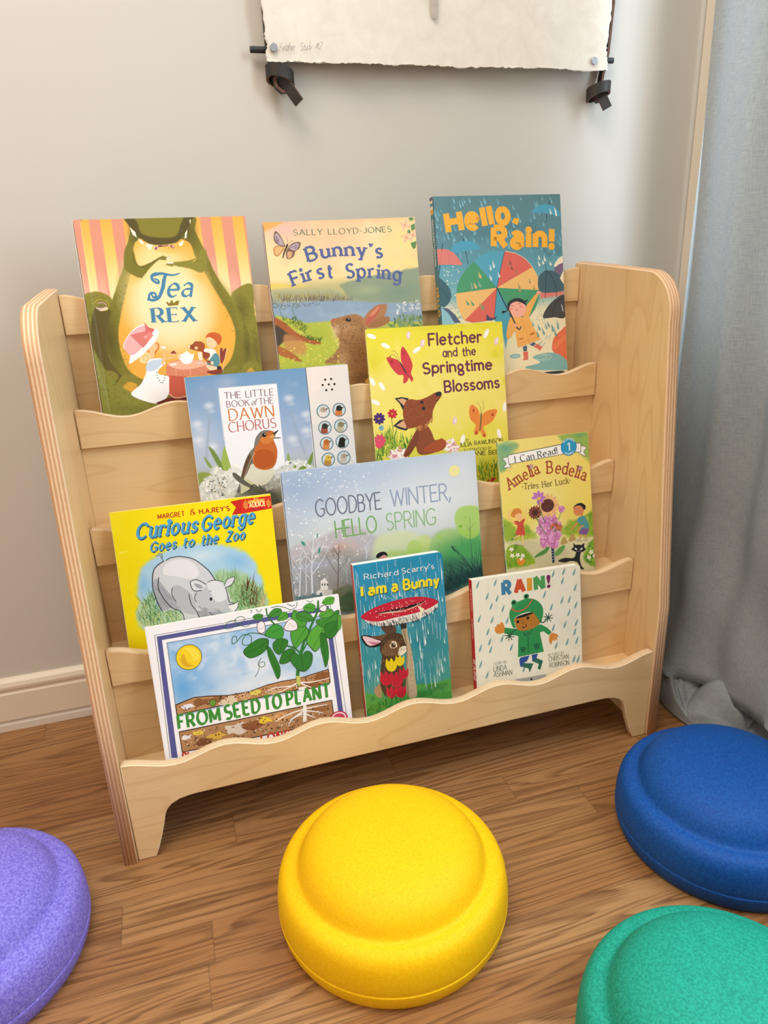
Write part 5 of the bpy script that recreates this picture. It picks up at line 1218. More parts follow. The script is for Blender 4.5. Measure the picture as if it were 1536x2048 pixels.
ART['fletch'] = [
('vg', [(8.5, 'b5bd34'), (85.6, 'e8dd58'), (117.3, 'efe070'), (179.8, 'efe070'), (233.8, 'ecdf46'), (262.7, 'e2dc2a')]),
('nz', 'dbd21a', 26, 0.5, 0.25, 0.7, '-1.9,257.9 220.1,259.9 219.2,155.0 187.9,220.9 88.0,250.0 36.1,215.0 1.1,202.2'),
('b', 'd8d020', 6.6, 209.4, 19.1, 30.2, 0, 0.7, 1.0),
('b', 'd9d22a', 179.8, 93.5, 39.0, 26.0, 0, 0.4, 1.0),
('nz', 'f6ea9a', 20, 0.55, 0.3, 0.4, ''),
('b', 'dbcf30', 105.0, 255.1, 69.8, 9.2, 0, 0.6, 1.0),
('e', 'f7f3ea', 8.2, 246.2, 7.3, 3.29, -20),
('e', 'fffdf6', 8.8, 246.6, 3.81, 1.5, -20),
('e', 'f7f3ea', 28.5, 231.4, 7.39, 3.32, -25),
('e', 'fffdf6', 29.2, 231.8, 3.86, 1.51, -25),
('e', 'f7f3ea', 76.8, 222.4, 7.58, 3.36, 30),
('e', 'fffdf6', 77.5, 222.8, 3.96, 1.53, 30),
('e', 'f7f3ea', 191.2, 239.8, 7.99, 3.44, 60),
('e', 'fffdf6', 191.9, 240.3, 4.17, 1.56, 60),
('e', 'e8c6cf', 65.4, 244.4, 5.88, 3.34, 80),
('e', 'f5e6e6', 66.0, 244.8, 3.92, 1.52, 80),
('e', 'e8c6cf', 86.6, 231.7, 5.95, 3.36, 80),
('e', 'f5e6e6', 87.3, 232.1, 3.97, 1.53, 80),
('e', 'e8c6cf', 207.6, 227.6, 6.32, 3.46, 70),
('e', 'f5e6e6', 208.3, 228.0, 4.21, 1.57, 70),
('e', 'e8c6cf', 130.3, 111.7, 6.21, 3.51, 80),
('e', 'f5e6e6', 131.0, 112.1, 4.14, 1.6, 80),
('e', 'f7f3ea', 6.2, 149.9, 7.41, 3.38, -30),
('e', 'fffdf6', 6.9, 150.3, 3.87, 1.54, -30),
('e', 'f7f3ea', 215.7, 126.1, 8.24, 3.57, 80),
('e', 'fffdf6', 216.5, 126.5, 4.3, 1.62, 80),
('e', 'f7f3ea', 203.4, 84.7, 8.25, 3.6, -80),
('e', 'fffdf6', 204.1, 85.1, 4.3, 1.64, -80),
('e', 'f7f3ea', 17.9, 172.8, 7.43, 3.37, -60),
('e', 'fffdf6', 18.6, 173.2, 3.88, 1.53, -60),
('e', 'f7f3ea', 141.2, 81.7, 8.01, 3.55, 70),
('e', 'fffdf6', 142.0, 82.1, 4.18, 1.61, 70),
('e', 'f7f3ea', 3.7, 180.7, 7.37, 3.35, -60),
('e', 'fffdf6', 4.4, 181.1, 3.84, 1.52, -60),
('s', 'cf3f45', '51.0,207.9 51.7,223.2 55.4,228.3 61.0,221.0 66.6,208.4 68.3,199.1 65.0,188.5 68.0,180.6 64.9,176.2 61.3,182.6 56.8,189.1'),
('s', 'cf3f45', '56.8,189.1 48.4,206.6 39.1,212.5 28.7,214.3 31.9,204.6 37.7,195.1 45.2,187.6 52.5,186.3 51.6,174.8 57.5,176.7 60.9,182.7'),
('s', 'b02c38', '53.6,220.0 56.5,222.1 58.3,218.2 55.7,216.0'),
('s', 'b02c38', '33.1,209.1 37.3,210.4 38.5,205.7 35.2,204.4'),
('l', '4a2a48', 1.83, 2.44, '49.1,205.8 56.9,190.7'),
('l', '4a2a48', 0.92, 0.61, '56.9,190.7 62.8,181.0'),
('l', '3c3a2a', 0.46, 0.46, '48.5,207.3 46.7,215.9 42.3,222.2 37.6,223.3'),
('l', '3c3a2a', 0.46, 0.46, '47.6,206.6 43.3,214.6 38.0,218.3 34.2,216.7'),
('e', '3c3a2a', 34.4, 215.1, 1.13, 1.06, 0),
('s', 'e88a3c', '172.5,116.8 169.6,126.8 160.5,134.0 155.2,126.4 156.4,111.8 164.5,102.2 161.2,91.9 163.4,86.0 169.0,89.6 171.6,102.3'),
('s', 'e88a3c', '175.0,115.0 185.2,122.2 201.2,123.3 199.8,114.5 191.1,103.8 177.4,97.7 181.2,86.8 179.9,80.7 174.0,85.9 172.0,95.8'),
('s', 'b8452c', '161.2,126.7 164.0,126.4 163.7,122.4 161.5,122.6'),
('s', 'b8452c', '192.9,117.5 196.4,117.2 195.3,113.2 192.6,113.8'),
('e', 'b8452c', 164.6, 90.0, 2.11, 2.27, 0),
('e', 'b8452c', 177.5, 84.7, 2.13, 2.28, 0),
('l', '6d6a3c', 2.58, 1.93, '174.7,118.3 173.1,103.8 170.9,92.7'),
('l', '3c3a2a', 0.48, 0.48, '174.4,119.1 174.2,129.6 168.2,136.8'),
('l', '3c3a2a', 0.48, 0.48, '175.3,119.0 180.3,129.1 177.4,139.0'),
('g', '5f9a34 7fae3c 3f7a34 a3b83c', '-2.8,83.8 17.9,95.9 55.1,84.4 51.3,57.7 0.1,59.9', 120, 'blade', 10.93, 24.98, 3.12, 60, 125, 51),
('g', '5f9a2c 86a82c 4a7f2c c2bd34', '160.0,33.1 197.4,30.7 197.7,5.6 163.8,9.5', 110, 'blade', 9.86, 21.36, 2.63, 65, 115, 52),
('b', '8fa52e', 180.6, 20.9, 23.3, 21.5, 0, 0.8, 1.0),
('e', '4b2a70', 14.9, 124.3, 4.23, 2.42, -10.0),
('e', '4b2a70', 12.8, 121.5, 4.22, 2.42, -50.0),
('e', '4b2a70', 9.4, 120.6, 4.22, 2.42, -90.0),
('e', '4b2a70', 6.1, 122.1, 4.21, 2.41, -130.0),
('e', '4b2a70', 4.6, 125.2, 4.2, 2.41, -170.0),
('e', '4b2a70', 5.5, 128.5, 4.2, 2.41, -210.0),
('e', '4b2a70', 8.4, 130.4, 4.21, 2.41, -250.0),
('e', '4b2a70', 12.0, 130.1, 4.22, 2.41, -290.0),
('e', '4b2a70', 14.5, 127.7, 4.22, 2.42, -330.0),
('e', '4b2a70', 9.8, 125.6, 4.64, 4.43, 0),
('e', 'e6b04a', 9.2, 125.6, 1.3, 1.24, 0),
('e', 'c23038', 35.3, 129.9, 3.61, 2.05, -10.0),
('e', 'c23038', 33.3, 127.3, 3.61, 2.05, -55.0),
('e', 'c23038', 29.9, 126.9, 3.6, 2.05, -100.0),
('e', 'c23038', 27.2, 128.9, 3.6, 2.05, -145.0),
('e', 'c23038', 26.7, 132.1, 3.59, 2.05, -190.0),
('e', 'c23038', 28.8, 134.7, 3.59, 2.05, -235.0),
('e', 'c23038', 32.1, 135.1, 3.6, 2.05, -280.0),
('e', 'c23038', 34.9, 133.1, 3.61, 2.05, -325.0),
('e', 'c23038', 31.0, 131.0, 3.96, 3.76, 0),
('e', 'e6b04a', 30.4, 131.1, 1.31, 1.24, 0),
('e', 'd4506a', 13.3, 91.5, 4.57, 2.63, -10.0),
('e', 'd4506a', 11.1, 88.5, 4.57, 2.63, -50.0),
('e', 'd4506a', 7.4, 87.6, 4.56, 2.63, -90.0),
('e', 'd4506a', 3.8, 89.2, 4.56, 2.62, -130.0),
('e', 'd4506a', 2.2, 92.6, 4.55, 2.62, -170.0),
('e', 'd4506a', 3.2, 96.1, 4.55, 2.62, -210.0),
('e', 'd4506a', 6.3, 98.2, 4.55, 2.62, -250.0),
('e', 'd4506a', 10.2, 97.9, 4.56, 2.62, -290.0),
('e', 'd4506a', 12.9, 95.2, 4.57, 2.62, -330.0),
('e', 'd4506a', 7.8, 93.0, 5.02, 4.81, 0),
('e', 'e6b04a', 7.2, 93.0, 1.3, 1.25, 0),
('e', '7fb2c4', 14.4, 110.7, 2.12, 1.21, -10.0),
('e', '7fb2c4', 12.9, 109.1, 2.12, 1.21, -61.42857142857143),
('e', '7fb2c4', 10.6, 109.2, 2.11, 1.21, -112.85714285714286),
('e', '7fb2c4', 9.3, 110.9, 2.11, 1.21, -164.28571428571428),
('e', '7fb2c4', 9.8, 113.0, 2.11, 1.21, -215.71428571428572),
('e', '7fb2c4', 11.9, 113.9, 2.11, 1.21, -267.14285714285717),
('e', '7fb2c4', 13.9, 112.8, 2.12, 1.21, -318.57142857142856),
('e', '7fb2c4', 11.8, 111.4, 2.33, 2.22, 0),
('e', '4f8ab0', 11.2, 111.4, 1.3, 1.24, 0),
('l', '4f7a34', 0.93, 0.93, '28.9,124.7 29.8,110.5 29.7,102.7'),
('s', 'e04a6a', '1.0,89.7 9.5,93.6 13.9,86.9 6.8,81.3 2.1,83.3'),
('g', 'e9b9c0 f4dfe0 d88f9c fbf3ee', '19.1,70.6 38.0,79.8 52.3,70.4 46.4,59.8 23.3,62.2', 60, 'dab', 5.67, 12.6, 3.15, 0, 180, 53),
('g', 'e9b9c0 f4dfe0 e0a0ac fbf3ee', '105.0,71.5 114.5,83.4 129.9,82.0 135.8,66.8 125.1,63.0', 50, 'dab', 5.78, 12.85, 3.21, 0, 180, 54),
('g', 'c23038 9a2a34', '180.1,12.7 187.6,16.8 194.6,14.4 196.1,9.2', 10, 'dab', 3.98, 6.64, 2.99, 0, 180, 55),
('s', '8a4a2c', '70.2,106.0 83.9,108.7 91.5,96.9 95.7,85.3 107.8,86.5 110.7,79.0 101.4,68.6 80.5,64.3 67.2,67.3 63.1,78.9 51.9,65.6 42.8,66.6 51.4,80.0 62.9,98.0'),
('s', 'a8502c', '74.3,71.3 92.1,82.4 107.8,85.7 114.1,78.6 108.3,69.5 90.9,66.4'),
('s', '7a3f26', '62.8,96.4 70.0,103.6 68.8,87.9 53.7,67.0 45.3,67.1'),
('p', '1f2a30', '36.2,153.6 47.4,154.6 58.8,151.8 51.6,144.6 52.6,136.7 48.2,133.9 43.4,145.2'),
('p', 'd9a67c', '40.3,151.7 48.9,152.6 58.1,147.2 51.2,139.9'),
('p', '1f2a30', '30.5,112.8 41.4,120.4 49.7,121.3 53.5,106.0 50.0,103.9 40.3,107.2'),
('p', 'd9a67c', '35.0,112.9 47.9,119.8 52.4,113.2 50.2,106.7'),
('s', '8f4a2a', '53.5,147.5 60.3,150.4 73.5,148.2 87.1,151.1 101.1,157.0 109.6,157.9 111.8,153.0 107.1,146.3 101.5,140.4 95.7,129.9 93.3,120.6 84.0,110.3 70.4,108.4 55.2,106.6 50.6,111.7 47.2,127.7 49.6,140.1'),
('g', 'a55a34 7d3f22', '55.1,147.4 97.2,150.2 93.3,120.6 84.2,111.9 55.3,108.2 48.7,129.2', 150, 'line', 2.49, 6.22, 0.62, 200, 250, 56),
('g', 'a55a34 c07a4a', '63.7,109.0 84.3,113.4 95.2,123.6 94.8,118.8 83.8,107.1 70.0,103.6', 60, 'line', 2.83, 6.3, 0.63, 240, 300, 57),
('s', '1f2a30', '101.8,155.4 108.8,158.0 111.5,155.4 109.2,151.7 103.2,151.7'),
('e', '1f2024', 79.0, 144.2, 2.34, 2.19, 0),
('e', '1f2024', 80.8, 134.6, 2.68, 2.51, 0),
('l', '4a2418', 0.79, 0.79, '99.4,146.1 103.5,144.2 106.2,146.1'),
('t', 'hand', '6e2f4a', 16.57, '95.5,227.8 183.5,228.1', 'Fletcher'),
('t', 'hand', '6e2f4a', 12.09, '117.1,209.4 172.4,209.0', 'and the'),
('t', 'hand', '6e2f4a', 15.47, '83.2,186.9 198.3,185.4', 'Springtime'),
('t', 'hand', '6e2f4a', 16.35, '116.0,156.3 209.0,156.8', 'Blossoms'),
('t', 'handc', '3a3522', 4.53, '146.4,77.4 151.6,77.3', 'BY'),
('t', 'handc', '3a3522', 6.15, '135.2,70.4 209.3,71.6', 'JULIA RAWLINSON'),
('t', 'handc', '3a3522', 4.22, '142.6,62.5 189.6,61.7', 'ILLUSTRATIONS BY'),
('t', 'handc', '3a3522', 6.17, '135.1,56.1 213.2,52.7', 'TIPHANIE BEEKE'),
]
ART['gw'] = [
('vg', [(15.9, '8d96a0'), (119.3, 'c9d2d4'), (160.6, 'cfdbe6'), (201.6, 'bccde0'), (248.1, 'b3c6dc')]),
('b', '93a8cc', 19.3, 201.5, 85.0, 60.6, 0, 0.75, 1.0),
('b', 'a7bbd8', 93.6, 219.5, 88.0, 40.9, 0, 0.5, 1.0),
('b', 'e6ebf0', 219.2, 158.3, 95.0, 70.8, 0, 0.85, 1.0),
('b', 'dfe5ec', 274.9, 199.2, 46.1, 64.4, 0, 0.7, 1.0),
('b', 'a9bcd0', 9.5, 147.5, 40.7, 40.9, 0, 0.5, 1.0),
('e', 'e9e2ae', 256.8, 197.8, 9.15, 8.77, 0),
('e', 'f0e8a4', 256.8, 197.8, 7.78, 7.49, 0),
('bs', 'b9b4bc', '-0.1,115.6 42.1,124.2 74.7,134.5 98.2,135.5 126.7,116.7 147.1,98.7 135.3,65.7 58.5,77.4 -3.2,86.8', 6, 0.9, 0, 0),
('bs', 'd3dcae', '126.2,110.3 148.8,117.9 170.9,118.1 192.7,109.7 214.1,93.6 210.9,54.2 122.3,67.7', 8, 0.9, 0, 0),
('bs', 'c7b4b0', '59.1,105.0 75.0,115.4 89.9,115.4 103.5,100.7 93.2,82.9 63.5,85.2', 7, 0.75, 0, 0),
('b', 'c08a78', 71.6, 103.2, 16.9, 14.7, 0, 0.6, 1.0),
('bp', '9a9a98', '-2.3,95.1 61.4,106.8 103.5,100.7 128.0,82.0 120.9,4.3 -3.6,25.4', 10, 0.85, 20, 14),
('b', 'a7b2cc', 27.8, 86.3, 54.0, 10.5, 0, 0.8, 1.0),
('b', '8f94a4', 14.9, 62.9, 33.2, 25.2, 0, 0.6, 1.0),
('b', 'c5b8b4', 103.2, 96.5, 25.9, 12.7, 0, 0.6, 1.0),
('bs', 'b6d07a', '128.0,82.0 146.3,90.2 168.5,89.2 186.4,88.7 214.4,97.9 233.6,108.5 268.0,103.7 295.3,88.8 295.3,18.5 222.9,30.0 122.3,67.7', 7, 0.95, 0, 0),
('bs', '9cc47c', '209.5,94.2 219.8,108.2 238.4,112.2 266.0,108.4 279.3,97.7 259.1,78.3 213.0,80.5', 5, 0.7, 0, 0),
('bs', '6fae6a', '213.4,84.9 249.1,99.7 279.6,102.1 295.7,95.5 294.4,41.5 222.3,52.5', 14, 0.9, 0, 0),
('bs', '3f9a5a', '223.7,70.1 255.2,87.7 292.9,89.1 294.4,41.5 224.6,52.1', 16, 0.85, 0, 0),
('bp', '2f6a58', '223.2,63.5 258.0,62.8 295.1,50.5 295.9,27.6 226.5,15.9', 16, 0.95, 0, 0),
('bp', '1f4648', '225.9,38.5 295.9,45.8 295.9,27.6 227.4,12.4', 12, 0.95, 0, 0),
('bs', 'b2d266', '173.1,90.7 178.4,100.8 189.7,101.4 198.0,91.5 192.6,81.3 176.8,81.4', 3, 0.7, 0, 0),
('bs', 'c3d878', '192.1,103.2 203.8,108.2 212.3,100.4 206.9,90.2 193.5,92.1', 4, 0.6, 0, 0),
('bs', 'a4cf5a', '252.0,123.6 256.6,138.3 270.8,143.1 291.6,138.2 293.0,118.1 288.7,96.4 271.9,92.1 256.5,105.3', 3, 0.8, 0, 0),
('e', '7fb84a', 260.5, 112.9, 3.26, 2.63, 0),
('e', '96c85a', 269.6, 126.1, 1.87, 1.75, 0),
('e', '9ccc5e', 225.7, 101.4, 3.67, 3.06, 0),
('bs', '6f7a5c', '55.1,43.6 81.5,50.2 88.6,33.8 64.6,31.3', 4, 0.9, 0, 0),
('bs', '4c6a48', '60.8,14.5 63.5,31.4 84.7,38.8 86.3,10.2', 5, 0.95, 0, 0),
('nz', 'e9edf2', 5, 0.68, 0.12, 0.5, '1.5,223.8 180.5,230.8 126.2,110.3 98.8,49.6 -1.6,44.3'),
('nz', '7f868a', 9, 0.55, 0.2, 0.4, '-1.2,86.5 88.0,72.9 86.5,12.3 -3.4,27.5'),
('g', 'f4f7fa', '1.5,223.8 119.3,222.9 128.1,131.5 102.8,92.2 -3.2,48.8', 170, 'dot', 0.8, 2.6, 1.6, 0, 180, 61),
('l', 'd5dae2', 2.97, 1.19, '25.7,41.9 29.1,86.1 36.8,129.2'),
('l', 'd5dae2', 1.46, 0.58, '32.3,105.2 39.5,113.4 45.0,121.9'),
('l', 'd5dae2', 1.47, 0.59, '29.0,74.1 45.6,92.8 58.1,112.2'),
('l', 'd5dae2', 1.46, 0.59, '30.8,91.2 42.3,104.1 50.9,117.5'),
('l', 'd5dae2', 1.46, 0.58, '32.4,106.4 27.3,115.9 23.9,125.1'),
('l', 'd5dae2', 1.46, 0.59, '30.9,91.9 42.1,104.6 50.6,117.7'),
('l', 'd5dae2', 1.47, 0.59, '30.6,89.3 21.7,105.9 15.9,122.0'),
('l', 'd5dae2', 1.46, 0.58, '31.9,101.9 40.2,111.2 46.4,120.9'),
('l', 'c6ccd6', 2.53, 1.01, '6.6,42.9 11.7,77.2 16.4,111.2'),
('l', 'c6ccd6', 1.26, 0.5, '9.0,65.8 -0.9,84.8 -7.4,103.1'),
('l', 'c6ccd6', 1.25, 0.5, '10.2,77.3 2.8,91.5 -2.1,105.2'),
('l', 'c6ccd6', 1.25, 0.5, '11.7,91.4 17.7,98.2 22.2,105.2'),
('l', 'c6ccd6', 1.26, 0.5, '9.8,73.2 1.4,89.1 -4.0,104.5'),
('l', 'c6ccd6', 1.25, 0.5, '11.2,86.6 5.7,96.9 2.2,106.9'),
('l', 'c6ccd6', 1.25, 0.5, '12.8,101.3 15.8,104.8 18.1,108.3'),
('l', 'c6ccd6', 1.25, 0.5, '12.0,94.0 17.2,99.9 21.2,106.0'),
('l', 'cfd5dd', 1.69, 0.68, '17.7,49.7 19.8,78.0 23.8,105.9'),
('l', 'cfd5dd', 0.84, 0.34, '20.7,78.1 29.0,87.5 35.2,97.2'),
('l', 'cfd5dd', 0.84, 0.33, '21.5,86.0 17.1,94.2 14.3,102.2'),
('l', 'cfd5dd', 0.84, 0.33, '21.4,85.4 27.6,92.3 32.2,99.4'),
('l', 'cfd5dd', 0.84, 0.34, '20.3,74.7 13.5,87.6 9.0,100.2'),
('l', 'cfd5dd', 0.84, 0.34, '20.1,72.6 30.1,83.8 37.6,95.4'),
('l', 'cfd5dd', 0.84, 0.33, '21.2,83.4 28.0,91.0 33.0,98.8'),
('l', 'cfd5dd', 0.84, 0.34, '20.8,78.9 14.9,90.1 11.0,101.0'),
('l', 'b9c0cc', 1.47, 0.59, '-1.4,46.4 -0.4,63.2 -0.1,80.0'),
('l', 'b9c0cc', 0.73, 0.29, '0.5,63.7 -3.0,70.3 -5.3,76.8'),
('l', 'b9c0cc', 0.73, 0.29, '-0.1,58.0 -4.8,67.0 -7.9,75.8'),
('l', 'b9c0cc', 0.73, 0.29, '0.5,63.8 5.2,69.1 8.8,74.6'),
('l', 'b9c0cc', 0.73, 0.29, '1.3,71.1 -0.6,74.6 -1.8,78.1'),
('l', 'b9c0cc', 0.73, 0.29, '0.1,60.5 5.9,66.9 10.2,73.6'),
('l', 'b9c0cc', 0.73, 0.29, '0.2,61.5 -3.7,69.0 -6.3,76.4'),
('l', 'b9c0cc', 0.73, 0.29, '1.3,71.5 3.7,74.3 5.6,77.1'),
('l', '6d655f', 1.92, 0.77, '64.1,48.6 67.7,80.3 71.8,111.6'),
('l', '6d655f', 0.95, 0.38, '68.7,95.3 65.0,102.2 62.5,108.8'),
('l', '6d655f', 0.95, 0.38, '68.9,96.9 65.5,103.1 63.3,109.1'),
('l', '6d655f', 0.95, 0.38, '68.2,90.3 63.4,99.2 60.2,107.8'),
('l', '6d655f', 0.95, 0.38, '66.4,71.7 78.5,85.2 87.5,99.2'),
('l', '6d655f', 0.95, 0.38, '69.0,97.9 73.2,102.6 76.3,107.4'),
('l', '6d655f', 0.95, 0.38, '67.9,86.6 62.2,97.1 58.4,107.2'),
('l', '6d655f', 0.96, 0.38, '66.1,68.2 56.3,86.3 49.8,103.8'),
('l', 'cfd3d6', 0.85, 0.34, '110.7,84.6 112.7,95.1 114.6,105.5'),
('l', 'cfd3d6', 0.43, 0.17, '111.8,96.6 114.6,99.7 116.7,102.9'),
('l', 'cfd3d6', 0.43, 0.17, '111.4,91.4 108.0,97.4 105.8,103.1'),
('l', 'cfd3d6', 0.43, 0.17, '112.0,98.7 114.2,101.1 115.8,103.6'),
('l', 'cfd3d6', 0.43, 0.17, '112.4,102.2 113.4,103.4 114.2,104.7'),
('l', 'cfd3d6', 0.43, 0.17, '111.7,94.7 109.1,99.3 107.4,103.8'),
('l', 'cfd3d6', 0.43, 0.17, '111.6,94.2 108.9,99.0 107.1,103.7'),
('l', 'cfd3d6', 0.43, 0.17, '112.1,99.5 114.0,101.6 115.4,103.8'),
('l', 'dfe3e8', 0.85, 0.34, '110.9,86.7 111.2,96.4 110.6,106.1'),
('l', 'dfe3e8', 0.43, 0.17, '112.1,99.3 110.6,102.0 109.6,104.6'),
('l', 'dfe3e8', 0.43, 0.17, '112.3,101.1 111.2,103.0 110.4,104.9'),
('l', 'dfe3e8', 0.43, 0.17, '111.8,96.3 109.6,100.2 108.1,104.1'),
('l', 'dfe3e8', 0.43, 0.17, '112.3,102.0 111.5,103.6 110.9,105.1'),
('l', 'dfe3e8', 0.43, 0.17, '111.5,92.9 115.4,97.2 118.3,101.7'),
('l', 'dfe3e8', 0.43, 0.17, '111.9,96.8 109.8,100.6 108.4,104.2'),
('l', 'dfe3e8', 0.43, 0.17, '111.5,93.4 115.3,97.6 118.1,101.9'),
('l', 'c2c6ca', 1.07, 0.43, '78.7,55.0 79.4,72.1 84.7,88.5'),
('l', 'c2c6ca', 0.53, 0.21, '79.9,67.5 75.1,76.4 71.9,85.0'),
('l', 'c2c6ca', 0.53, 0.21, '79.8,66.8 74.8,75.9 71.5,84.8'),
('l', 'c2c6ca', 0.53, 0.21, '81.1,80.3 79.2,83.8 77.9,87.3'),
('l', 'c2c6ca', 0.53, 0.21, '80.4,72.6 76.7,79.4 74.3,85.9'),
('l', 'c2c6ca', 0.53, 0.21, '80.5,73.7 85.0,78.8 88.4,84.1'),
('l', 'c2c6ca', 0.53, 0.21, '80.4,72.4 76.7,79.3 74.2,85.9'),
('l', 'c2c6ca', 0.53, 0.21, '81.3,81.9 83.4,84.2 84.9,86.6'),
('p', '3f8f84', '17.3,124.6 22.2,122.4 23.2,116.4 18.8,119.2'),
('p', '3f8f84', '41.1,130.7 43.4,132.9 41.9,126.4 40.2,125.6'),
('p', '3f8f84', '41.8,110.6 44.6,111.3 43.2,104.1 39.9,102.5'),
('p', 'f0f0ee', '39.6,62.2 46.3,66.1 50.6,58.3 49.1,47.8 38.6,48.4'),
('p', 'd8d8d8', '34.4,49.1 55.4,46.8 55.1,39.3 42.9,39.1 31.6,42.1'),
('p', 'e6e6e4', '32.2,47.3 38.8,50.5 43.3,42.3 41.8,38.2 32.5,40.8'),
('p', '4a4e54', '40.9,58.4 42.6,58.3 42.4,55.1 40.5,55.2'),
('p', '4a4e54', '44.6,57.8 46.3,57.7 46.2,54.5 44.3,54.6'),
('p', '4a4e54', '48.4,57.2 50.1,57.1 49.9,53.9 48.0,54.0'),
('g', '4a6a74 5c7a80', '-1.4,46.4 40.2,43.9 39.6,37.5 0.2,41.8', 24, 'dab', 3.37, 6.31, 2.94, 0, 180, 62),
('s', '221d22', '125.0,85.1 127.6,89.7 134.4,91.9 140.8,89.9 142.5,84.2 134.8,84.3 128.1,83.1'),
('s', 'd99a8a', '130.3,83.4 137.2,86.7 141.7,83.3 136.5,78.6 131.0,79.4'),
('s', 'b54a3c', '123.3,78.4 131.2,81.6 138.7,79.4 142.4,71.2 120.5,72.3'),
('l', '1f4a44', 1.13, 0.45, '279.8,36.9 264.8,59.5 252.0,77.1 245.7,85.8'),
('g', '17403c', '244.5,84.8 256.3,72.0 253.9,70.1 244.1,80.4', 10, 'dab', 3.08, 5.29, 1.54, 100, 140, 63),
('g', '123430 1d4c48', '227.0,22.6 289.7,42.2 293.5,28.0 228.4,11.1', 60, 'blade', 17.87, 53.61, 1.34, 60, 150, 64),
('l', '3f7a58', 0.89, 0.45, '275.3,73.7 275.4,102.7 276.5,124.7'),
('l', '3f7a58', 0.66, 0.22, '275.9,102.6 268.8,114.7'),
('l', '3f7a58', 0.66, 0.22, '275.8,107.1 284.2,117.1'),
('l', '3f7a58', 0.66, 0.22, '261.8,82.3 260.4,95.9'),
('t', 'thin', '6d7288', 24.29, '42.3,156.1 140.1,155.4', 'GOODBYE'),
('t', 'thin', '92a4c0', 24.51, '154.0,156.8 248.7,155.9', 'WINTER,'),
('t', 'thin', '6faa5c', 24.06, '68.0,121.9 130.8,122.6', 'HELLO'),
('t', 'thin', '93ba88', 24.49, '143.9,122.9 222.6,121.3', 'SPRING'),
]
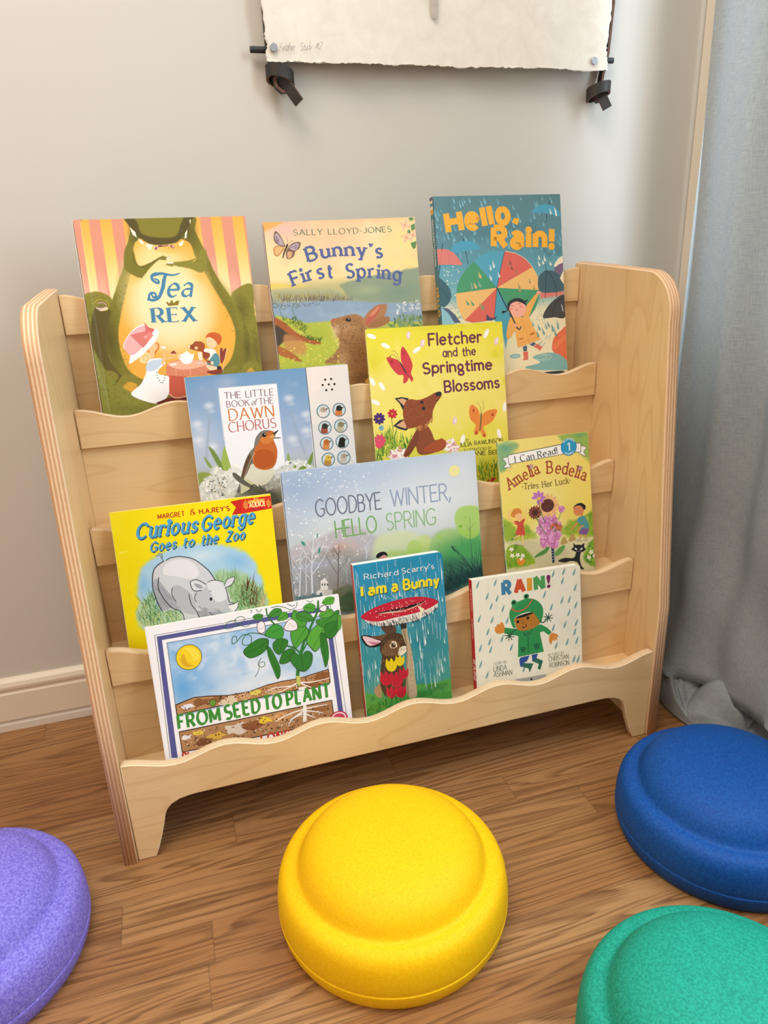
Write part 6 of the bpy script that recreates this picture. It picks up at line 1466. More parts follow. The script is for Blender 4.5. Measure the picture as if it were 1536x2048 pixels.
ART['amelia'] = [
('vg', [(21.9, 'cfc9a0'), (65.7, 'dcd6a8'), (103.0, 'ead868'), (127.7, 'efdd70'), (188.8, 'f2df78'), (237.0, 'efdc82')]),
('b', 'f5e8a4', 73.5, 140.0, 47.6, 36.9, 0, 0.7, 1.0),
('bs', '7fae78', '-1.0,228.7 31.6,228.2 34.8,217.7 24.6,204.4 15.5,188.6 -1.6,188.2', 8, 0.95, 18, 16),
('b', '4f9a94', 12.7, 220.1, 11.7, 7.1, 0, 0.6, 1.0),
('bs', '8fb55a', '104.1,230.9 157.2,230.9 158.1,186.9 145.8,193.3 132.8,207.0 113.1,221.4', 8, 0.95, 16, 14),
('b', '5f9a78', 141.0, 227.1, 15.2, 6.1, 0, 0.7, 1.0),
('b', 'a9bd5a', 150.5, 201.4, 8.4, 11.1, 0, 0.5, 1.0),
('l', '8a8a5a', 0.24, 0.24, '30.3,227.8 33.9,222.6 30.9,218.1 34.6,214.1 28.9,208.7 24.1,198.4 19.2,185.7 7.4,185.9'),
('p', 'f3f4f2', '5.1,206.6 16.3,207.1 16.7,195.7 19.6,190.5 7.2,191.0 11.6,197.5'),
('p', 'f3f4f2', '140.0,211.8 152.3,206.8 146.3,200.6 150.0,192.8 136.5,199.2'),
('p', '232a30', '14.8,209.8 107.6,216.8 142.3,215.1 141.4,199.9 126.9,201.3 16.0,194.8'),
('p', 'f6f7f5', '15.7,209.0 107.5,215.7 141.3,214.3 140.5,201.0 127.0,202.1 16.8,195.7'),
('l', '232a30', 0.71, 0.71, '5.7,206.5 15.8,206.8'),
('l', '232a30', 0.71, 0.71, '5.7,206.5 11.6,197.5 7.2,191.0 19.6,190.8 16.8,194.9'),
('l', '232a30', 0.74, 0.74, '141.4,210.8 151.7,206.5 146.3,200.6 150.0,192.8 137.1,198.9'),
('t', 'serif', '2b3236', 9.84, '26.4,196.7 60.1,199.0', 'I Can'),
('t', 'serif', '2b3236', 9.92, '65.7,199.3 100.6,203.0', 'Read!'),
('e', '1f6f9a', 120.3, 210.6, 14.02, 13.68, 0),
('e', '2a9ccd', 120.3, 210.6, 13.19, 12.94, 0),
('t', 'serif', 'f4f8fa', 11.72, '115.4,205.3 123.7,205.3', '1'),
('t', 'sans', 'dfeef4', 2.92, '111.5,217.9 117.9,221.5 124.1,221.5 130.4,216.9', 'BEGINNING'),
('t', 'sans', 'dfeef4', 2.93, '112.4,200.7 119.8,198.4 129.0,201.1', 'READING'),
('t', 'whim', 'a84a34', 18.13, '13.6,155.1 40.4,167.4 67.8,175.7', 'Amelia'),
('t', 'whim', 'a84a34', 18.31, '79.3,174.8 96.2,172.8 116.4,166.3 145.6,155.3', 'Bedelia'),
('l', '5a3a78', 0.6, 0.6, '53.2,187.8 57.5,187.3'),
('l', '5a3a78', 0.6, 0.6, '53.2,187.8 56.8,185.5'),
('l', '5a3a78', 0.6, 0.6, '53.2,187.8 55.1,184.2'),
('l', '5a3a78', 0.6, 0.6, '53.2,187.8 53.0,184.0'),
('l', '5a3a78', 0.6, 0.6, '53.2,187.8 50.9,184.7'),
('l', '5a3a78', 0.6, 0.6, '53.2,187.8 49.4,186.3'),
('l', '5a3a78', 0.6, 0.6, '53.2,187.8 49.0,188.3'),
('l', '5a3a78', 0.6, 0.6, '53.2,187.8 49.7,190.2'),
('l', '5a3a78', 0.6, 0.6, '53.2,187.8 51.4,191.4'),
('l', '5a3a78', 0.6, 0.6, '53.2,187.8 53.5,191.7'),
('l', '5a3a78', 0.6, 0.6, '53.2,187.8 55.6,191.0'),
('l', '5a3a78', 0.6, 0.6, '53.2,187.8 57.1,189.3'),
('e', 'd9a0c8', 53.2, 187.8, 2.27, 2.06, 0),
('l', '5a3a78', 0.62, 0.62, '138.0,174.9 142.5,174.4'),
('l', '5a3a78', 0.62, 0.62, '138.0,174.9 141.8,172.5'),
('l', '5a3a78', 0.62, 0.62, '138.0,174.9 140.0,171.2'),
('l', '5a3a78', 0.62, 0.62, '138.0,174.9 137.8,171.0'),
('l', '5a3a78', 0.62, 0.62, '138.0,174.9 135.6,171.7'),
('l', '5a3a78', 0.62, 0.62, '138.0,174.9 134.0,173.4'),
('l', '5a3a78', 0.62, 0.62, '138.0,174.9 133.6,175.4'),
('l', '5a3a78', 0.62, 0.62, '138.0,174.9 134.3,177.3'),
('l', '5a3a78', 0.62, 0.62, '138.0,174.9 136.0,178.6'),
('l', '5a3a78', 0.62, 0.62, '138.0,174.9 138.3,178.9'),
('l', '5a3a78', 0.62, 0.62, '138.0,174.9 140.5,178.1'),
('l', '5a3a78', 0.62, 0.62, '138.0,174.9 142.0,176.4'),
('e', 'd9a0c8', 138.0, 174.9, 2.37, 2.1, 0),
('t', 'whim', '7a6a34', 8.99, '35.4,153.6 77.1,153.1 119.7,153.8', '*Tries Her Luck*'),
('bs', '8fae34', '0.3,110.2 10.5,105.1 16.6,98.1 24.2,93.3 40.6,96.0 55.5,77.7 49.9,74.7 -1.0,77.1', 6, 0.95, 8, 8),
('bs', '8fae34', '96.5,74.3 111.6,92.4 125.6,93.0 139.4,87.3 154.6,104.4 161.1,106.0 162.2,65.0 138.1,65.8', 6, 0.95, 8, 8),
('b', 'd9d648', 25.8, 78.2, 29.5, 4.9, 0, 0.6, 1.0),
('b', 'd9d648', 121.3, 68.2, 33.8, 6.3, 0, 0.6, 1.0),
('nz', '5f9a2c', 6, 0.55, 0.2, 0.7, '0.3,110.2 56.3,88.8 55.2,72.7 -1.0,77.1'),
('nz', '5f9a2c', 6, 0.55, 0.2, 0.7, '96.5,74.3 118.6,92.7 160.3,104.9 162.1,62.4'),
('bs', 'c5bd9a', '1.6,75.5 30.9,74.9 68.4,65.7 108.7,47.1 90.4,24.3 46.8,31.1 16.9,67.0', 6, 0.8, 0, 0),
('l', 'a8a080', 0.25, 0.25, '48.9,61.0 68.4,65.7'),
('l', 'a8a080', 0.25, 0.25, '57.9,34.4 94.4,41.6 111.2,41.6'),
('bs', '86ab2a', '1.1,60.6 14.5,69.9 30.1,63.8 45.1,46.5 48.4,34.6 11.7,32.8 1.2,35.7', 3, 1, 6, 5),
('bs', '6fa032', '136.2,35.3 148.7,54.1 162.5,57.2 161.5,15.9 146.4,15.7 135.7,27.7', 3, 1, 6, 5),
('g', '4f8a24 6fa02c 3f7a34 b9c23c', '1.6,58.1 17.0,68.2 45.0,45.3 46.9,32.4 2.4,34.2', 160, 'blade', 3.7, 11.11, 0.86, 40, 140, 71),
('g', '4f8a34 3f7a34 8fb53c', '136.2,35.3 150.1,52.6 162.3,54.6 160.9,17.3 146.5,16.9', 80, 'dab', 3.84, 7.67, 2.56, 0, 180, 72),
('e', 'f7f5ea', 13.2, 51.6, 1.88, 0.99, -20),
('e', 'f7f5ea', 10.9, 50.6, 1.87, 0.99, -92),
('e', 'f7f5ea', 9.0, 52.4, 1.87, 0.99, -164),
('e', 'f7f5ea', 10.0, 54.6, 1.87, 0.99, -236),
('e', 'f7f5ea', 12.7, 54.1, 1.88, 0.99, -308),
('e', 'e6a84a', 11.2, 52.6, 0.8, 0.74, 0),
('e', 'f7f5ea', 22.6, 51.1, 1.89, 0.99, -20),
('e', 'f7f5ea', 20.3, 50.0, 1.88, 0.99, -92),
('e', 'f7f5ea', 18.3, 51.9, 1.88, 0.99, -164),
('e', 'f7f5ea', 19.4, 54.0, 1.88, 0.99, -236),
('e', 'f7f5ea', 22.0, 53.6, 1.88, 0.99, -308),
('e', 'e6a84a', 20.5, 52.1, 0.81, 0.74, 0),
('e', 'f7f5ea', 31.2, 48.9, 1.89, 1.0, -20),
('e', 'f7f5ea', 28.9, 47.8, 1.89, 1.0, -92),
('e', 'f7f5ea', 26.9, 49.7, 1.89, 1.0, -164),
('e', 'f7f5ea', 28.0, 51.9, 1.89, 0.99, -236),
('e', 'f7f5ea', 30.6, 51.4, 1.89, 1.0, -308),
('e', 'e6a84a', 29.1, 49.9, 0.81, 0.75, 0),
('e', 'f7f5ea', 12.7, 61.9, 1.87, 0.99, -20),
('e', 'f7f5ea', 10.4, 60.9, 1.87, 0.99, -92),
('e', 'f7f5ea', 8.4, 62.7, 1.87, 0.99, -164),
('e', 'f7f5ea', 9.5, 64.9, 1.87, 0.99, -236),
('e', 'f7f5ea', 12.1, 64.4, 1.87, 0.99, -308),
('e', 'e6a84a', 10.6, 63.0, 0.8, 0.74, 0),
('e', 'f7f5ea', 152.1, 36.7, 2.01, 1.03, -20),
('e', 'f7f5ea', 149.7, 35.6, 2.01, 1.03, -92),
('e', 'f7f5ea', 147.5, 37.5, 2.0, 1.03, -164),
('e', 'f7f5ea', 148.6, 39.8, 2.0, 1.02, -236),
('e', 'f7f5ea', 151.5, 39.3, 2.01, 1.03, -308),
('e', 'e6a84a', 149.9, 37.8, 0.86, 0.77, 0),
('e', 'f7f5ea', 158.1, 29.3, 2.02, 1.03, -20),
('e', 'f7f5ea', 155.7, 28.2, 2.01, 1.03, -92),
('e', 'f7f5ea', 153.5, 30.2, 2.01, 1.03, -164),
('e', 'f7f5ea', 154.6, 32.4, 2.01, 1.03, -236),
('e', 'f7f5ea', 157.5, 31.9, 2.01, 1.03, -308),
('e', 'e6a84a', 155.9, 30.4, 0.86, 0.77, 0),
('e', 'f7f5ea', 147.7, 28.3, 2.01, 1.03, -20),
('e', 'f7f5ea', 145.3, 27.2, 2.0, 1.03, -92),
('e', 'f7f5ea', 143.2, 29.1, 2.0, 1.03, -164),
('e', 'f7f5ea', 144.3, 31.4, 2.0, 1.03, -236),
('e', 'f7f5ea', 147.1, 30.9, 2.01, 1.03, -308),
('e', 'e6a84a', 145.5, 29.4, 0.86, 0.77, 0),
('s', 'd98a2c', '18.6,44.3 23.5,46.6 31.4,44.2 32.4,39.6 25.3,34.4 20.1,37.7'),
('s', 'f4e6d0', '23.5,46.6 28.9,46.5 25.8,41.9'),
('b', 'f7f0c0', 75.9, 96.1, 35.6, 54.7, 0, 0.7, 1.0),
('l', '1f2c44', 5.03, 4.27, '81.5,56.2 81.5,32.1'),
('l', '8fa0bc', 1.01, 1.01, '79.9,53.9 86.3,53.5'),
('l', '8fa0bc', 1.01, 1.01, '79.6,49.4 86.0,49.0'),
('l', '8fa0bc', 1.01, 1.01, '79.3,44.9 85.7,44.5'),
('l', '8fa0bc', 1.01, 1.01, '79.0,40.4 85.4,39.9'),
('l', '8fa0bc', 1.01, 1.01, '78.7,35.8 85.1,35.4'),
('s', '4f8a44', '47.7,43.6 56.3,49.9 67.6,54.5 70.6,57.9 75.9,55.8 69.9,47.8 58.6,44.5'),
('s', '5f9a4c', '84.9,45.6 95.2,54.2 103.7,55.5 98.9,46.0 87.3,40.1'),
('l', '5f8a3c', 2.01, 1.76, '81.6,58.8 82.3,88.9 77.0,112.2'),
('l', '5f8a3c', 1.25, 1.0, '83.4,85.0 95.4,99.7 101.1,112.7'),
('e', 'd58ac0', 74.7, 95.9, 5.34, 3.49, -17),
('e', 'c87ab2', 71.6, 93.2, 5.34, 3.49, -62),
('e', 'e0a2cf', 67.2, 93.4, 5.33, 3.49, -107),
('e', 'd58ac0', 63.9, 96.5, 5.32, 3.48, -152),
('e', 'c87ab2', 63.8, 100.6, 5.31, 3.48, -197),
('e', 'e0a2cf', 66.8, 103.3, 5.32, 3.48, -242),
('e', 'd58ac0', 71.3, 103.1, 5.33, 3.48, -287),
('e', 'c87ab2', 74.5, 100.0, 5.34, 3.49, -332),
('e', 'b86aa4', 69.2, 98.3, 3.62, 3.29, 0),
('e', 'f0c8e0', 68.2, 99.4, 1.49, 1.35, 0),
('e', 'd58ac0', 87.2, 96.8, 4.82, 3.14, -34),
('e', 'c87ab2', 83.7, 95.3, 4.82, 3.14, -79),
('e', 'e0a2cf', 79.9, 96.6, 4.81, 3.14, -124),
('e', 'd58ac0', 77.9, 99.9, 4.8, 3.13, -169),
('e', 'c87ab2', 78.9, 103.4, 4.8, 3.13, -214),
('e', 'e0a2cf', 82.4, 104.9, 4.81, 3.13, -259),
('e', 'd58ac0', 86.3, 103.7, 4.82, 3.13, -304),
('e', 'c87ab2', 88.3, 100.3, 4.82, 3.14, -349),
('e', 'b86aa4', 83.1, 100.1, 3.27, 2.96, 0),
('e', 'f0c8e0', 82.2, 101.1, 1.35, 1.22, 0),
('e', 'd58ac0', 94.7, 85.1, 4.29, 2.79, -51),
('e', 'c87ab2', 91.2, 84.7, 4.29, 2.79, -96),
('e', 'e0a2cf', 88.2, 86.7, 4.28, 2.79, -141),
('e', 'd58ac0', 87.3, 89.9, 4.28, 2.79, -186),
('e', 'c87ab2', 89.2, 92.6, 4.28, 2.79, -231),
('e', 'e0a2cf', 92.7, 93.0, 4.29, 2.79, -276),
('e', 'd58ac0', 95.8, 91.0, 4.29, 2.79, -321),
('e', 'c87ab2', 96.6, 87.7, 4.3, 2.79, -366),
('e', 'b86aa4', 92.0, 88.8, 2.91, 2.64, 0),
('e', 'f0c8e0', 91.2, 89.7, 1.2, 1.08, 0),
('e', 'd58ac0', 66.0, 81.7, 4.79, 3.14, -68),
('e', 'c87ab2', 62.0, 82.3, 4.78, 3.13, -113),
('e', 'e0a2cf', 59.4, 85.3, 4.77, 3.13, -158),
('e', 'd58ac0', 59.7, 89.0, 4.77, 3.13, -203),
('e', 'c87ab2', 62.7, 91.1, 4.77, 3.13, -248),
('e', 'e0a2cf', 66.7, 90.5, 4.78, 3.13, -293),
('e', 'd58ac0', 69.3, 87.5, 4.79, 3.14, -338),
('e', 'c87ab2', 69.0, 83.9, 4.79, 3.14, -383),
('e', 'b86aa4', 64.3, 86.4, 3.25, 2.96, 0),
('e', 'f0c8e0', 63.4, 87.4, 1.34, 1.22, 0),
('e', 'd58ac0', 78.1, 79.8, 5.92, 3.87, -85),
('e', 'c87ab2', 73.5, 81.8, 5.9, 3.86, -130),
('e', 'e0a2cf', 71.5, 86.2, 5.89, 3.86, -175),
('e', 'd58ac0', 73.3, 90.2, 5.89, 3.85, -220),
('e', 'c87ab2', 77.8, 91.7, 5.9, 3.86, -265),
('e', 'e0a2cf', 82.4, 89.7, 5.92, 3.86, -310),
('e', 'd58ac0', 84.4, 85.4, 5.93, 3.87, -355),
('e', 'c87ab2', 82.6, 81.3, 5.93, 3.87, -400),
('e', 'b86aa4', 78.0, 85.8, 4.02, 3.65, 0),
('e', 'f0c8e0', 76.9, 87.0, 1.65, 1.5, 0),
('e', 'd58ac0', 86.8, 70.7, 5.12, 3.34, -102),
('e', 'c87ab2', 83.4, 73.4, 5.11, 3.34, -147),
('e', 'e0a2cf', 82.9, 77.3, 5.1, 3.33, -192),
('e', 'd58ac0', 85.6, 80.2, 5.11, 3.33, -237),
('e', 'c87ab2', 89.8, 80.3, 5.12, 3.34, -282),
('e', 'e0a2cf', 93.2, 77.6, 5.13, 3.34, -327),
('e', 'd58ac0', 93.7, 73.7, 5.13, 3.34, -372),
('e', 'c87ab2', 91.1, 70.8, 5.13, 3.34, -417),
('e', 'b86aa4', 88.3, 75.5, 3.48, 3.15, 0),
('e', 'f0c8e0', 87.4, 76.6, 1.43, 1.3, 0),
('e', 'd58ac0', 68.1, 67.0, 5.76, 3.78, -119),
('e', 'c87ab2', 65.4, 70.9, 5.75, 3.77, -164),
('e', 'e0a2cf', 66.2, 75.2, 5.75, 3.77, -209),
('e', 'd58ac0', 70.2, 77.4, 5.76, 3.77, -254),
('e', 'c87ab2', 74.9, 76.2, 5.77, 3.78, -299),
('e', 'e0a2cf', 77.7, 72.3, 5.78, 3.78, -344),
('e', 'd58ac0', 76.8, 68.0, 5.79, 3.79, -389),
('e', 'c87ab2', 72.9, 65.8, 5.78, 3.79, -434),
('e', 'b86aa4', 71.5, 71.6, 3.92, 3.57, 0),
('e', 'f0c8e0', 70.4, 72.8, 1.61, 1.47, 0),
('e', 'd58ac0', 79.0, 60.5, 5.25, 3.43, -136),
('e', 'c87ab2', 77.6, 64.5, 5.24, 3.43, -181),
('e', 'e0a2cf', 79.6, 67.9, 5.24, 3.43, -226),
('e', 'd58ac0', 83.8, 68.8, 5.25, 3.43, -271),
('e', 'c87ab2', 87.7, 66.6, 5.26, 3.44, -316),
('e', 'e0a2cf', 89.1, 62.6, 5.27, 3.44, -361),
('e', 'd58ac0', 87.1, 59.2, 5.27, 3.44, -406),
('e', 'c87ab2', 82.9, 58.3, 5.26, 3.44, -451),
('e', 'b86aa4', 83.4, 63.6, 3.57, 3.24, 0),
('e', 'f0c8e0', 82.4, 64.7, 1.47, 1.34, 0),
('e', 'd58ac0', 63.4, 62.4, 3.43, 2.25, -153),
('e', 'c87ab2', 63.4, 65.0, 3.42, 2.25, -198),
('e', 'e0a2cf', 65.3, 66.8, 3.43, 2.25, -243),
('e', 'd58ac0', 68.2, 66.5, 3.43, 2.25, -288),
('e', 'c87ab2', 70.3, 64.5, 3.44, 2.25, -333),
('e', 'e0a2cf', 70.3, 61.9, 3.44, 2.25, -378),
('e', 'd58ac0', 68.3, 60.1, 3.43, 2.25, -423),
('e', 'c87ab2', 65.4, 60.4, 3.43, 2.25, -468),
('e', 'b86aa4', 66.8, 63.5, 2.33, 2.13, 0),
('e', 'f0c8e0', 66.2, 64.2, 0.96, 0.88, 0),
('e', 'd58ac0', 98.0, 114.5, 3.04, 1.97, -170),
('e', 'c87ab2', 98.7, 116.7, 3.04, 1.97, -215),
('e', 'e0a2cf', 100.9, 117.6, 3.04, 1.97, -260),
('e', 'd58ac0', 103.3, 116.8, 3.04, 1.97, -305),
('e', 'c87ab2', 104.6, 114.7, 3.05, 1.97, -350),
('e', 'e0a2cf', 103.9, 112.5, 3.05, 1.97, -395),
('e', 'd58ac0', 101.6, 111.5, 3.04, 1.97, -440),
('e', 'c87ab2', 99.2, 112.4, 3.04, 1.97, -485),
('e', 'b86aa4', 101.3, 114.6, 2.07, 1.86, 0),
('e', 'f0c8e0', 100.7, 115.2, 0.85, 0.77, 0),
('e', 'e8b088', 90.4, 121.6, 7.7, 2.73, -0.0),
('e', 'f0c078', 89.1, 117.1, 7.7, 2.73, -22.5),
('e', 'e8b088', 85.9, 113.6, 7.69, 2.73, -45.0),
('e', 'f0c078', 81.4, 111.5, 7.68, 2.73, -67.5),
('e', 'e8b088', 76.3, 111.3, 7.66, 2.73, -90.0),
('e', 'f0c078', 71.3, 112.9, 7.64, 2.72, -112.5),
('e', 'e8b088', 67.2, 116.1, 7.62, 2.72, -135.0),
('e', 'f0c078', 64.6, 120.4, 7.61, 2.71, -157.5),
('e', 'e8b088', 63.9, 125.1, 7.6, 2.71, -180.0),
('e', 'f0c078', 65.2, 129.6, 7.6, 2.71, -202.5),
('e', 'e8b088', 68.3, 133.1, 7.6, 2.71, -225.0),
('e', 'f0c078', 72.8, 135.2, 7.62, 2.71, -247.5),
('e', 'e8b088', 77.9, 135.4, 7.63, 2.71, -270.0),
('e', 'f0c078', 83.0, 133.9, 7.65, 2.71, -292.5),
('e', 'e8b088', 87.1, 130.7, 7.67, 2.72, -315.0),
('e', 'f0c078', 89.7, 126.4, 7.69, 2.72, -337.5),
('e', '5c2f2c', 77.1, 123.4, 11.47, 10.38, 0),
('g', '7d4a3a 4c2624', '71.6,132.8 86.4,129.6 85.4,114.8 69.2,117.0', 60, 'dot', 0.98, 1.72, 0.98, 0, 180, 75),
('e', '6d3a34', 61.8, 114.2, 4.62, 1.85, 0),
('e', '8a4a3c', 60.9, 111.5, 4.62, 1.85, -26),
('e', '6d3a34', 58.7, 109.5, 4.61, 1.85, -52),
('e', '8a4a3c', 55.8, 108.7, 4.61, 1.85, -78),
('e', '6d3a34', 52.7, 109.2, 4.6, 1.85, -104),
('e', '8a4a3c', 50.0, 110.9, 4.59, 1.85, -130),
('e', '6d3a34', 48.2, 113.4, 4.59, 1.85, -156),
('e', '8a4a3c', 47.8, 116.3, 4.58, 1.84, -182),
('e', '6d3a34', 48.8, 119.0, 4.58, 1.84, -208),
('e', '8a4a3c', 51.1, 120.9, 4.59, 1.84, -234),
('e', '6d3a34', 54.0, 121.6, 4.59, 1.84, -260),
('e', '8a4a3c', 57.1, 121.0, 4.6, 1.85, -286),
('e', '6d3a34', 59.8, 119.3, 4.61, 1.85, -312),
('e', '8a4a3c', 61.4, 116.7, 4.61, 1.85, -338),
('e', '4c2624', 54.8, 115.2, 4.87, 4.43, 0),
('l', '5f8a3c', 1.25, 1.0, '71.9,77.8 62.1,94.2 55.8,110.1'),
('e', 'bb7cc4', 55.8, 138.5, 5.12, 2.7, -180),
('e', 'bb7cc4', 58.0, 142.6, 5.13, 2.69, -225),
('e', 'bb7cc4', 62.9, 143.8, 5.14, 2.7, -270),
('e', 'bb7cc4', 67.5, 141.4, 5.15, 2.7, -315),
('e', 'bb7cc4', 69.2, 136.8, 5.16, 2.7, -360),
('e', 'bb7cc4', 66.9, 132.7, 5.16, 2.71, -405),
('e', 'bb7cc4', 62.0, 131.5, 5.14, 2.7, -450),
('e', 'eab65a', 63.1, 136.6, 2.98, 2.7, 0),
('l', '5f8a3c', 1.12, 0.87, '70.6,98.1 63.9,118.9 62.5,134.0'),
('g', '4f8a4c 3f7a3c b8523a d0704a', '79.7,90.6 88.2,94.4 101.6,87.5 96.8,78.1 81.9,82.7', 40, 'dab', 3.49, 6.23, 2.99, 0, 180, 77),
('s', 'd88a3c', '13.4,117.0 18.6,124.9 26.7,125.7 31.7,121.3 31.9,115.7 24.2,110.6 16.4,112.9'),
('s', 'f2c088', '20.5,114.8 27.4,117.6 33.2,114.3 32.1,108.3 26.6,106.6 21.5,109.8'),
('s', 'c9503c', '17.2,106.0 23.9,106.3 27.7,104.0 36.1,109.0 37.3,106.4 34.1,99.4 35.6,83.0 28.7,81.5 19.6,85.3 23.3,98.4 17.0,103.0'),
('l', 'f2c088', 2.46, 1.72, '36.7,107.7 39.3,116.0 40.6,124.5'),
('l', 'f2c088', 2.21, 1.72, '18.4,104.0 11.0,112.4 10.3,119.9 14.6,124.8'),
('l', 'f2c088', 2.47, 1.73, '26.1,82.5 20.7,81.4 13.8,79.3'),
('l', 'f2c088', 2.47, 1.73, '30.8,81.8 30.9,73.7 29.6,66.4'),
('l', '3a3a3a', 0.74, 0.49, '17.1,69.5 31.6,65.5'),
('l', '3a2a2a', 1.48, 0.99, '12.4,77.6 14.6,80.4'),
('s', 'd98a58', '122.1,113.7 125.8,117.0 135.5,115.7 140.7,108.7 138.9,102.6 130.3,99.4 123.5,103.4'),
('s', '22242c', '122.1,114.3 128.7,119.1 137.1,119.6 143.9,114.6 143.5,109.0 140.0,108.8 136.8,114.3 129.9,116.5'),
('l', 'd98a58', 3.27, 2.52, '136.8,102.9 137.8,96.4'),
('s', '4f9aa0', '134.4,98.2 141.4,97.9 146.5,88.9 148.7,78.4 141.5,75.6 133.2,78.0 132.3,87.0 126.7,87.8 128.6,95.2'),
('l', 'd98a58', 3.02, 2.02, '128.2,88.9 119.3,81.2 117.7,77.7'),
('l', 'd98a58', 2.78, 2.02, '137.7,82.5 130.4,79.7 127.3,73.8'),
('s', '7a5a9a', '130.0,73.4 136.0,78.3 147.9,76.0 142.4,66.5 135.4,68.8 131.2,69.4'),
('l', 'd98a58', 2.28, 1.77, '133.3,68.4 130.7,61.8'),
('l', 'd98a58', 2.29, 1.78, '140.3,67.4 142.0,60.2'),
('s', 'b8b0a0', '123.6,60.3 130.8,62.4 133.4,58.8 127.7,58.4'),
('s', 'b8b0a0', '134.8,58.6 143.4,60.6 144.6,57.2'),
('s', 'b59a5a', '96.1,57.9 99.6,67.6 103.9,69.5 107.6,62.6 108.1,58.7'),
('s', 'b59a5a', '111.0,60.8 114.4,70.5 118.7,72.4 122.5,65.5 123.0,61.6'),
('s', '1d2226', '118.5,57.2 122.5,53.4 127.4,53.3 133.0,51.9 138.1,54.3 137.7,48.0 140.3,43.7 135.1,40.6 126.6,40.0 118.4,44.4 114.4,47.6 118.8,50.7'),
('s', '1d2226', '123.9,42.3 130.8,40.6 128.8,31.3 130.2,18.2 135.5,12.2 129.1,13.2 124.2,24.3 113.1,28.5 101.9,27.7 89.6,32.1 102.3,35.3 117.6,33.0'),
('l', '1d2226', 2.81, 1.28, '127.3,28.9 129.5,18.3 134.1,12.6'),
('s', 'e6e8e0', '120.3,49.0 125.3,46.2 122.0,45.4'),
('s', 'e6e8e0', '134.8,47.1 129.7,45.5 132.7,43.8'),
('l', 'c8ccd0', 0.38, 0.38, '123.3,43.7 126.7,41.9 130.9,42.3'),
]
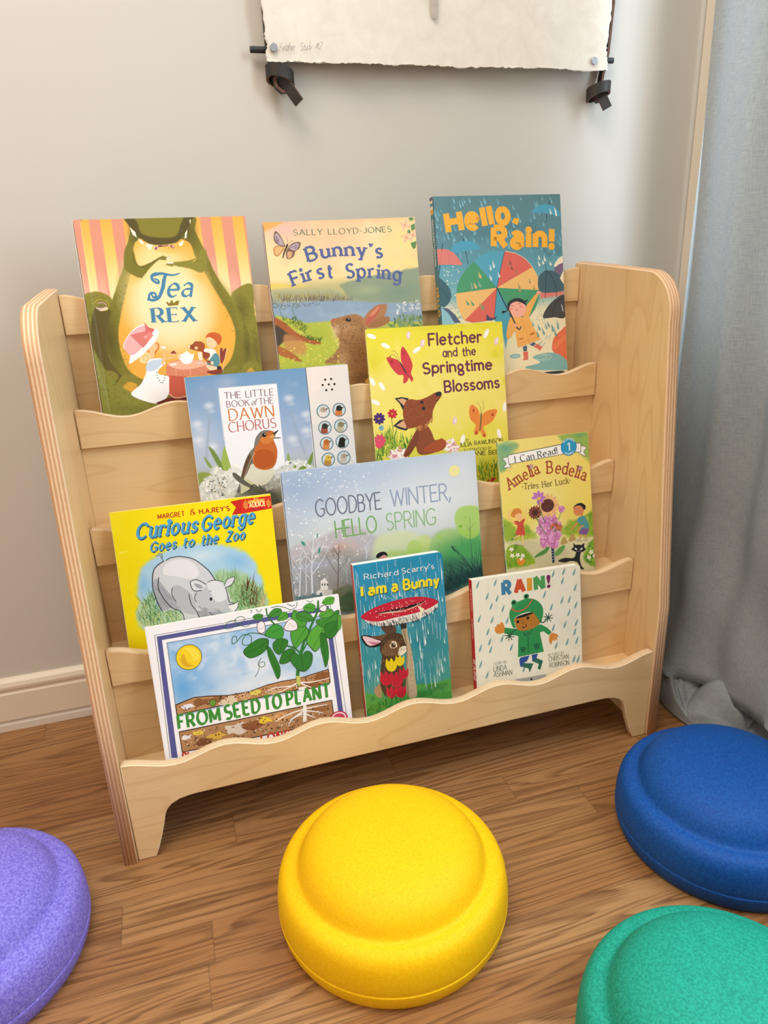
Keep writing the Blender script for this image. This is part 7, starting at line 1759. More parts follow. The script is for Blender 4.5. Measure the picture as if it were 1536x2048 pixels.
ART['george'] = [
('fill', 'f4de00'),
('nz', 'f8e830', 30, 0.55, 0.3, 0.5, ''),
('b', 'fbf3a0', 9.3, 144.1, 9.6, 1.7, 8, 0.7, 1.0),
('b', 'fbf3a0', 2.1, 126.0, 4.8, 2.4, 0, 0.5, 1.0),
('bs', 'a9d0ea', '20.1,91.5 26.6,115.3 43.3,130.4 71.0,140.6 103.1,142.3 133.3,138.0 158.2,128.3 177.3,111.0 186.7,83.8 187.9,61.4 188.8,36.9 115.4,30.6 30.5,32.4 18.7,43.5 15.5,56.6 21.0,73.6', 6, 1, 10, 6),
('b', '7fb8e6', 156.1, 110.4, 24.4, 16.2, -20, 0.8, 1.0),
('b', '7fb8e6', 30.5, 95.2, 9.8, 19.3, 0, 0.7, 1.0),
('b', 'dbeaf4', 109.4, 124.4, 33.8, 12.4, 0, 0.7, 1.0),
('bs', 'b9d5b0', '17.1,56.4 24.2,73.1 40.2,81.2 42.5,61.1 73.1,50.6 139.6,28.3 30.5,32.4', 7, 1, 8, 7),
('bs', 'a6c898', '121.6,97.4 140.7,98.1 159.5,93.5 181.8,71.6 191.5,45.8 183.3,35.9 140.0,32.0 140.0,61.6', 7, 0.95, 8, 7),
('g', '6f9f68 8fba7c 4f8a58 b9d08a', '16.9,42.0 25.9,72.8 39.7,77.7 45.6,58.8 72.7,47.0 71.6,38.1 34.0,33.6', 190, 'blade', 8.88, 21.32, 1.24, 60, 125, 81),
('g', '7fae70 6f9f68 a3c888', '120.3,86.7 155.0,85.0 178.6,59.1 187.0,37.2 142.0,33.5 138.7,65.5', 190, 'blade', 8.99, 23.38, 1.26, 60, 120, 82),
('g', 'c9b07a d8c494', '175.7,48.4 191.0,57.1 187.0,37.2 176.2,37.1', 30, 'blade', 7.38, 16.59, 1.11, 60, 110, 83),
('s', 'cfd3da', '59.0,124.6 69.4,128.0 82.8,127.9 98.9,121.5 112.5,107.8 123.2,89.0 132.2,84.8 137.8,73.0 141.3,57.7 145.2,46.0 151.2,52.4 148.0,39.9 135.0,33.7 115.8,34.2 95.5,37.7 74.9,37.5 73.4,52.4 60.3,56.4 47.0,56.8 42.7,75.5 40.7,91.9 43.9,112.7 50.2,120.6'),
('b', 'a0a6b0', 61.7, 67.0, 0.0, 0.0, 0, 0, 1.0),
('s', 'a9aeb8', '41.7,95.3 47.8,101.5 57.4,85.7 68.3,65.9 73.4,52.4 60.6,58.1 48.6,56.5 43.1,71.8'),
('s', 'b6bac2', '63.9,84.6 74.5,88.4 89.6,73.3 93.8,52.6 89.4,44.2 73.4,52.4 66.9,67.9'),
('s', 'e3e5ea', '61.8,120.6 82.3,123.9 98.1,115.3 103.1,100.2 92.2,94.6 72.7,101.2 56.8,107.2'),
('s', '9ea3ad', '102.3,65.8 114.8,69.3 118.6,57.7 110.7,49.8 98.9,51.8'),
('s', 'bfc4cc', '92.9,72.8 104.3,81.9 121.4,81.0 135.7,69.6 140.9,54.1 133.6,36.8 112.6,36.6 98.7,50.0'),
('s', 'dcdfe5', '111.4,84.4 125.5,86.8 134.8,77.1 136.3,60.3 122.0,57.1 116.5,69.0'),
('s', 'a4a9b3', '95.1,48.7 116.9,43.3 135.5,38.3 115.8,34.2 97.1,37.4'),
('g', '8a8f98 a0a5ae', '42.4,98.7 57.4,85.7 73.6,54.2 60.3,56.4 47.2,58.5 42.7,75.5', 70, 'line', 3.52, 7.91, 0.53, -70, -50, 84),
('g', '8a8f98 9a9fa8', '94.5,58.0 117.7,50.5 134.0,40.4 116.0,36.0 97.6,41.0', 60, 'line', 3.61, 8.11, 0.54, -60, -40, 85),
('l', '3a3d44', 1.23, 1.23, '62.5,125.5 69.4,128.0 82.8,127.7 98.9,121.5 112.5,107.8 118.4,99.7 123.2,89.0'),
('l', '3a3d44', 1.4, 1.4, '59.0,124.6 49.2,119.0 43.7,110.9 40.7,91.9 42.7,75.5 46.0,62.3 48.6,56.5'),
('l', '3a3d44', 1.23, 1.23, '49.9,102.9 47.8,89.0 52.5,73.9 60.8,59.9 70.1,53.3'),
('l', '3a3d44', 0.89, 0.89, '65.8,86.1 63.9,77.5 68.3,65.9'),
('l', '3a3d44', 1.08, 1.08, '71.7,52.6 75.2,46.6 75.7,37.4'),
('l', '3a3d44', 0.9, 0.9, '113.4,86.8 118.8,88.7 125.6,87.7 133.1,84.7'),
('l', '3a3d44', 1.09, 1.09, '135.7,77.0 137.8,65.6 139.1,54.4 145.8,51.4'),
('l', '3a3d44', 1.07, 1.07, '86.2,73.9 87.8,59.1 93.4,49.0 96.3,37.5'),
('l', '3a3d44', 0.9, 0.9, '96.5,74.1 93.1,67.3 94.9,61.6'),
('l', '3a3d44', 0.72, 0.72, '113.5,73.2 117.1,74.4'),
('s', 'd8dbe1', '90.4,91.3 98.8,92.7 110.6,84.5 103.6,76.6 93.6,78.1 90.9,84.0'),
('s', '9a9fa8', '94.8,87.9 102.9,84.8 105.7,79.9 99.0,80.9'),
('l', '3a3d44', 1.08, 1.08, '103.6,76.6 93.5,77.8 90.3,85.9 90.7,91.2 99.6,92.4 110.6,84.2'),
('s', 'd8dbe1', '135.0,78.9 140.3,87.2 150.1,88.5 145.5,79.1 138.1,75.7'),
('l', '3a3d44', 0.9, 0.9, '135.0,78.9 140.3,87.2 150.1,88.5 145.5,79.1 137.3,75.8'),
('s', 'eef0f2', '137.7,50.0 145.8,51.4 151.7,53.2 149.5,45.2 144.5,39.6 138.1,45.3'),
('l', '3a3d44', 1.1, 1.1, '137.7,50.0 145.8,51.0 151.7,53.2 149.5,45.2 144.8,39.5'),
('e', 'f4f4f4', 115.3, 62.3, 2.23, 3.08, 0),
('e', '202228', 114.8, 62.4, 1.89, 2.71, 0),
('l', '3a3d44', 0.91, 0.91, '110.8,43.4 113.8,39.7 118.1,39.0'),
('l', '3a3d44', 0.7, 0.7, '59.8,124.5 57.1,129.3 55.3,134.0 50.2,133.0'),
('l', '3a3d44', 0.7, 0.7, '58.0,129.2 58.3,134.4 54.3,136.8'),
('g', '6b3a26 7d4a30 5c3020', '157.3,44.0 160.2,69.4 170.9,69.6 179.2,47.8 176.6,40.8', 34, 'blade', 12.87, 31.25, 1.84, 70, 110, 86),
('g', '6f9f68 8fba7c', '150.2,43.3 157.7,62.4 187.4,57.7 183.5,37.8', 50, 'blade', 11.01, 23.86, 1.28, 60, 120, 87),
('p', 'c8241c', '156.3,194.7 171.2,196.1 215.1,196.2 213.5,178.4 174.1,176.2 156.8,176.0 163.1,185.9'),
('p', 'd8281e', '171.4,195.0 215.0,195.5 213.5,178.7 169.8,176.7'),
('t', 'sans', 'f4dc60', 2.84, '188.2,192.6 194.5,192.6', 'WITH'),
('t', 'bold', 'f4dc60', 3.54, '180.5,189.3 203.7,189.7', 'DOWNLOADABLE'),
('t', 'bold', 'fbeaa0', 6.74, '181.2,183.1 203.0,183.3', 'AUDIO!'),
('l', 'f4dc60', 0.71, 0.71, '179.5,189.4 178.1,186.7 179.6,184.1'),
('l', 'f4dc60', 0.71, 0.71, '205.4,188.6 206.5,186.1 205.6,183.9'),
('l', 'f4dc60', 0.71, 0.71, '178.5,191.7 176.1,187.0 178.2,183.0'),
('l', 'f4dc60', 0.71, 0.71, '206.6,190.0 208.6,185.8 206.6,182.1'),
('l', 'f4dc60', 0.71, 0.71, '177.5,193.9 174.0,187.2 176.9,181.9'),
('l', 'f4dc60', 0.71, 0.71, '207.9,191.7 210.7,185.6 207.7,180.5'),
('t', 'sans', '3a1a40', 2.13, '183.2,179.3 200.9,179.6', 'simple activity'),
('t', 'bold', 'b8321e', 6.2, '59.1,182.8 94.7,182.7', 'MARGRET'),
('t', 'serif', 'b8321e', 7.65, '101.1,183.0 109.0,183.0', '&'),
('t', 'bold', 'b8321e', 6.28, '113.2,182.8 154.9,182.5', "H.A.REY'S"),
('t', 'script', '24506e', 19.27, '27.7,158.0 67.8,158.4 108.7,157.8', 'Curious'),
('t', 'script', '24506e', 18.99, '113.0,158.0 149.0,158.8 186.7,160.0', 'George'),
('t', 'script', '24506e', 12.16, '43.5,138.3 78.7,139.3', 'Goes'),
('t', 'script', '24506e', 12.29, '86.2,139.3 102.2,138.5', 'to'),
('t', 'script', '24506e', 12.72, '110.7,138.7 134.6,138.9', 'the'),
('t', 'script', '24506e', 12.83, '144.1,139.1 171.1,138.9', 'Zoo'),
('t', 'script', '4fa3d8', 19.26, '26.8,159.7 66.9,160.1 107.8,159.5', 'Curious'),
('t', 'script', '4fa3d8', 18.97, '112.0,159.7 148.0,160.6 185.7,161.7', 'George'),
('t', 'script', '4fa3d8', 12.15, '42.6,140.0 77.8,141.0', 'Goes'),
('t', 'script', '4fa3d8', 12.28, '85.3,141.0 101.2,140.2', 'to'),
('t', 'script', '4fa3d8', 12.71, '109.7,140.5 133.6,140.7', 'the'),
('t', 'script', '4fa3d8', 12.82, '143.1,140.8 170.1,140.7', 'Zoo'),
]
ART['seed'] = [
('fill', 'f4f4fa'),
('bp', 'aacbec', '23.1,186.0 238.6,183.7 235.3,79.1 22.1,78.5', 1.2, 1, 0, 0),
('b', '4f9ee0', 36.1, 117.4, 22.8, 34.8, 0, 0.9, 1.0),
('b', '7db4e6', 55.7, 134.1, 43.9, 38.9, 0, 0.9, 1.0),
('b', '6aa8e2', 37.6, 168.9, 20.6, 22.2, 0, 0.9, 1.0),
('b', 'd5e3f3', 94.6, 134.5, 37.1, 28.9, 0, 0.9, 1.0),
('b', 'bcd6f0', 83.7, 170.1, 30.8, 16.3, 0, 0.9, 1.0),
('b', 'eef2f8', 139.2, 125.3, 34.1, 31.4, 0, 0.9, 1.0),
('b', 'e6edf6', 118.1, 101.9, 51.8, 18.9, 0, 0.9, 1.0),
('b', 'bcd6f0', 210.3, 119.4, 29.2, 23.5, 0, 0.9, 1.0),
('b', '8fbde8', 116.1, 178.4, 25.4, 12.3, 0, 0.9, 1.0),
('b', 'eef2f8', 166.8, 102.4, 32.7, 12.7, 0, 0.9, 1.0),
('b', '9cc6ee', 69.1, 148.0, 17.3, 12.3, 0, 0.9, 1.0),
('nz', 'e3edf8', 16, 0.55, 0.25, 0.5, '26.5,183.3 232.0,180.9 234.0,86.0 25.8,98.7'),
('nz', '86b8e8', 22, 0.62, 0.2, 0.5, '26.5,183.3 156.2,181.2 128.3,119.0 25.8,98.7'),
('p', 'f4f4fa', '4.1,23.2 9.8,197.1 12.7,193.7 7.4,22.4'),
('p', 'f4f4fa', '9.8,197.1 246.4,197.3 244.4,194.2 12.7,193.7'),
('p', 'f4f4fa', '246.4,197.3 248.5,-36.9 244.3,-35.8 244.4,194.2'),
('l', '3a3a44', 0.63, 0.63, '5.6,22.9 10.4,195.8'),
('l', '3a3a44', 0.6, 0.6, '10.4,195.8 246.7,196.1'),
('l', '3a3a44', 0.63, 0.63, '246.7,196.1 252.3,26.1'),
('p', '565a98', '7.4,22.4 12.7,193.7 18.5,187.7 15.2,20.5'),
('p', '565a98', '12.7,193.7 244.4,194.2 238.0,187.3 18.5,187.7'),
('p', '565a98', '244.4,194.2 249.8,-37.2 242.1,-35.3 238.0,187.3'),
('p', 'f4f4fa', '15.2,20.5 18.5,187.7 24.1,182.8 20.8,19.1'),
('p', 'f4f4fa', '18.5,187.7 238.0,187.3 232.1,181.9 24.1,182.8'),
('p', 'f4f4fa', '238.0,187.3 242.1,-35.3 234.7,-33.5 232.1,181.9'),
('l', '30303a', 0.62, 0.62, '22.3,80.6 24.1,182.8'),
('l', '30303a', 0.6, 0.6, '24.1,182.8 231.7,182.0'),
('l', '30303a', 0.63, 0.63, '231.7,182.0 234.5,83.7'),
('e', '2e3a3a', 49.0, 157.7, 17.04, 17.86, 0),
('e', 'f3d22a', 49.0, 157.7, 16.28, 17.04, 0),
('s', 'dcae28', '37.5,154.5 42.6,163.8 46.4,150.6 53.3,145.0 43.8,144.9'),
('s', 'f7e04a', '45.5,171.4 60.1,166.4 62.2,153.6 54.2,151.1 51.8,161.9'),
('p', '4a2f1e', '22.8,96.2 47.3,101.3 66.4,99.3 93.3,94.5 121.1,93.8 145.9,98.2 166.4,99.2 191.1,98.3 233.8,103.2 234.3,81.5 22.3,80.6'),
('p', 'b98a5e', '23.7,94.6 47.1,99.9 66.2,97.8 93.1,93.2 120.9,92.5 145.7,96.9 166.3,97.9 191.0,97.0 232.7,101.7 233.2,83.1 23.5,82.0'),
('p', '3a2a1e', '21.6,57.4 233.9,56.5 234.5,23.4 21.5,26.5'),
('p', 'b0845a', '22.5,55.9 232.6,55.2 233.1,24.9 22.8,27.7'),
('s', 'e8e6ee', '47.9,88.8 43.5,87.6 39.7,85.3 34.5,86.9 32.7,87.3 29.5,90.3 31.1,92.7 36.6,93.2 41.6,93.1 44.4,91.6'),
('s', '8a5c38', '64.6,91.8 66.2,87.7 57.9,88.0 51.7,86.6 45.1,90.7 47.6,92.2 46.1,95.3 53.1,98.4 58.9,95.6 67.0,94.9'),
('s', 'dcc9ae', '103.3,85.9 103.1,81.6 96.3,79.5 88.3,80.4 78.8,83.2 78.3,87.1 83.7,90.6 87.6,91.9 96.7,93.1 103.2,88.7'),
('s', '8f6440', '88.6,90.6 82.9,89.3 80.0,86.5 73.5,88.0 70.3,88.9 65.0,92.8 70.7,94.7 74.8,96.2 81.4,95.6 83.6,94.5'),
('s', 'e0cf62', '136.5,89.6 136.1,87.8 129.9,85.6 125.5,87.7 121.7,87.9 122.4,90.1 121.2,93.3 126.8,92.8 131.4,94.2 136.7,91.1'),
('s', 'cfa57a', '120.0,88.0 121.4,85.3 114.8,82.5 109.5,84.9 101.9,85.8 103.4,88.6 105.4,91.8 109.0,91.9 115.4,93.5 121.4,89.7'),
('s', '8a5c38', '218.4,82.2 219.5,78.9 210.4,76.7 203.9,78.8 196.9,79.8 199.3,82.8 197.4,87.4 205.1,86.8 211.8,88.9 220.3,84.0'),
('s', '8f5c34', '233.2,94.5 235.5,90.3 227.3,89.6 220.5,89.5 212.0,92.6 214.6,94.9 215.2,98.5 220.7,99.8 227.7,100.1 235.6,96.7'),
('s', 'cfa880', '165.4,87.0 166.7,82.6 160.1,82.8 153.4,81.4 145.1,85.6 146.4,87.7 149.0,90.4 153.2,92.9 160.2,91.8 166.9,89.5'),
('s', 'e8e6ea', '35.1,46.8 36.1,44.0 31.7,44.6 27.9,43.4 23.5,46.1 24.9,47.1 25.0,48.8 28.3,50.5 32.0,49.2 36.5,48.4'),
('s', 'e0c24a', '53.7,48.8 51.9,47.1 47.3,46.3 42.9,46.9 40.3,47.7 39.8,50.0 39.3,52.7 44.6,52.3 48.9,53.2 52.8,50.6'),
('s', 'dccdc0', '117.5,42.0 112.5,39.0 101.4,34.2 91.6,38.9 85.8,38.7 83.5,44.7 82.8,51.1 95.4,49.7 105.3,52.2 114.2,46.0'),
('s', '8a5634', '136.0,41.7 128.9,39.1 121.7,36.2 112.6,38.5 109.1,39.4 104.1,44.7 106.4,49.4 116.1,48.4 124.9,50.5 130.4,45.6'),
('s', 'e6c83a', '145.3,47.6 146.9,43.5 139.8,44.5 134.1,42.7 127.9,46.8 130.3,48.0 129.2,50.7 135.0,53.5 140.2,51.0 147.5,50.2'),
('s', 'd8b048', '83.1,38.3 76.6,37.0 73.3,33.0 66.2,36.2 62.6,36.0 56.6,41.1 63.1,43.9 67.5,43.5 75.1,45.3 77.4,41.8'),
('s', 'a06a40', '227.9,46.9 230.2,42.6 222.0,42.0 215.1,42.0 206.6,45.2 209.2,47.5 209.8,51.2 215.2,52.2 222.3,52.6 230.2,48.8'),
('s', 'cf9c6a', '177.4,45.4 168.5,43.0 164.3,40.6 154.6,40.9 150.6,43.8 142.6,48.9 150.1,51.1 157.1,54.6 166.3,51.9 169.8,51.5'),
('s', '7f5030', '60.3,35.0 61.2,31.1 55.0,30.7 48.6,29.8 40.9,33.8 41.8,36.0 44.5,38.1 48.5,41.7 55.1,39.0 61.5,38.2'),
('g', '4a2c1a 2e1c12 6d4428', '23.8,84.4 26.8,92.2 65.9,95.2 145.4,94.0 231.2,99.8 232.8,85.1', 130, 'dot', 0.82, 2.27, 1.24, 0, 180, 91),
('g', '4a2c1a 2e1c12 6d4428', '23.2,52.8 231.2,52.2 231.7,27.5 24.9,29.9', 170, 'dot', 0.83, 2.5, 1.25, 0, 180, 92),
('g', 'f0ece4', '23.2,52.8 231.2,52.2 231.7,27.5 24.9,29.9', 50, 'dot', 0.83, 1.87, 1.25, 0, 180, 93),
('e', '2f4a1c', 70.9, 87.9, 4.67, 5.0, 0),
('e', '6a9a3a', 70.9, 87.9, 3.9, 4.17, 0),
('p', 'f8f8fc', '21.9,77.5 235.3,79.1 234.6,57.0 21.5,59.6'),
('l', 'f3f0ea', 1.93, 0.86, '190.5,93.0 177.6,89.2 157.3,91.4 142.6,88.1'),
('l', 'f3f0ea', 1.93, 0.86, '190.4,91.9 175.3,87.5 160.4,83.1'),
('l', 'f3f0ea', 1.93, 0.86, '192.4,91.5 210.9,88.7 234.4,89.9'),
('l', 'f3f0ea', 1.93, 0.86, '193.3,89.8 202.0,84.0 207.9,80.5'),
('l', 'f3f0ea', 1.93, 0.86, '189.3,91.1 185.5,85.3'),
('p', 'f3f0ea', '188.5,84.7 200.0,84.4 198.9,79.2 188.7,80.7'),
('l', 'f3f0ea', 2.17, 1.08, '192.1,53.1 193.1,44.0 191.5,33.3'),
('l', 'f3f0ea', 2.17, 1.09, '191.8,51.0 177.1,49.9 162.1,46.6 151.3,42.5'),
('l', 'f3f0ea', 2.17, 1.09, '191.6,48.8 201.9,46.5 218.2,40.6'),
('l', 'f3f0ea', 2.17, 1.08, '192.0,52.0 208.8,51.6 225.8,51.2'),
('l', 'f3f0ea', 2.17, 1.09, '189.0,45.0 176.0,41.3 168.9,34.1'),
('l', 'f3f0ea', 2.18, 1.09, '194.2,43.8 206.9,35.3'),
('l', 'f3f0ea', 2.17, 1.09, '189.4,48.2 171.7,40.0'),
('p', 'f3f0ea', '192.3,58.6 196.8,57.6 194.3,32.7 188.9,32.8'),
('l', '2f6a34', 0.82, 0.82, '137.5,191.0 128.8,185.3 117.8,191.6 114.6,197.3 122.9,201.0 128.2,195.9 115.5,188.9 105.4,186.6 99.9,189.7 106.7,196.7 116.5,197.0'),
('l', '3f6a3c', 1.25, 1.04, '158.1,164.0 147.0,171.4 131.5,175.4 121.8,168.9 121.7,160.6 131.6,160.7 132.9,171.0 123.5,174.9 112.6,166.5 107.5,165.4 108.6,173.6 113.6,174.7 113.8,168.4'),
('l', '3f6a3c', 1.04, 0.84, '142.7,137.4 137.7,129.9 141.1,124.9 146.3,126.0 146.0,131.4 139.8,130.5 137.7,121.3 131.5,112.4'),
('l', '2f6a34', 0.82, 0.82, '137.1,203.6 138.9,205.7 136.6,207.8'),
('l', '2f6a34', 1.02, 0.82, '144.5,207.4 147.9,202.6 152.3,206.0'),
('l', '2f6a34', 1.03, 0.82, '165.3,205.7 175.4,206.0 186.9,200.8 190.6,198.0 199.1,200.7 201.0,207.7'),
('l', '2f6a34', 1.03, 0.83, '187.6,206.9 194.3,202.6 197.5,204.1'),
('l', '2f6a34', 0.83, 0.62, '214.3,207.4 220.1,204.3 223.5,206.9'),
('l', '2f7a34', 5.15, 2.57, '189.6,88.8 189.5,101.9 193.1,118.5 197.3,132.8 203.1,146.7 210.9,160.2 218.7,173.7 227.7,189.1 230.4,203.5'),
('l', '2f7a34', 2.54, 1.7, '197.3,132.8 190.2,142.8 176.9,151.8 169.8,176.6 159.7,193.1 158.3,205.9'),
('l', '2f7a34', 2.12, 1.27, '197.0,130.7 214.2,153.2 231.5,158.4 241.6,154.4'),
('p', 'c9c86a', '187.5,102.4 193.1,101.2 192.0,88.3 189.4,86.7 187.2,91.5'),
('s', '1f3a22', '120.1,151.4 131.6,160.7 144.2,165.6 155.9,162.3 153.3,150.1 141.2,141.9 127.1,140.5'),
('s', '2f7a2c', '121.1,151.4 132.0,160.4 144.0,165.0 155.0,161.8 152.6,150.2 141.1,142.6 127.7,141.2'),
('l', '1f4a22', 0.62, 0.42, '154.6,160.4 140.6,152.6 124.2,149.5'),
('s', '1f3a22', '151.7,169.4 164.3,181.8 176.0,177.5 177.4,164.5 169.7,159.6'),
('s', '3f9a3a', '152.5,169.5 164.5,181.3 175.5,177.2 176.9,164.8 169.6,160.1'),
('l', '1f4a22', 0.62, 0.42, '175.7,175.4 160.8,169.8'),
('s', '1f3a22', '161.0,155.0 167.7,160.0 175.9,160.1 182.4,155.0 178.2,145.2 169.0,137.4 161.7,144.2'),
('s', '2f7a2c', '161.6,154.8 167.9,159.6 175.6,159.8 181.8,154.9 177.8,145.5 169.1,138.0 162.2,144.5'),
('l', '1f4a22', 0.63, 0.42, '175.7,158.5 169.4,140.5'),
('s', '1f3a22', '166.6,126.1 173.4,139.7 184.1,143.6 190.7,138.4 186.4,128.5 175.5,123.2'),
('s', '2f7a2c', '167.3,126.4 173.8,139.4 183.8,143.0 190.1,138.1 186.1,128.8 175.8,123.8'),
('l', '1f4a22', 0.63, 0.42, '188.6,137.8 169.8,126.5'),
('s', '1f3a22', '181.4,129.5 189.5,136.5 197.0,130.7 206.0,135.8 213.6,129.5 210.8,114.9 200.4,106.2 188.7,112.9'),
('s', '2f7a30', '182.2,129.4 189.8,136.0 197.0,130.5 205.5,135.3 212.7,129.3 210.3,115.5 200.3,107.1 189.2,113.5'),
('l', '1f4a22', 0.64, 0.42, '198.1,130.5 198.5,107.7'),
('s', '1f3a22', '186.7,164.9 195.7,171.7 208.2,172.5 211.9,160.0 201.3,149.2 190.2,142.8'),
('s', '4fa03a', '187.3,164.5 195.8,171.0 207.7,172.0 211.3,159.9 201.1,149.7 190.7,143.6'),
('l', '1f4a22', 0.63, 0.42, '209.8,169.0 190.7,147.0'),
('s', '1f3a22', '190.2,185.4 195.7,197.5 203.9,189.2 212.1,179.2 205.8,169.8 195.2,176.0'),
('s', '4fa03a', '190.8,185.3 196.0,196.8 203.7,188.8 211.4,179.3 205.4,170.5 195.4,176.4'),
('l', '1f4a22', 0.62, 0.42, '196.4,194.8 206.0,171.8'),
('s', '1f3a22', '207.6,150.1 215.4,163.6 228.9,171.8 236.6,166.1 234.9,151.3 220.2,132.6 212.5,138.4'),
('s', '58a83c', '208.3,150.2 215.8,163.2 228.6,170.8 235.9,165.4 234.3,151.4 220.3,133.6 213.0,139.2'),
('l', '1f4a22', 0.64, 0.42, '234.3,164.4 214.3,135.9'),
('s', '1f3a22', '224.3,177.0 238.2,179.7 257.8,186.2 254.1,171.4 240.5,163.2 228.4,167.6'),
('s', '3f8a34', '225.1,176.8 238.3,179.5 256.9,185.5 253.5,171.5 240.6,163.8 229.1,167.9'),
('l', '1f4a22', 0.64, 0.42, '256.5,183.9 230.7,169.3'),
('s', '1f3a22', '236.8,168.2 256.0,170.0 256.7,160.1 245.0,147.2 234.9,151.3'),
('s', '2f7a2c', '237.2,167.7 255.6,169.4 256.0,160.1 245.1,147.8 235.4,151.7'),
('l', '1f4a22', 0.64, 0.43, '255.8,167.9 239.3,152.6'),
('s', '1f3a22', '255.8,177.6 260.9,175.6 258.1,159.9 253.7,158.5'),
('s', '4fa03a', '256.0,177.1 260.7,175.2 258.2,160.3 254.0,158.9'),
('s', '1f3a22', '197.9,190.3 208.5,192.6 218.1,186.6 220.2,177.7 208.8,177.7 199.1,182.7'),
('s', '3f8a34', '198.5,190.0 208.4,192.2 217.7,186.5 219.6,178.0 208.8,178.1 199.5,182.8'),
('l', '1f4a22', 0.63, 0.42, '199.8,188.9 218.1,178.1'),
('s', '1f3a22', '229.1,182.5 237.3,190.6 248.6,188.5 248.8,181.0 238.0,178.3'),
('s', '58a83c', '229.7,182.6 237.5,190.3 248.2,188.4 248.4,181.1 238.0,178.5'),
('l', '1f4a22', 0.63, 0.42, '248.5,187.5 231.1,182.1'),
('s', '1f3a22', '208.8,198.9 217.9,203.2 225.6,198.0 222.6,190.1 211.5,192.1'),
('s', '4fa03a', '209.2,198.9 217.9,202.8 225.2,197.9 222.5,190.3 211.7,192.3'),
('l', '1f4a22', 0.63, 0.42, '211.2,198.5 223.1,194.2'),
('s', '1f3a22', '235.3,200.5 243.3,207.2 253.6,204.7 250.4,195.7 240.0,196.5'),
('s', '58a83c', '235.7,200.5 243.3,207.0 253.1,204.6 250.1,196.0 240.3,196.7'),
('l', '1f4a22', 0.63, 0.42, '252.4,203.9 237.2,199.1'),
('s', '1f3a22', '160.1,196.2 169.1,204.0 178.8,201.2 175.9,193.3 165.6,192.1'),
('s', '3f8a34', '160.5,196.4 169.0,203.6 178.4,201.0 175.5,193.6 165.8,192.2'),
('l', '1f4a22', 0.62, 0.41, '177.7,200.3 161.9,194.8'),
('s', '1f3a22', '171.0,186.9 178.3,197.1 186.2,194.6 185.2,186.3 174.9,185.1'),
('s', '4fa03a', '171.4,187.0 178.3,196.7 185.7,194.5 184.8,186.6 175.1,185.3'),
('l', '1f4a22', 0.62, 0.42, '186.0,193.6 173.0,186.5'),
('s', '1f3a22', '138.9,198.0 145.7,200.9 153.2,197.5 149.4,191.3 141.7,192.7'),
('s', '3f8a34', '139.3,197.9 145.7,200.7 152.8,197.3 149.3,191.5 141.9,192.9'),
('l', '1f4a22', 0.62, 0.41, '152.2,197.0 141.0,195.6'),
('s', '1f3a22', '152.6,152.4 157.3,149.3 162.7,135.5 166.9,119.6 165.3,107.0 160.9,104.0 156.7,119.6 152.8,137.4'),
('s', '2f7a2c', '152.9,151.2 157.4,148.2 162.4,135.1 166.5,120.1 165.1,108.1 160.8,105.3 156.7,120.0 153.1,137.0'),
('l', '1f4a22', 0.63, 0.42, '153.3,150.1 164.3,107.2'),
('s', '1f3a22', '228.2,156.9 235.2,153.4 237.4,135.7 235.9,118.5 229.9,106.6 227.5,122.4 226.1,137.9'),
('s', '2f7a2c', '228.3,155.8 235.1,152.4 237.2,135.5 235.8,119.2 230.0,107.9 227.7,123.0 226.2,137.6'),
('l', '1f4a22', 0.64, 0.42, '231.1,154.2 230.3,109.8'),
('s', '6a5a62', '143.2,185.8 149.3,189.8 153.8,185.9 153.5,175.4 149.0,171.7 143.4,175.2'),
('s', '6a5a62', '178.4,172.8 182.4,180.5 189.2,186.0 196.7,180.0 197.5,169.2 187.0,168.0'),
('s', '6a5a62', '230.2,192.9 238.0,196.9 241.7,193.0 239.0,187.1 232.9,188.6'),
('s', 'f6eef2', '143.9,185.2 149.2,189.0 152.9,185.6 152.7,176.0 148.9,172.7 144.1,175.9'),
('s', 'f6eef2', '179.5,173.0 182.9,179.8 189.1,185.0 195.8,179.7 196.5,170.0 187.2,169.0'),
('s', 'f6eef2', '231.2,192.5 237.9,196.0 240.9,192.7 238.5,188.0 233.4,189.4'),
('l', '9a8a92', 0.42, 0.42, '183.7,173.9 188.4,179.4 191.8,173.5 195.2,176.0'),
('l', '9a8a92', 0.41, 0.41, '145.3,182.2 148.2,178.5 151.9,182.0'),
('t', 'nouv', '3f8f3a', 19.1, '20.9,60.8 78.9,60.8', 'FROM'),
('t', 'nouv', '3f8f3a', 19.39, '83.3,60.7 133.6,61.4', 'SEED'),
('t', 'nouv', '3f8f3a', 19.64, '136.9,61.6 163.5,61.7', 'TO'),
('t', 'nouv', '3f8f3a', 19.8, '169.1,61.8 233.3,61.3', 'PLANT'),
('p', 'f8f8fc', '21.3,25.4 234.4,23.0 236.0,-1.8 21.9,1.6'),
('t', 'nouv', 'c2452c', 12.64, '20.7,12.7 66.5,12.2', 'PLANTS'),
('t', 'nouv', 'c2452c', 12.97, '127.2,14.0 170.5,12.6', 'LONG'),
('e', 'c22a4a', 240.8, 27.6, 12.98, 10.17, -8),
('e', 'f3e6ea', 240.8, 27.6, 10.82, 8.4, -8),
('e', 'd84a6a', 240.8, 27.6, 8.66, 6.63, -8),
]
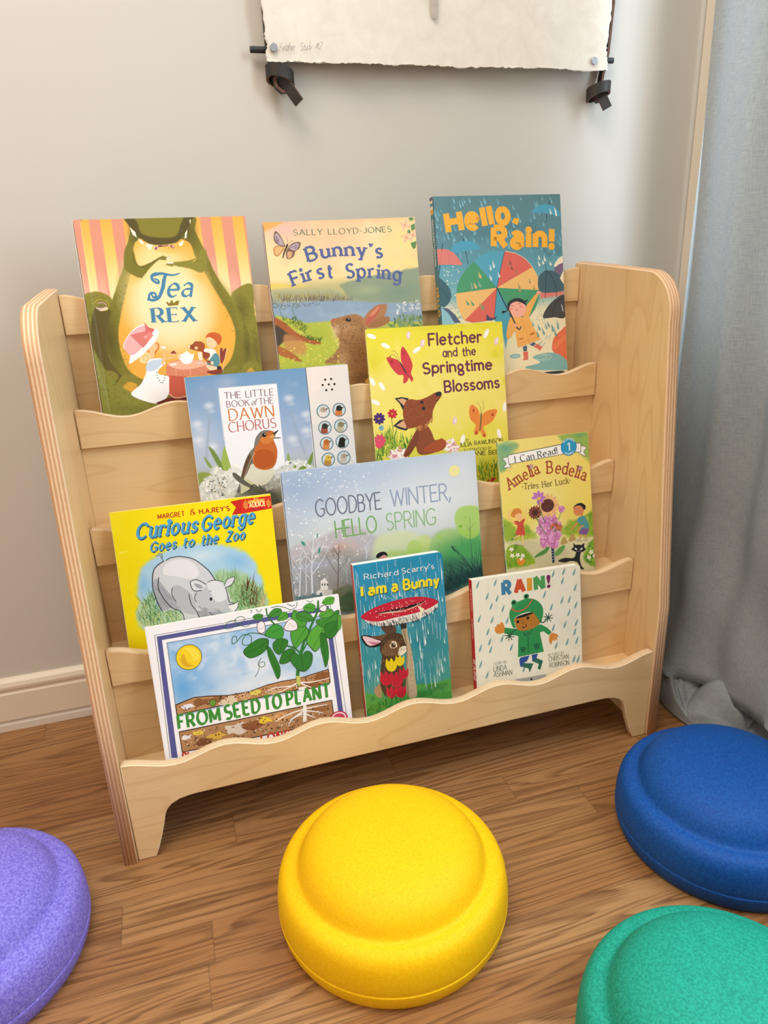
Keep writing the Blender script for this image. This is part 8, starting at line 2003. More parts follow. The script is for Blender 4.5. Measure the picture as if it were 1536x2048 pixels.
ART['iam'] = [
('vg', [(11.2, '4a9a4a'), (51.0, '4a948a'), (90.4, '3f9096'), (142.0, '3a8fa0'), (180.2, '2f8ca8'), (217.9, '2a8fb4'), (257.6, '1f93c4')]),
('nz', '1f7f9a', 30, 0.5, 0.3, 0.6, ''),
('b', '2f9fd8', 28.4, 149.1, 25.4, 25.4, 0, 0.5, 1.0),
('b', '2c7480', 104.6, 127.1, 26.6, 52.2, 0, 0.4, 1.0),
('bs', '4f9a44', '-1.7,54.5 13.6,53.9 23.3,46.5 33.3,41.7 79.0,53.5 105.7,52.0 132.6,49.1 131.0,6.8 76.3,18.8 -3.3,22.9', 4, 1, 10, 9),
('b', '2f7a3c', 91.3, 40.1, 37.8, 8.0, 0, 0.7, 1.0),
('b', '8fae3c', 14.3, 32.4, 20.8, 10.6, 0, 0.7, 1.0),
('nz', '2f6f34', 9, 0.5, 0.2, 0.6, '-1.7,54.5 33.3,41.7 79.0,53.5 132.5,47.7 129.7,7.1 -3.3,22.9'),
('g', 'e3eef0 b9d6dc', '2.9,252.9 131.7,245.6 132.1,61.5 -2.2,62.6', 190, 'line', 7.31, 28.02, 0.37, -92, -86, 101),
('g', 'eaf2f2', '4.3,228.0 130.8,233.0 132.1,61.5 1.5,75.0', 50, 'drop', 8.61, 23.36, 1.48, -91, -87, 102),
('s', '5a4030', '31.9,152.4 37.8,153.9 48.0,153.3 52.9,151.1 54.7,141.7 46.8,139.3 39.2,140.7'),
('s', '1d1a18', '2.0,143.1 9.0,144.4 23.7,138.4 34.4,129.9 25.0,123.9 12.4,125.7 5.5,132.8'),
('s', 'e6c2cc', '4.4,142.0 10.1,142.3 23.4,135.2 30.7,130.6 20.2,127.4 11.4,129.1'),
('s', 'c86a90', '11.9,134.2 23.0,130.8 29.3,130.2 20.2,128.1'),
('s', '6b4a34', '16.3,140.5 28.9,140.0 41.7,140.2 38.1,127.9 33.3,131.4'),
('s', '4c3626', '27.6,96.0 30.0,108.6 27.8,119.5 30.4,128.1 39.0,138.1 52.0,140.2 64.4,133.4 69.8,120.5 67.7,110.4 56.7,103.4 60.8,89.3 64.2,67.3 59.5,41.4 43.6,39.5 28.6,48.0 23.7,65.1'),
('s', '7a563a', '32.4,121.2 40.8,130.0 51.1,129.3 58.0,118.9 54.4,106.4 38.9,106.9 30.4,112.5'),
('s', 'a98660', '23.7,65.1 18.5,64.8 14.1,59.1 17.1,49.2 25.9,46.0'),
('s', 'e8dcc4', '54.3,105.2 57.8,116.3 68.2,116.9 69.2,112.1 62.1,104.9'),
('s', 'ecdcc0', '42.7,121.8 45.8,127.7 52.1,126.5 53.9,119.7 50.0,116.5 45.0,118.1'),
('e', '15110e', 48.5, 121.7, 3.36, 3.61, 0),
('e', 'f6f6f6', 49.5, 122.9, 1.04, 1.03, 0),
('s', '2c2018', '64.5,119.6 69.7,119.2 68.9,116.8 66.3,117.0'),
('l', '6a5038', 0.52, 0.52, '59.5,114.0 63.3,112.3 67.3,113.8'),
('g', '5c4230 86623f 3a2a1e', '31.1,105.8 43.8,104.6 60.8,89.3 60.2,49.4 31.4,50.1', 150, 'line', 2.59, 6.46, 0.65, -110, -70, 103),
('g', '6b4a34 8a6644 4a3424', '33.3,131.4 51.8,138.3 66.5,127.7 56.9,105.9 31.4,109.6', 120, 'line', 2.05, 5.13, 0.51, -120, -60, 104),
('s', 'b9a484', '61.8,141.7 69.3,145.5 71.9,129.3 75.3,106.3 76.6,72.8 77.8,37.5 63.4,40.6 63.6,75.5 68.8,107.6'),
('p', '2a2c28', '61.4,152.8 70.8,152.3 70.1,143.4 61.9,142.9'),
('s', '948062', '63.7,141.3 67.6,140.6 68.8,107.6 66.2,74.9 66.2,42.7 63.4,40.6 63.3,75.5 67.4,114.4'),
('l', '6d5c42', 0.39, 0.39, '74.2,126.3 78.0,124.8'),
('l', '6d5c42', 0.39, 0.39, '73.6,118.5 77.4,117.0'),
('l', '6d5c42', 0.39, 0.39, '73.0,110.7 76.8,109.2'),
('l', '6d5c42', 0.39, 0.39, '72.4,102.9 76.2,101.4'),
('l', '6d5c42', 0.39, 0.39, '71.7,95.1 75.6,93.5'),
('l', '6d5c42', 0.39, 0.39, '71.1,87.3 74.9,85.7'),
('l', '6d5c42', 0.4, 0.4, '70.5,79.4 74.3,77.8'),
('l', '6d5c42', 0.4, 0.4, '69.8,71.5 73.7,69.9'),
('l', '6d5c42', 0.4, 0.4, '69.2,63.6 73.1,62.0'),
('l', '6d5c42', 0.4, 0.4, '68.6,55.7 72.4,54.1'),
('l', '6d5c42', 0.4, 0.4, '67.9,47.7 71.8,46.1'),
('p', 'e8e4dc', '4.7,172.0 17.2,164.7 33.3,161.1 53.9,162.5 87.8,165.5 120.5,172.8 119.8,167.7 107.0,159.5 86.8,152.7 68.5,152.1 47.9,152.0 28.9,154.2 14.4,161.3'),
('g', '3a3a3e 2f2f33', '7.6,169.6 33.3,160.5 87.7,164.2 119.8,171.6 118.1,167.3 86.9,154.0 48.0,153.3 29.0,155.2 14.5,162.6', 150, 'line', 4.27, 7.04, 0.5, -84, -70, 105),
('s', 'c02038', '4.4,172.1 16.0,179.5 35.4,185.0 56.0,187.8 79.2,188.7 97.2,186.5 112.6,181.3 121.1,174.6 109.0,168.3 87.7,164.2 53.9,162.5 33.3,161.1 17.1,164.0'),
('s', '1c1416', '25.5,173.4 44.7,175.1 67.8,175.5 83.5,177.9 101.9,179.2 88.5,175.1 67.6,172.3 47.0,172.1'),
('s', 'd8b29a', '29.3,172.7 49.6,172.9 67.4,171.1 84.6,174.5 100.5,178.2 85.7,173.0 67.3,169.8 44.3,170.7'),
('p', 'f0e4c4', '89.1,174.1 99.1,168.1 93.8,159.3 89.6,156.1 93.0,165.9'),
('g', 'f0d8d8', '14.4,176.0 55.7,184.0 97.1,184.6 112.2,176.8 87.9,166.8 33.5,163.6', 80, 'dot', 0.63, 1.63, 1.0, 0, 180, 106),
('g', 'dfeef0', '28.5,192.6 64.1,192.8 89.6,188.5 63.7,187.8', 20, 'line', 3.76, 8.77, 0.38, 30, 150, 107),
('l', '2f7a34', 1.44, 1.18, '42.1,83.6 40.9,60.1 37.3,27.3'),
('s', '4f9a44', '37.6,31.3 32.5,47.2 33.8,53.6 36.6,43.7'),
('s', 'e6cc1c', '36.3,103.7 39.6,98.3 43.7,103.1 46.9,96.8 51.0,100.8 51.0,89.4 45.8,82.8 38.4,84.3 34.4,92.8'),
('l', 'b89a14', 0.52, 0.52, '40.4,97.2 40.5,86.8'),
('l', 'b89a14', 0.52, 0.52, '46.4,96.0 44.1,86.1'),
('l', '2f7a34', 1.44, 1.18, '55.6,89.3 54.0,60.7 50.2,24.5'),
('s', '4f9a44', '50.5,28.5 45.3,44.5 46.6,50.9 49.5,40.9'),
('s', 'e6cc1c', '50.9,105.5 53.5,101.2 56.9,105.2 59.4,100.0 62.7,103.2 62.7,94.0 58.5,88.7 52.6,89.9 49.4,96.6'),
('l', 'b89a14', 0.52, 0.52, '54.2,100.3 54.2,91.8'),
('l', 'b89a14', 0.52, 0.52, '59.0,99.3 57.3,91.2'),
('l', '2f7a34', 1.44, 1.18, '32.6,63.5 32.3,51.3 29.6,29.0'),
('s', '4f9a44', '29.9,33.0 24.8,48.9 26.2,55.2 28.9,45.3'),
('s', 'c01e36', '26.5,85.4 29.9,79.6 34.4,84.9 37.8,77.9 42.2,82.2 42.2,69.7 36.5,62.7 28.6,64.3 24.4,73.4'),
('l', '8a1226', 0.52, 0.52, '30.9,78.3 30.8,66.9'),
('l', '8a1226', 0.52, 0.52, '37.2,77.0 34.9,66.1'),
('l', '2f7a34', 1.45, 1.19, '47.7,58.2 47.6,47.3 45.0,25.6'),
('s', '4f9a44', '45.4,29.6 40.2,45.6 41.5,52.0 44.3,42.0'),
('s', 'c01e36', '41.0,81.9 44.8,75.6 49.7,81.2 53.5,73.8 58.2,78.4 58.3,64.9 52.1,57.2 43.4,59.1 38.7,69.0'),
('l', '8a1226', 0.52, 0.52, '45.8,74.3 45.8,61.9'),
('l', '8a1226', 0.53, 0.53, '52.8,72.9 50.2,61.0'),
('l', '2f7a34', 1.45, 1.19, '59.7,68.2 59.0,49.6 56.0,23.2'),
('s', '4f9a44', '56.4,27.2 51.1,43.2 52.4,49.7 55.3,39.6'),
('s', 'c01e36', '54.8,85.2 57.6,80.7 61.1,84.8 63.8,79.4 67.2,82.7 67.2,73.1 62.8,67.6 56.6,68.9 53.3,76.0'),
('l', '8a1226', 0.53, 0.53, '58.3,79.7 58.4,70.9'),
('l', '8a1226', 0.53, 0.53, '63.3,78.7 61.5,70.3'),
('l', '2f7a34', 1.46, 1.19, '38.6,42.4 39.1,39.1 37.3,27.3'),
('s', '4f9a44', '37.6,31.3 32.5,47.2 33.8,53.6 36.6,43.7'),
('s', 'c01e36', '33.3,61.2 36.4,56.2 40.1,60.7 43.0,54.7 46.8,58.4 46.7,47.8 41.9,41.7 35.2,43.1 31.6,51.0'),
('l', '8a1226', 0.53, 0.53, '37.0,55.1 37.1,45.4'),
('l', '8a1226', 0.53, 0.53, '42.6,53.9 40.5,44.7'),
('l', '2f7a34', 1.46, 1.2, '52.8,40.2 53.3,36.7 51.5,24.2'),
('s', '4f9a44', '51.8,28.2 46.6,44.2 47.9,50.6 50.7,40.6'),
('s', 'c01e36', '47.1,60.2 50.3,54.8 54.4,59.6 57.6,53.3 61.6,57.1 61.6,45.8 56.4,39.4 49.2,40.9 45.3,49.3'),
('l', '8a1226', 0.53, 0.53, '51.2,53.7 51.2,43.3'),
('l', '8a1226', 0.53, 0.53, '57.0,52.5 54.9,42.6'),
('g', '2f7a34 6fae3c', '-3.1,25.5 33.1,39.0 32.6,33.8 -2.0,22.6', 50, 'blade', 5.27, 15.82, 1.05, 60, 120, 108),
('t', 'slab', '16384a', 7.65, '14.4,225.1 65.4,224.1', 'Richard'),
('t', 'slab', 'f2f6f6', 7.65, '14.0,225.8 64.9,224.8', 'Richard'),
('t', 'slab', '16384a', 7.75, '69.8,224.6 119.4,224.3', "Scarry's"),
('t', 'slab', 'f2f6f6', 7.75, '69.3,225.3 119.0,225.0', "Scarry's"),
('t', 'bold', '1a5060', 13.92, '7.5,201.2 12.9,201.0', 'I'),
('t', 'bold', '1a5060', 13.95, '18.3,201.4 46.4,200.4', 'am'),
('t', 'bold', '1a5060', 14.07, '53.0,200.7 63.4,200.4', 'a'),
('t', 'bold', '1a5060', 14.13, '70.3,200.7 126.1,198.5', 'Bunny'),
('t', 'bold', 'f0dc2e', 13.91, '6.6,202.4 12.1,202.2', 'I'),
('t', 'bold', 'f0dc2e', 13.94, '17.5,202.5 45.4,201.6', 'am'),
('t', 'bold', 'f0dc2e', 14.06, '52.1,201.8 62.5,201.6', 'a'),
('t', 'bold', 'f0dc2e', 14.12, '69.3,201.9 125.1,199.7', 'Bunny'),
]
ART['rain'] = [
('fill', 'ebe8d6'),
('nz', 'dfdcc8', 12, 0.5, 0.3, 0.5, ''),
('s', '7fa6a8', '11.2,189.8 10.3,183.5 8.0,179.3 6.1,178.8 6.6,182.9 9.0,187.0'),
('l', '5a8a90', 0.42, 0.42, '10.8,189.0 8.0,179.6'),
('s', '7fa6a8', '39.5,189.2 38.6,182.9 36.3,178.7 34.4,178.2 34.9,182.3 37.3,186.5'),
('l', '5a8a90', 0.42, 0.42, '39.2,188.5 36.4,179.0'),
('s', '7fa6a8', '25.6,170.2 24.7,163.8 22.5,159.7 20.5,159.1 21.0,163.3 23.4,167.4'),
('l', '5a8a90', 0.42, 0.42, '25.3,169.4 22.5,160.0'),
('s', '7fa6a8', '41.3,164.3 40.4,158.0 38.2,153.8 36.2,153.2 36.7,157.4 39.1,161.6'),
('l', '5a8a90', 0.42, 0.42, '41.0,163.6 38.2,154.1'),
('s', '7fa6a8', '31.2,153.8 30.3,147.5 28.0,143.3 26.1,142.7 26.6,146.9 29.0,151.1'),
('l', '5a8a90', 0.42, 0.42, '30.9,153.0 28.1,143.6'),
('s', '7fa6a8', '50.1,147.4 49.3,141.0 47.0,136.8 45.0,136.2 45.5,140.4 47.9,144.6'),
('l', '5a8a90', 0.42, 0.42, '49.8,146.6 47.0,137.1'),
('s', '7fa6a8', '11.2,137.5 10.3,131.1 8.1,127.0 6.1,126.4 6.6,130.6 9.0,134.7'),
('l', '5a8a90', 0.42, 0.42, '10.9,136.7 8.1,127.2'),
('s', '7fa6a8', '31.7,132.5 30.8,126.0 28.5,121.8 26.6,121.3 27.1,125.5 29.5,129.7'),
('l', '5a8a90', 0.42, 0.42, '31.4,131.7 28.5,122.1'),
('s', '7fa6a8', '56.5,127.9 55.6,121.4 53.3,117.2 51.4,116.6 51.8,120.9 54.3,125.1'),
('l', '5a8a90', 0.43, 0.43, '56.2,127.1 53.3,117.4'),
('s', '7fa6a8', '24.1,115.1 23.2,108.7 20.9,104.5 18.9,103.9 19.4,108.2 21.8,112.3'),
('l', '5a8a90', 0.43, 0.43, '23.7,114.3 20.9,104.8'),
('s', '7fa6a8', '26.3,99.0 25.4,92.5 23.1,88.3 21.1,87.8 21.6,92.0 24.1,96.2'),
('l', '5a8a90', 0.43, 0.43, '25.9,98.2 23.1,88.6'),
('s', '7fa6a8', '46.6,100.7 45.7,94.2 43.4,89.9 41.4,89.4 41.9,93.6 44.4,97.9'),
('l', '5a8a90', 0.43, 0.43, '46.3,99.9 43.4,90.2'),
('s', '7fa6a8', '10.7,91.5 9.8,85.1 7.6,80.8 5.6,80.3 6.1,84.5 8.5,88.7'),
('l', '5a8a90', 0.43, 0.43, '10.4,90.7 7.6,81.1'),
('s', '7fa6a8', '27.3,86.6 26.4,80.1 24.1,75.8 22.2,75.3 22.7,79.6 25.1,83.8'),
('l', '5a8a90', 0.43, 0.43, '27.0,85.8 24.2,76.1'),
('s', '7fa6a8', '61.5,84.4 60.6,77.9 58.3,73.6 56.3,73.1 56.8,77.4 59.2,81.6'),
('l', '5a8a90', 0.43, 0.43, '61.2,83.6 58.3,73.9'),
('s', '7fa6a8', '9.8,65.7 8.9,59.2 6.6,55.0 4.6,54.5 5.1,58.7 7.6,62.9'),
('l', '5a8a90', 0.43, 0.43, '9.4,64.9 6.6,55.3'),
('s', '7fa6a8', '19.8,47.2 18.9,40.7 16.6,36.4 14.6,35.9 15.1,40.2 17.6,44.4'),
('l', '5a8a90', 0.43, 0.43, '19.5,46.4 16.6,36.7'),
('s', '7fa6a8', '135.6,189.3 134.8,182.8 132.5,178.6 130.5,178.0 130.9,182.2 133.4,186.5'),
('l', '5a8a90', 0.43, 0.43, '135.3,188.5 132.5,178.9'),
('s', '7fa6a8', '153.6,190.4 152.8,183.9 150.4,179.7 148.4,179.1 148.8,183.3 151.3,187.6'),
('l', '5a8a90', 0.43, 0.43, '153.2,189.6 150.5,179.9'),
('s', '7fa6a8', '171.5,187.3 170.7,180.7 168.4,176.4 166.4,175.8 166.8,180.1 169.3,184.4'),
('l', '5a8a90', 0.43, 0.43, '171.2,186.5 168.4,176.7'),
('s', '7fa6a8', '151.1,176.4 150.3,169.9 148.0,165.6 146.0,165.0 146.4,169.3 148.9,173.5'),
('l', '5a8a90', 0.43, 0.43, '150.8,175.6 148.0,165.9'),
('s', '7fa6a8', '172.8,162.5 172.0,155.9 169.7,151.5 167.6,151.0 168.0,155.3 170.5,159.6'),
('l', '5a8a90', 0.44, 0.44, '172.5,161.6 169.7,151.8'),
('s', '7fa6a8', '120.0,159.2 119.1,152.7 116.8,148.4 114.8,147.9 115.2,152.1 117.7,156.4'),
('l', '5a8a90', 0.43, 0.43, '119.6,158.4 116.8,148.7'),
('s', '7fa6a8', '162.1,145.1 161.2,138.5 158.9,134.1 156.8,133.6 157.3,137.9 159.8,142.2'),
('l', '5a8a90', 0.44, 0.44, '161.7,144.2 158.9,134.4'),
('s', '7fa6a8', '149.5,145.5 148.6,138.9 146.3,134.6 144.3,134.0 144.7,138.3 147.2,142.6'),
('l', '5a8a90', 0.44, 0.44, '149.1,144.7 146.3,134.9'),
('s', '7fa6a8', '130.9,137.3 130.1,130.8 127.7,126.5 125.7,125.9 126.2,130.2 128.6,134.5'),
('l', '5a8a90', 0.43, 0.43, '130.6,136.5 127.8,126.8'),
('s', '7fa6a8', '173.2,134.6 172.4,128.0 170.1,123.6 168.0,123.1 168.4,127.4 170.9,131.7'),
('l', '5a8a90', 0.44, 0.44, '172.9,133.8 170.1,123.9'),
('s', '7fa6a8', '160.7,124.0 159.9,117.4 157.5,113.1 155.5,112.5 155.9,116.8 158.4,121.2'),
('l', '5a8a90', 0.44, 0.44, '160.4,123.2 157.5,113.3'),
('s', '7fa6a8', '173.3,105.9 172.5,99.2 170.1,94.8 168.0,94.2 168.5,98.6 171.0,103.0'),
('l', '5a8a90', 0.44, 0.44, '172.9,105.0 170.1,95.1'),
('s', '7fa6a8', '153.4,106.0 152.6,99.4 150.2,95.0 148.1,94.5 148.6,98.8 151.1,103.2'),
('l', '5a8a90', 0.44, 0.44, '153.0,105.2 150.2,95.3'),
('s', '7fa6a8', '133.3,104.1 132.5,97.5 130.1,93.1 128.1,92.6 128.5,96.9 131.0,101.2'),
('l', '5a8a90', 0.44, 0.44, '133.0,103.3 130.1,93.4'),
('s', '7fa6a8', '170.2,91.5 169.4,84.8 167.0,80.4 164.9,79.9 165.4,84.3 167.9,88.6'),
('l', '5a8a90', 0.44, 0.44, '169.8,90.7 167.0,80.7'),
('s', '7fa6a8', '173.3,76.8 172.5,70.1 170.2,65.7 168.1,65.2 168.5,69.6 171.0,73.9'),
('l', '5a8a90', 0.45, 0.45, '173.0,76.0 170.2,66.0'),
('s', '7fa6a8', '156.7,77.4 155.9,70.6 153.5,66.3 151.4,65.7 151.9,70.1 154.4,74.5'),
('l', '5a8a90', 0.44, 0.44, '156.4,76.5 153.5,66.6'),
('s', '7fa6a8', '137.4,74.6 136.6,67.9 134.2,63.6 132.2,63.0 132.6,67.4 135.1,71.7'),
('l', '5a8a90', 0.44, 0.44, '137.1,73.8 134.3,63.9'),
('s', '7fa6a8', '167.9,47.8 167.1,41.0 164.7,36.6 162.6,36.0 163.1,40.5 165.6,44.9'),
('l', '5a8a90', 0.45, 0.45, '167.6,46.9 164.8,36.9'),
('s', '7fa6a8', '175.0,45.8 174.2,39.0 171.8,34.6 169.7,34.0 170.1,38.5 172.6,42.9'),
('l', '5a8a90', 0.45, 0.45, '174.6,44.9 171.8,34.9'),
('s', '7fa6a8', '80.5,61.4 79.6,54.8 77.3,50.5 75.3,50.0 75.7,54.3 78.2,58.6'),
('l', '5a8a90', 0.44, 0.44, '80.1,60.6 77.3,50.8'),
('s', '7fa6a8', '81.0,46.6 80.1,39.9 77.8,35.6 75.8,35.1 76.2,39.4 78.7,43.7'),
('l', '5a8a90', 0.44, 0.44, '80.7,45.8 77.8,35.9'),
('p', '2f4f96', '72.9,59.5 89.1,60.4 84.1,51.6 78.6,49.7 79.2,42.9 72.3,44.9 71.2,55.4'),
('p', '2f4f96', '92.2,60.6 103.1,60.9 99.7,51.9 100.3,48.1 93.3,49.3'),
('p', '2a6a54', '78.6,49.7 94.8,46.1 88.1,32.4 86.0,39.5 74.6,44.5'),
('p', '2a6a54', '93.4,50.0 100.5,54.0 111.2,47.6 106.0,33.6 101.5,36.7 104.0,43.7'),
('p', '2f8f50', '48.4,111.6 72.4,104.9 101.6,105.2 109.4,106.9 120.0,100.1 127.6,91.5 122.7,87.1 113.6,95.2 107.4,94.1 113.3,62.1 69.1,60.9 71.2,94.2 48.0,102.3'),
('p', 'd98a3a', '49.2,111.5 47.2,119.0 41.4,121.7 42.7,117.6 36.0,118.6 36.6,115.7 32.8,114.1 33.4,111.2 32.1,109.7 34.0,106.8 36.1,103.8 42.0,102.6 48.1,103.8'),
('p', 'd98a3a', '123.5,86.3 128.3,90.6 135.3,87.3 140.7,81.9 135.9,82.0 137.3,75.8 132.7,79.6 132.6,75.1 129.0,78.7 126.1,70.7 122.4,77.6'),
('s', '2f8f50', '57.4,128.9 61.7,141.1 72.6,148.0 86.4,151.0 100.0,148.2 110.5,139.4 114.4,128.7 112.8,117.3 107.9,110.0 97.7,126.9 82.5,129.3 66.3,123.2 67.2,108.6 62.0,110.9'),
('s', '3f9a5c', '61.9,145.4 66.2,139.0 74.0,145.0 89.3,149.1 80.3,150.4 68.0,147.3'),
('s', 'b5772e', '66.3,122.5 82.4,127.1 96.2,127.9 103.6,118.7 108.7,109.9 101.5,104.5 89.1,101.4 75.3,102.2 68.7,106.9 66.7,115.9'),
('p', '221c18', '66.3,122.5 71.7,125.9 85.5,128.1 96.2,128.6 96.1,125.7 82.2,122.8 73.1,122.4'),
('l', 'd05a44', 1.99, 1.71, '61.9,138.9 67.5,134.8 76.6,133.4 87.4,137.9 97.0,148.7'),
('e', '2f8f50', 65.8, 148.1, 4.55, 4.26, 0),
('e', '1c2a1e', 65.8, 148.1, 2.58, 2.42, 0),
('e', '2f8f50', 86.8, 154.5, 4.59, 4.28, 0),
('e', '1c2a1e', 86.8, 154.5, 2.6, 2.42, 0),
('e', '201a16', 71.3, 117.0, 2.6, 2.44, 0),
('e', '201a16', 88.0, 120.3, 2.62, 2.45, 0),
('l', '201a16', 0.58, 0.58, '76.6,115.8 78.3,118.7 81.3,118.2 81.9,114.9 79.6,112.7 77.3,113.9 76.6,115.8'),
('l', '201a16', 1.3, 1.3, '77.9,108.3 80.8,106.1 83.9,107.3 85.6,111.1'),
('l', '24543c', 1.6, 1.31, '122.4,115.8 130.0,113.3'),
('l', '24543c', 1.6, 1.31, '122.4,115.8 126.7,109.1'),
('l', '24543c', 1.6, 1.31, '122.4,115.8 120.8,108.9'),
('l', '24543c', 1.6, 1.31, '122.4,115.8 115.9,112.6'),
('l', '24543c', 1.6, 1.31, '122.4,115.8 114.9,118.3'),
('l', '24543c', 1.6, 1.31, '122.4,115.8 118.1,122.4'),
('l', '24543c', 1.6, 1.31, '122.4,115.8 124.0,122.7'),
('l', '24543c', 1.6, 1.31, '122.4,115.8 128.9,119.0'),
('l', '24543c', 1.58, 1.3, '56.4,96.6 63.7,94.1'),
('l', '24543c', 1.58, 1.3, '56.4,96.6 60.5,90.0'),
('l', '24543c', 1.58, 1.3, '56.4,96.6 54.7,89.8'),
('l', '24543c', 1.58, 1.3, '56.4,96.6 50.1,93.5'),
('l', '24543c', 1.58, 1.3, '56.4,96.6 49.1,99.1'),
('l', '24543c', 1.58, 1.3, '56.4,96.6 52.3,103.2'),
('l', '24543c', 1.58, 1.3, '56.4,96.6 58.0,103.4'),
('l', '24543c', 1.58, 1.3, '56.4,96.6 62.7,99.8'),
('l', '24543c', 1.74, 1.74, '108.0,112.2 112.5,109.3 117.3,110.7 120.5,114.6'),
('l', '24543c', 1.58, 1.58, '58.4,98.4 63.2,103.5 67.6,106.4'),
('l', '1c2c20', 1.01, 0.72, '80.6,99.9 82.6,93.0 87.4,98.0 90.3,93.2 94.5,101.3'),
('l', '1c2c20', 0.87, 0.73, '87.3,94.4 87.2,79.1 86.6,63.8'),
('p', '1f6a40', '96.7,77.5 106.8,77.0 105.7,68.6 101.0,67.2 97.2,70.0'),
('p', '1f6a40', '73.5,76.3 83.5,74.6 81.7,68.3 77.0,66.9 73.8,70.4'),
('l', '16402a', 0.87, 0.87, '75.6,71.5 77.9,69.7 81.0,71.0'),
('p', 'a8aaa8', '63.1,25.8 116.0,25.1 112.2,7.8 62.6,14.0'),
('s', '1c1c1e', '88.4,20.4 90.8,23.4 92.3,19.7'),
('t', 'xfat', '3f7fa6', 19.71, '46.5,162.3 63.8,162.4', 'R'),
('t', 'xfat', 'c8502c', 19.81, '66.4,162.6 86.8,163.1', 'A'),
('t', 'xfat', 'd89a2c', 19.91, '88.0,162.6 97.5,162.4', 'I'),
('t', 'xfat', '4a9a52', 19.97, '100.2,162.5 119.3,163.2', 'N'),
('s', '7a2a60', '125.1,183.1 128.5,180.0 126.2,169.6 123.6,169.9 121.4,180.3'),
('e', '7a2a60', 124.9, 165.0, 3.11, 2.87, 0),
('t', 'handc', '5a6458', 4.35, '27.8,54.3 50.8,54.6', 'STORY BY'),
('t', 'handc', '5a6458', 7.84, '28.0,44.7 50.1,44.7', 'LINDA'),
('t', 'handc', '5a6458', 7.86, '27.6,36.0 58.5,34.4', 'ASHMAN'),
('t', 'handc', '5a6458', 4.15, '120.3,52.7 147.7,52.5', 'PICTURES BY'),
('t', 'handc', '5a6458', 7.42, '121.0,44.4 155.6,43.6', 'CHRISTIAN'),
('t', 'handc', '5a6458', 7.45, '122.0,34.5 156.3,33.5', 'ROBINSON'),
]
# lower left corner, tilt of the lower edge, lean of the cover, width, height, thickness (m)
POSE = {
'tea': ([[0.99999, 0.00546, 0.0, 0.03436], [-0.00091, 0.16759, -0.98586, 0.04021], [-0.00538, 0.98584, 0.1676, 0.55042]], 0.2265, 0.2723, 0.0110),
'bfs': ([[0.99999, -0.0045, 0.0, 0.28766], [0.00075, 0.16759, -0.98586, 0.039], [0.00443, 0.98585, 0.1676, 0.5492]], 0.2274, 0.2629, 0.0100),
'hello': ([[0.99999, 0.00348, 0.0, 0.54564], [-0.00065, 0.18666, -0.98242, 0.03614], [-0.00342, 0.98242, 0.18666, 0.54993]], 0.2144, 0.2926, 0.0115),
'dawn': ([[1.0, 0.00217, 0.0, 0.14894], [-0.00036, 0.1676, -0.98586, -0.03292], [-0.00213, 0.98585, 0.1676, 0.40329]], 0.2292, 0.2131, 0.0115),
'fletch': ([[0.99991, 0.01325, 0.0, 0.41054], [-0.0026, 0.1961, -0.98058, -0.02543], [-0.01299, 0.98049, 0.19612, 0.40564]], 0.2187, 0.2565, 0.0040),
'gw': ([[0.99996, 0.00891, 0.0, 0.25819], [-0.00175, 0.19611, -0.98058, -0.10249], [-0.00874, 0.98054, 0.19612, 0.26115]], 0.2921, 0.2246, 0.0085),
'amelia': ([[0.99999, 0.00437, 0.0, 0.59206], [-0.00094, 0.21486, -0.97664, -0.09985], [-0.00427, 0.97664, 0.21486, 0.25927]], 0.1557, 0.2313, 0.0040),
'george': ([[0.99993, 0.01167, 0.0, 0.02775], [-0.00229, 0.1961, -0.98058, -0.10051], [-0.01144, 0.98051, 0.19612, 0.26103]], 0.2123, 0.1986, 0.0065),
'seed': ([[1.0, -0.0029, 0.0, 0.05536], [0.00057, 0.19612, -0.98058, -0.172], [0.00284, 0.98058, 0.19612, 0.112]], 0.2601, 0.2079, 0.0045),
'iam': ([[0.99999, 0.00333, 0.0, 0.33688], [-0.00056, 0.16759, -0.98586, -0.17293], [-0.00328, 0.98585, 0.1676, 0.11243]], 0.1324, 0.2485, 0.0125),
'rain': ([[0.99971, 0.02416, 0.0, 0.5106], [-0.00451, 0.18661, -0.98242, -0.17119], [-0.02373, 0.98214, 0.18666, 0.11626]], 0.1795, 0.1918, 0.0125),
}
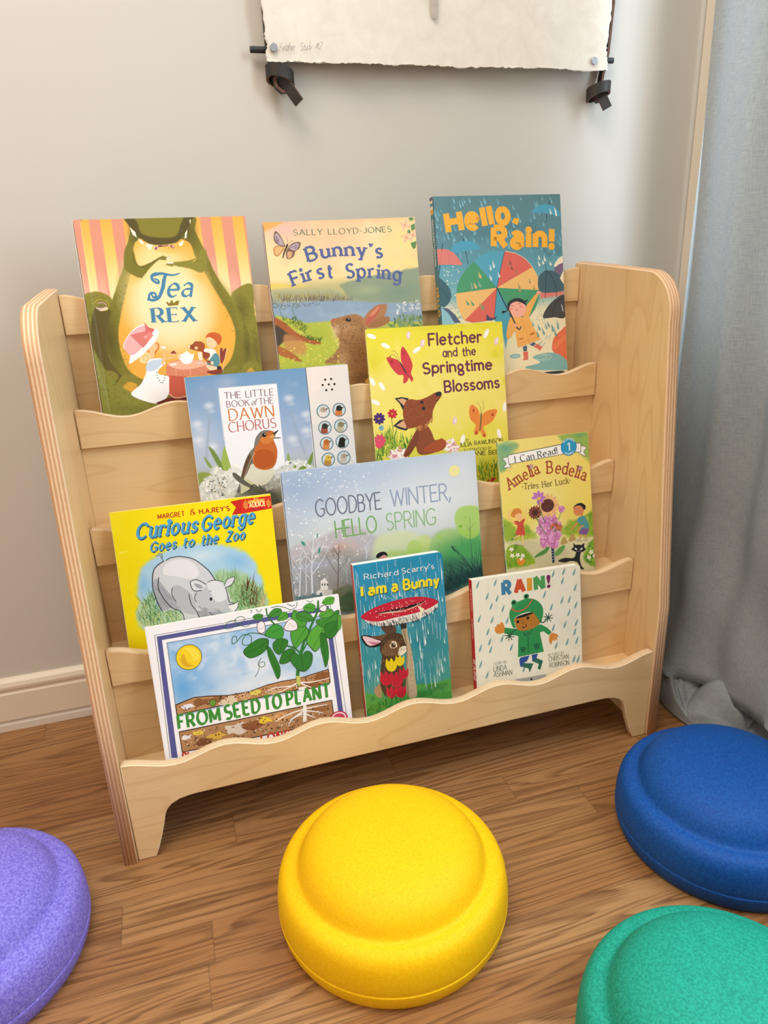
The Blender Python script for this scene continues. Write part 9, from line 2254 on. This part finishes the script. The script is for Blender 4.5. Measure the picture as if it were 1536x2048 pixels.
# ------------------------------------------------------------------ books
def spine_art(key, T, H):
    def tx(style, col, size, y1, y0, s): return ('t', style, col, size, '%.1f,%.1f %.1f,%.1f' % (T*.5-size*.42, y1, T*.5-size*.42, y0), s)
    if key == 'tea': return [('vg', [(0, '8a9a6a'), (H*.45, '8f9a60'), (H*.55, 'e3b9a8'), (H, 'd9a69a')])]
    if key == 'bfs': return [('fill', 'cdb0c4'), tx('serif', '5a4a78', 4.2, H-18, H*.66, 'LLOYD-JONES'), tx('old', '4a4a86', 5, H*.52, 14, "Bunny's First Spring")]
    if key == 'hello': return [('fill', '4f7f88'), ('p', '6a5562', '0,%.1f %.1f,%.1f %.1f,%.1f 0,%.1f' % (H-5, T, H-5, T, H, H)), ('p', 'e9dcc0', '0,%.1f %.1f,%.1f %.1f,%.1f 0,%.1f' % (H-9, T, H-9, T, H-5, H-5)), ('p', 'e9dcc0', '0,%.1f %.1f,%.1f %.1f,%.1f 0,%.1f' % (H-18, T, H-18, T, H-13, H-13)), ('p', 'e6a93c', '0,%.1f %.1f,%.1f %.1f,%.1f 0,%.1f' % (H-25, T, H-25, T, H-18, H-18)), tx('bold', 'e9e2cc', 5, H-32, H-100, 'MACLEAR/TURNHAM'), tx('fat', 'ecb23c', 7.5, H-132, H-222, 'HELLO, RAIN!')]
    if key == 'iam': return [('fill', 'c3333a'), tx('slab', 'e9b7a0', 3.6, H-18, H-70, "Richard Scarry's"), tx('bold', 'efb24a', 5, H-130, H-205, 'I am a Bunny')]
    if key == 'rain': return [('fill', 'c2202e'), tx('sans', 'f0d8d4', 4.0, H-14, H-48, 'ASHMAN'), tx('sans', 'f0d8d4', 4.0, H-60, H-92, 'ROBINSON'), tx('bold', 'f6e6e2', 7.0, H-125, H-158, 'RAIN!')]
    c = {'dawn': 'c4ccd8', 'fletch': 'd8cf3a', 'gw': 'c9d3e0', 'amelia': '4f8a86', 'george': 'ecd400', 'seed': 'f0f0f6'}[key]
    if key == 'fletch': return [('fill', c), tx('bold', '4a3a2a', 2.4, H*.9, H*.3, 'FLETCHER AND THE SPRINGTIME BLOSSOMS')]
    if key == 'amelia': return [('vg', [(0, '2f7a80'), (H*.5, '4f8a86'), (H*.7, 'e3d57a'), (H, '7fae78')]), tx('bold', 'f0ecd0', 2.4, H*.58, H*.2, 'AMELIA BEDELIA TRIES HER LUCK')]
    return [('fill', c)]
BOOKS = [
 ('tea', 'hard', 'f0e4d4', 10, 'hardcover picture book with a green dinosaur and striped curtains, leftmost on the top tier'),
 ('bfs', 'hard', 'e8d8c8', 0, 'hardcover picture book with a brown rabbit by a lake, middle of the top tier'),
 ('hello', 'hard', '6a8a90', 0, 'teal hardcover picture book with a child under a many-coloured umbrella, on the top tier'),
 ('dawn', 'board', 'eceae4', 0, 'sound book with a robin photograph and a panel of round bird buttons, second tier'),
 ('fletch', 'soft', 'efe9c8', 0, 'yellow paperback picture book with a red fox and two butterflies, second tier'),
 ('gw', 'hard', 'dfe6ee', 0, 'wide pale blue picture book of snowy hills turning green, middle of the third tier'),
 ('amelia', 'soft', 'efe6c0', 0, 'narrow yellow early reader with a white banner and a black cat, third tier right'),
 ('george', 'soft', 'f4ea9a', 0, 'bright yellow paperback picture book with a grey rhinoceros, leftmost on the third tier'),
 ('seed', 'soft', 'f4f4f8', 0, 'white bordered paperback with a green bean plant and a yellow sun, lowest tier left'),
 ('iam', 'board', 'f0ece2', 0, 'tall blue board book with a red toadstool in the rain, middle of the lowest tier'),
 ('rain', 'board', 'f0ece0', 0, 'cream board book with a red spine and a child in green, lowest tier right'),
]
for key, kind, edge, hinge, label in BOOKS:
    M, w, h, th = POSE[key]
    root = empty('picture_book', label, 'book', group='picture books standing on the bookshelf', mat=Matrix(M + [[0, 0, 0, 1]]))
    W_, H_, T_ = w*1000, h*1000, th*1000
    ink = INK_MATT if key in ('hello', 'rain', 'fletch', 'george', 'seed') else INK_GLOSS
    ct = {'hard': 2.0, 'soft': .35, 'board': 1.1}[kind]; rc = {'iam': 7, 'rain': 4.5, 'dawn': 4}.get(key, 0)
    ink_sheet('front_cover', W_, H_, ct, ART[key], [ink], root, edge, hinge, rc)
    bt = ct/1000
    back = {'tea': '8a8a3c', 'bfs': 'c9b07a', 'hello': '5f98a6', 'dawn': '9ab0cc', 'fletch': 'd8cf3a', 'gw': 'b9c8dc', 'amelia': 'e6d66a', 'george': 'ecd400', 'seed': 'f2f2f6', 'iam': '2a8fb4', 'rain': 'e8e5d2'}[key]
    if rc:
        r_ = rc/1000
        ol = [(0, 0)] + [(w-r_+r_*math.cos(R(a)), r_+r_*math.sin(R(a))) for a in range(-90, 1, 15)] + [(w-r_+r_*math.cos(R(a)), h-r_+r_*math.sin(R(a))) for a in range(0, 91, 15)] + [(0, h)]
        nl = 5; t0, t1 = -th+bt, -bt
        bm = bmesh.new()           # the thick board leaves
        for i in range(nl):
            za, zb = t0 + (t1-t0)*i/nl + .00006, t0 + (t1-t0)*(i+1)/nl - .00006
            a = [bm.verts.new((x*(.9985 if x > .01 else 1), y, za)) for x, y in ol]; b = [bm.verts.new((x*(.9985 if x > .01 else 1), y, zb)) for x, y in ol]
            bm.faces.new(a); bm.faces.new(b)
            for k in range(len(ol)): bm.faces.new((a[k], a[(k+1) % len(ol)], b[(k+1) % len(ol)], b[k]))
        from_bm('page_block', bm, [BOARD_PAGES], root)
        bm = bmesh.new(); a = [bm.verts.new((x, y, -th)) for x, y in ol]; b = [bm.verts.new((x, y, -th+bt)) for x, y in ol]; bm.faces.new(a); bm.faces.new(b)
        for k in range(len(ol)): bm.faces.new((a[k], a[(k+1) % len(ol)], b[(k+1) % len(ol)], b[k]))
        from_bm('back_cover', bm, [plain('back_cover_' + key, back, .4)], root)
    else:
        ins = .0032 if kind == 'hard' else .0003
        if key == 'george': box('page_block', (.0008, w-.0006, .0005, h-.0004, -th+bt, -bt), [PAGES], root)
        else: box('page_block', (.0008, w-ins, ins, h-ins, -th+bt, -bt), [PAGES], root)
        box('back_cover', (0, w, 0, h, -th, -th+bt), [plain('back_cover_' + key, back, .4)], root)
    so = .0016 if kind == 'hard' else .0006
    def place(V, so=so, th=th):
        return np.stack([-so - V[:, 2], V[:, 1], -th + V[:, 0]], 1)
    ink_sheet('spine', T_, H_, .5, spine_art(key, T_, H_), [ink], root, edge, 0, 0, .9 if T_ > 8 else .6, place=place)
# pencil title on the paper hanging
bm = bmesh.new()
for s, b in (('Feather', [(343, 1036.2), (365.5, 1038.0)]), ('Study', [(372.5, 1037.6), (390, 1039.2)]), ('#2', [(394.5, 1039.4), (404, 1040.0)])):
    for q in text_polys(s, 'pencil', 9.5, b):
        if len(q) > 2: bm.faces.new([bm.verts.new((x/1000, YP - .0032, z/1000)) for x, z in q])
at_hang(from_bm('pencil_title', bm, [plain('pencil_mark', '57544f', .8)], hang))
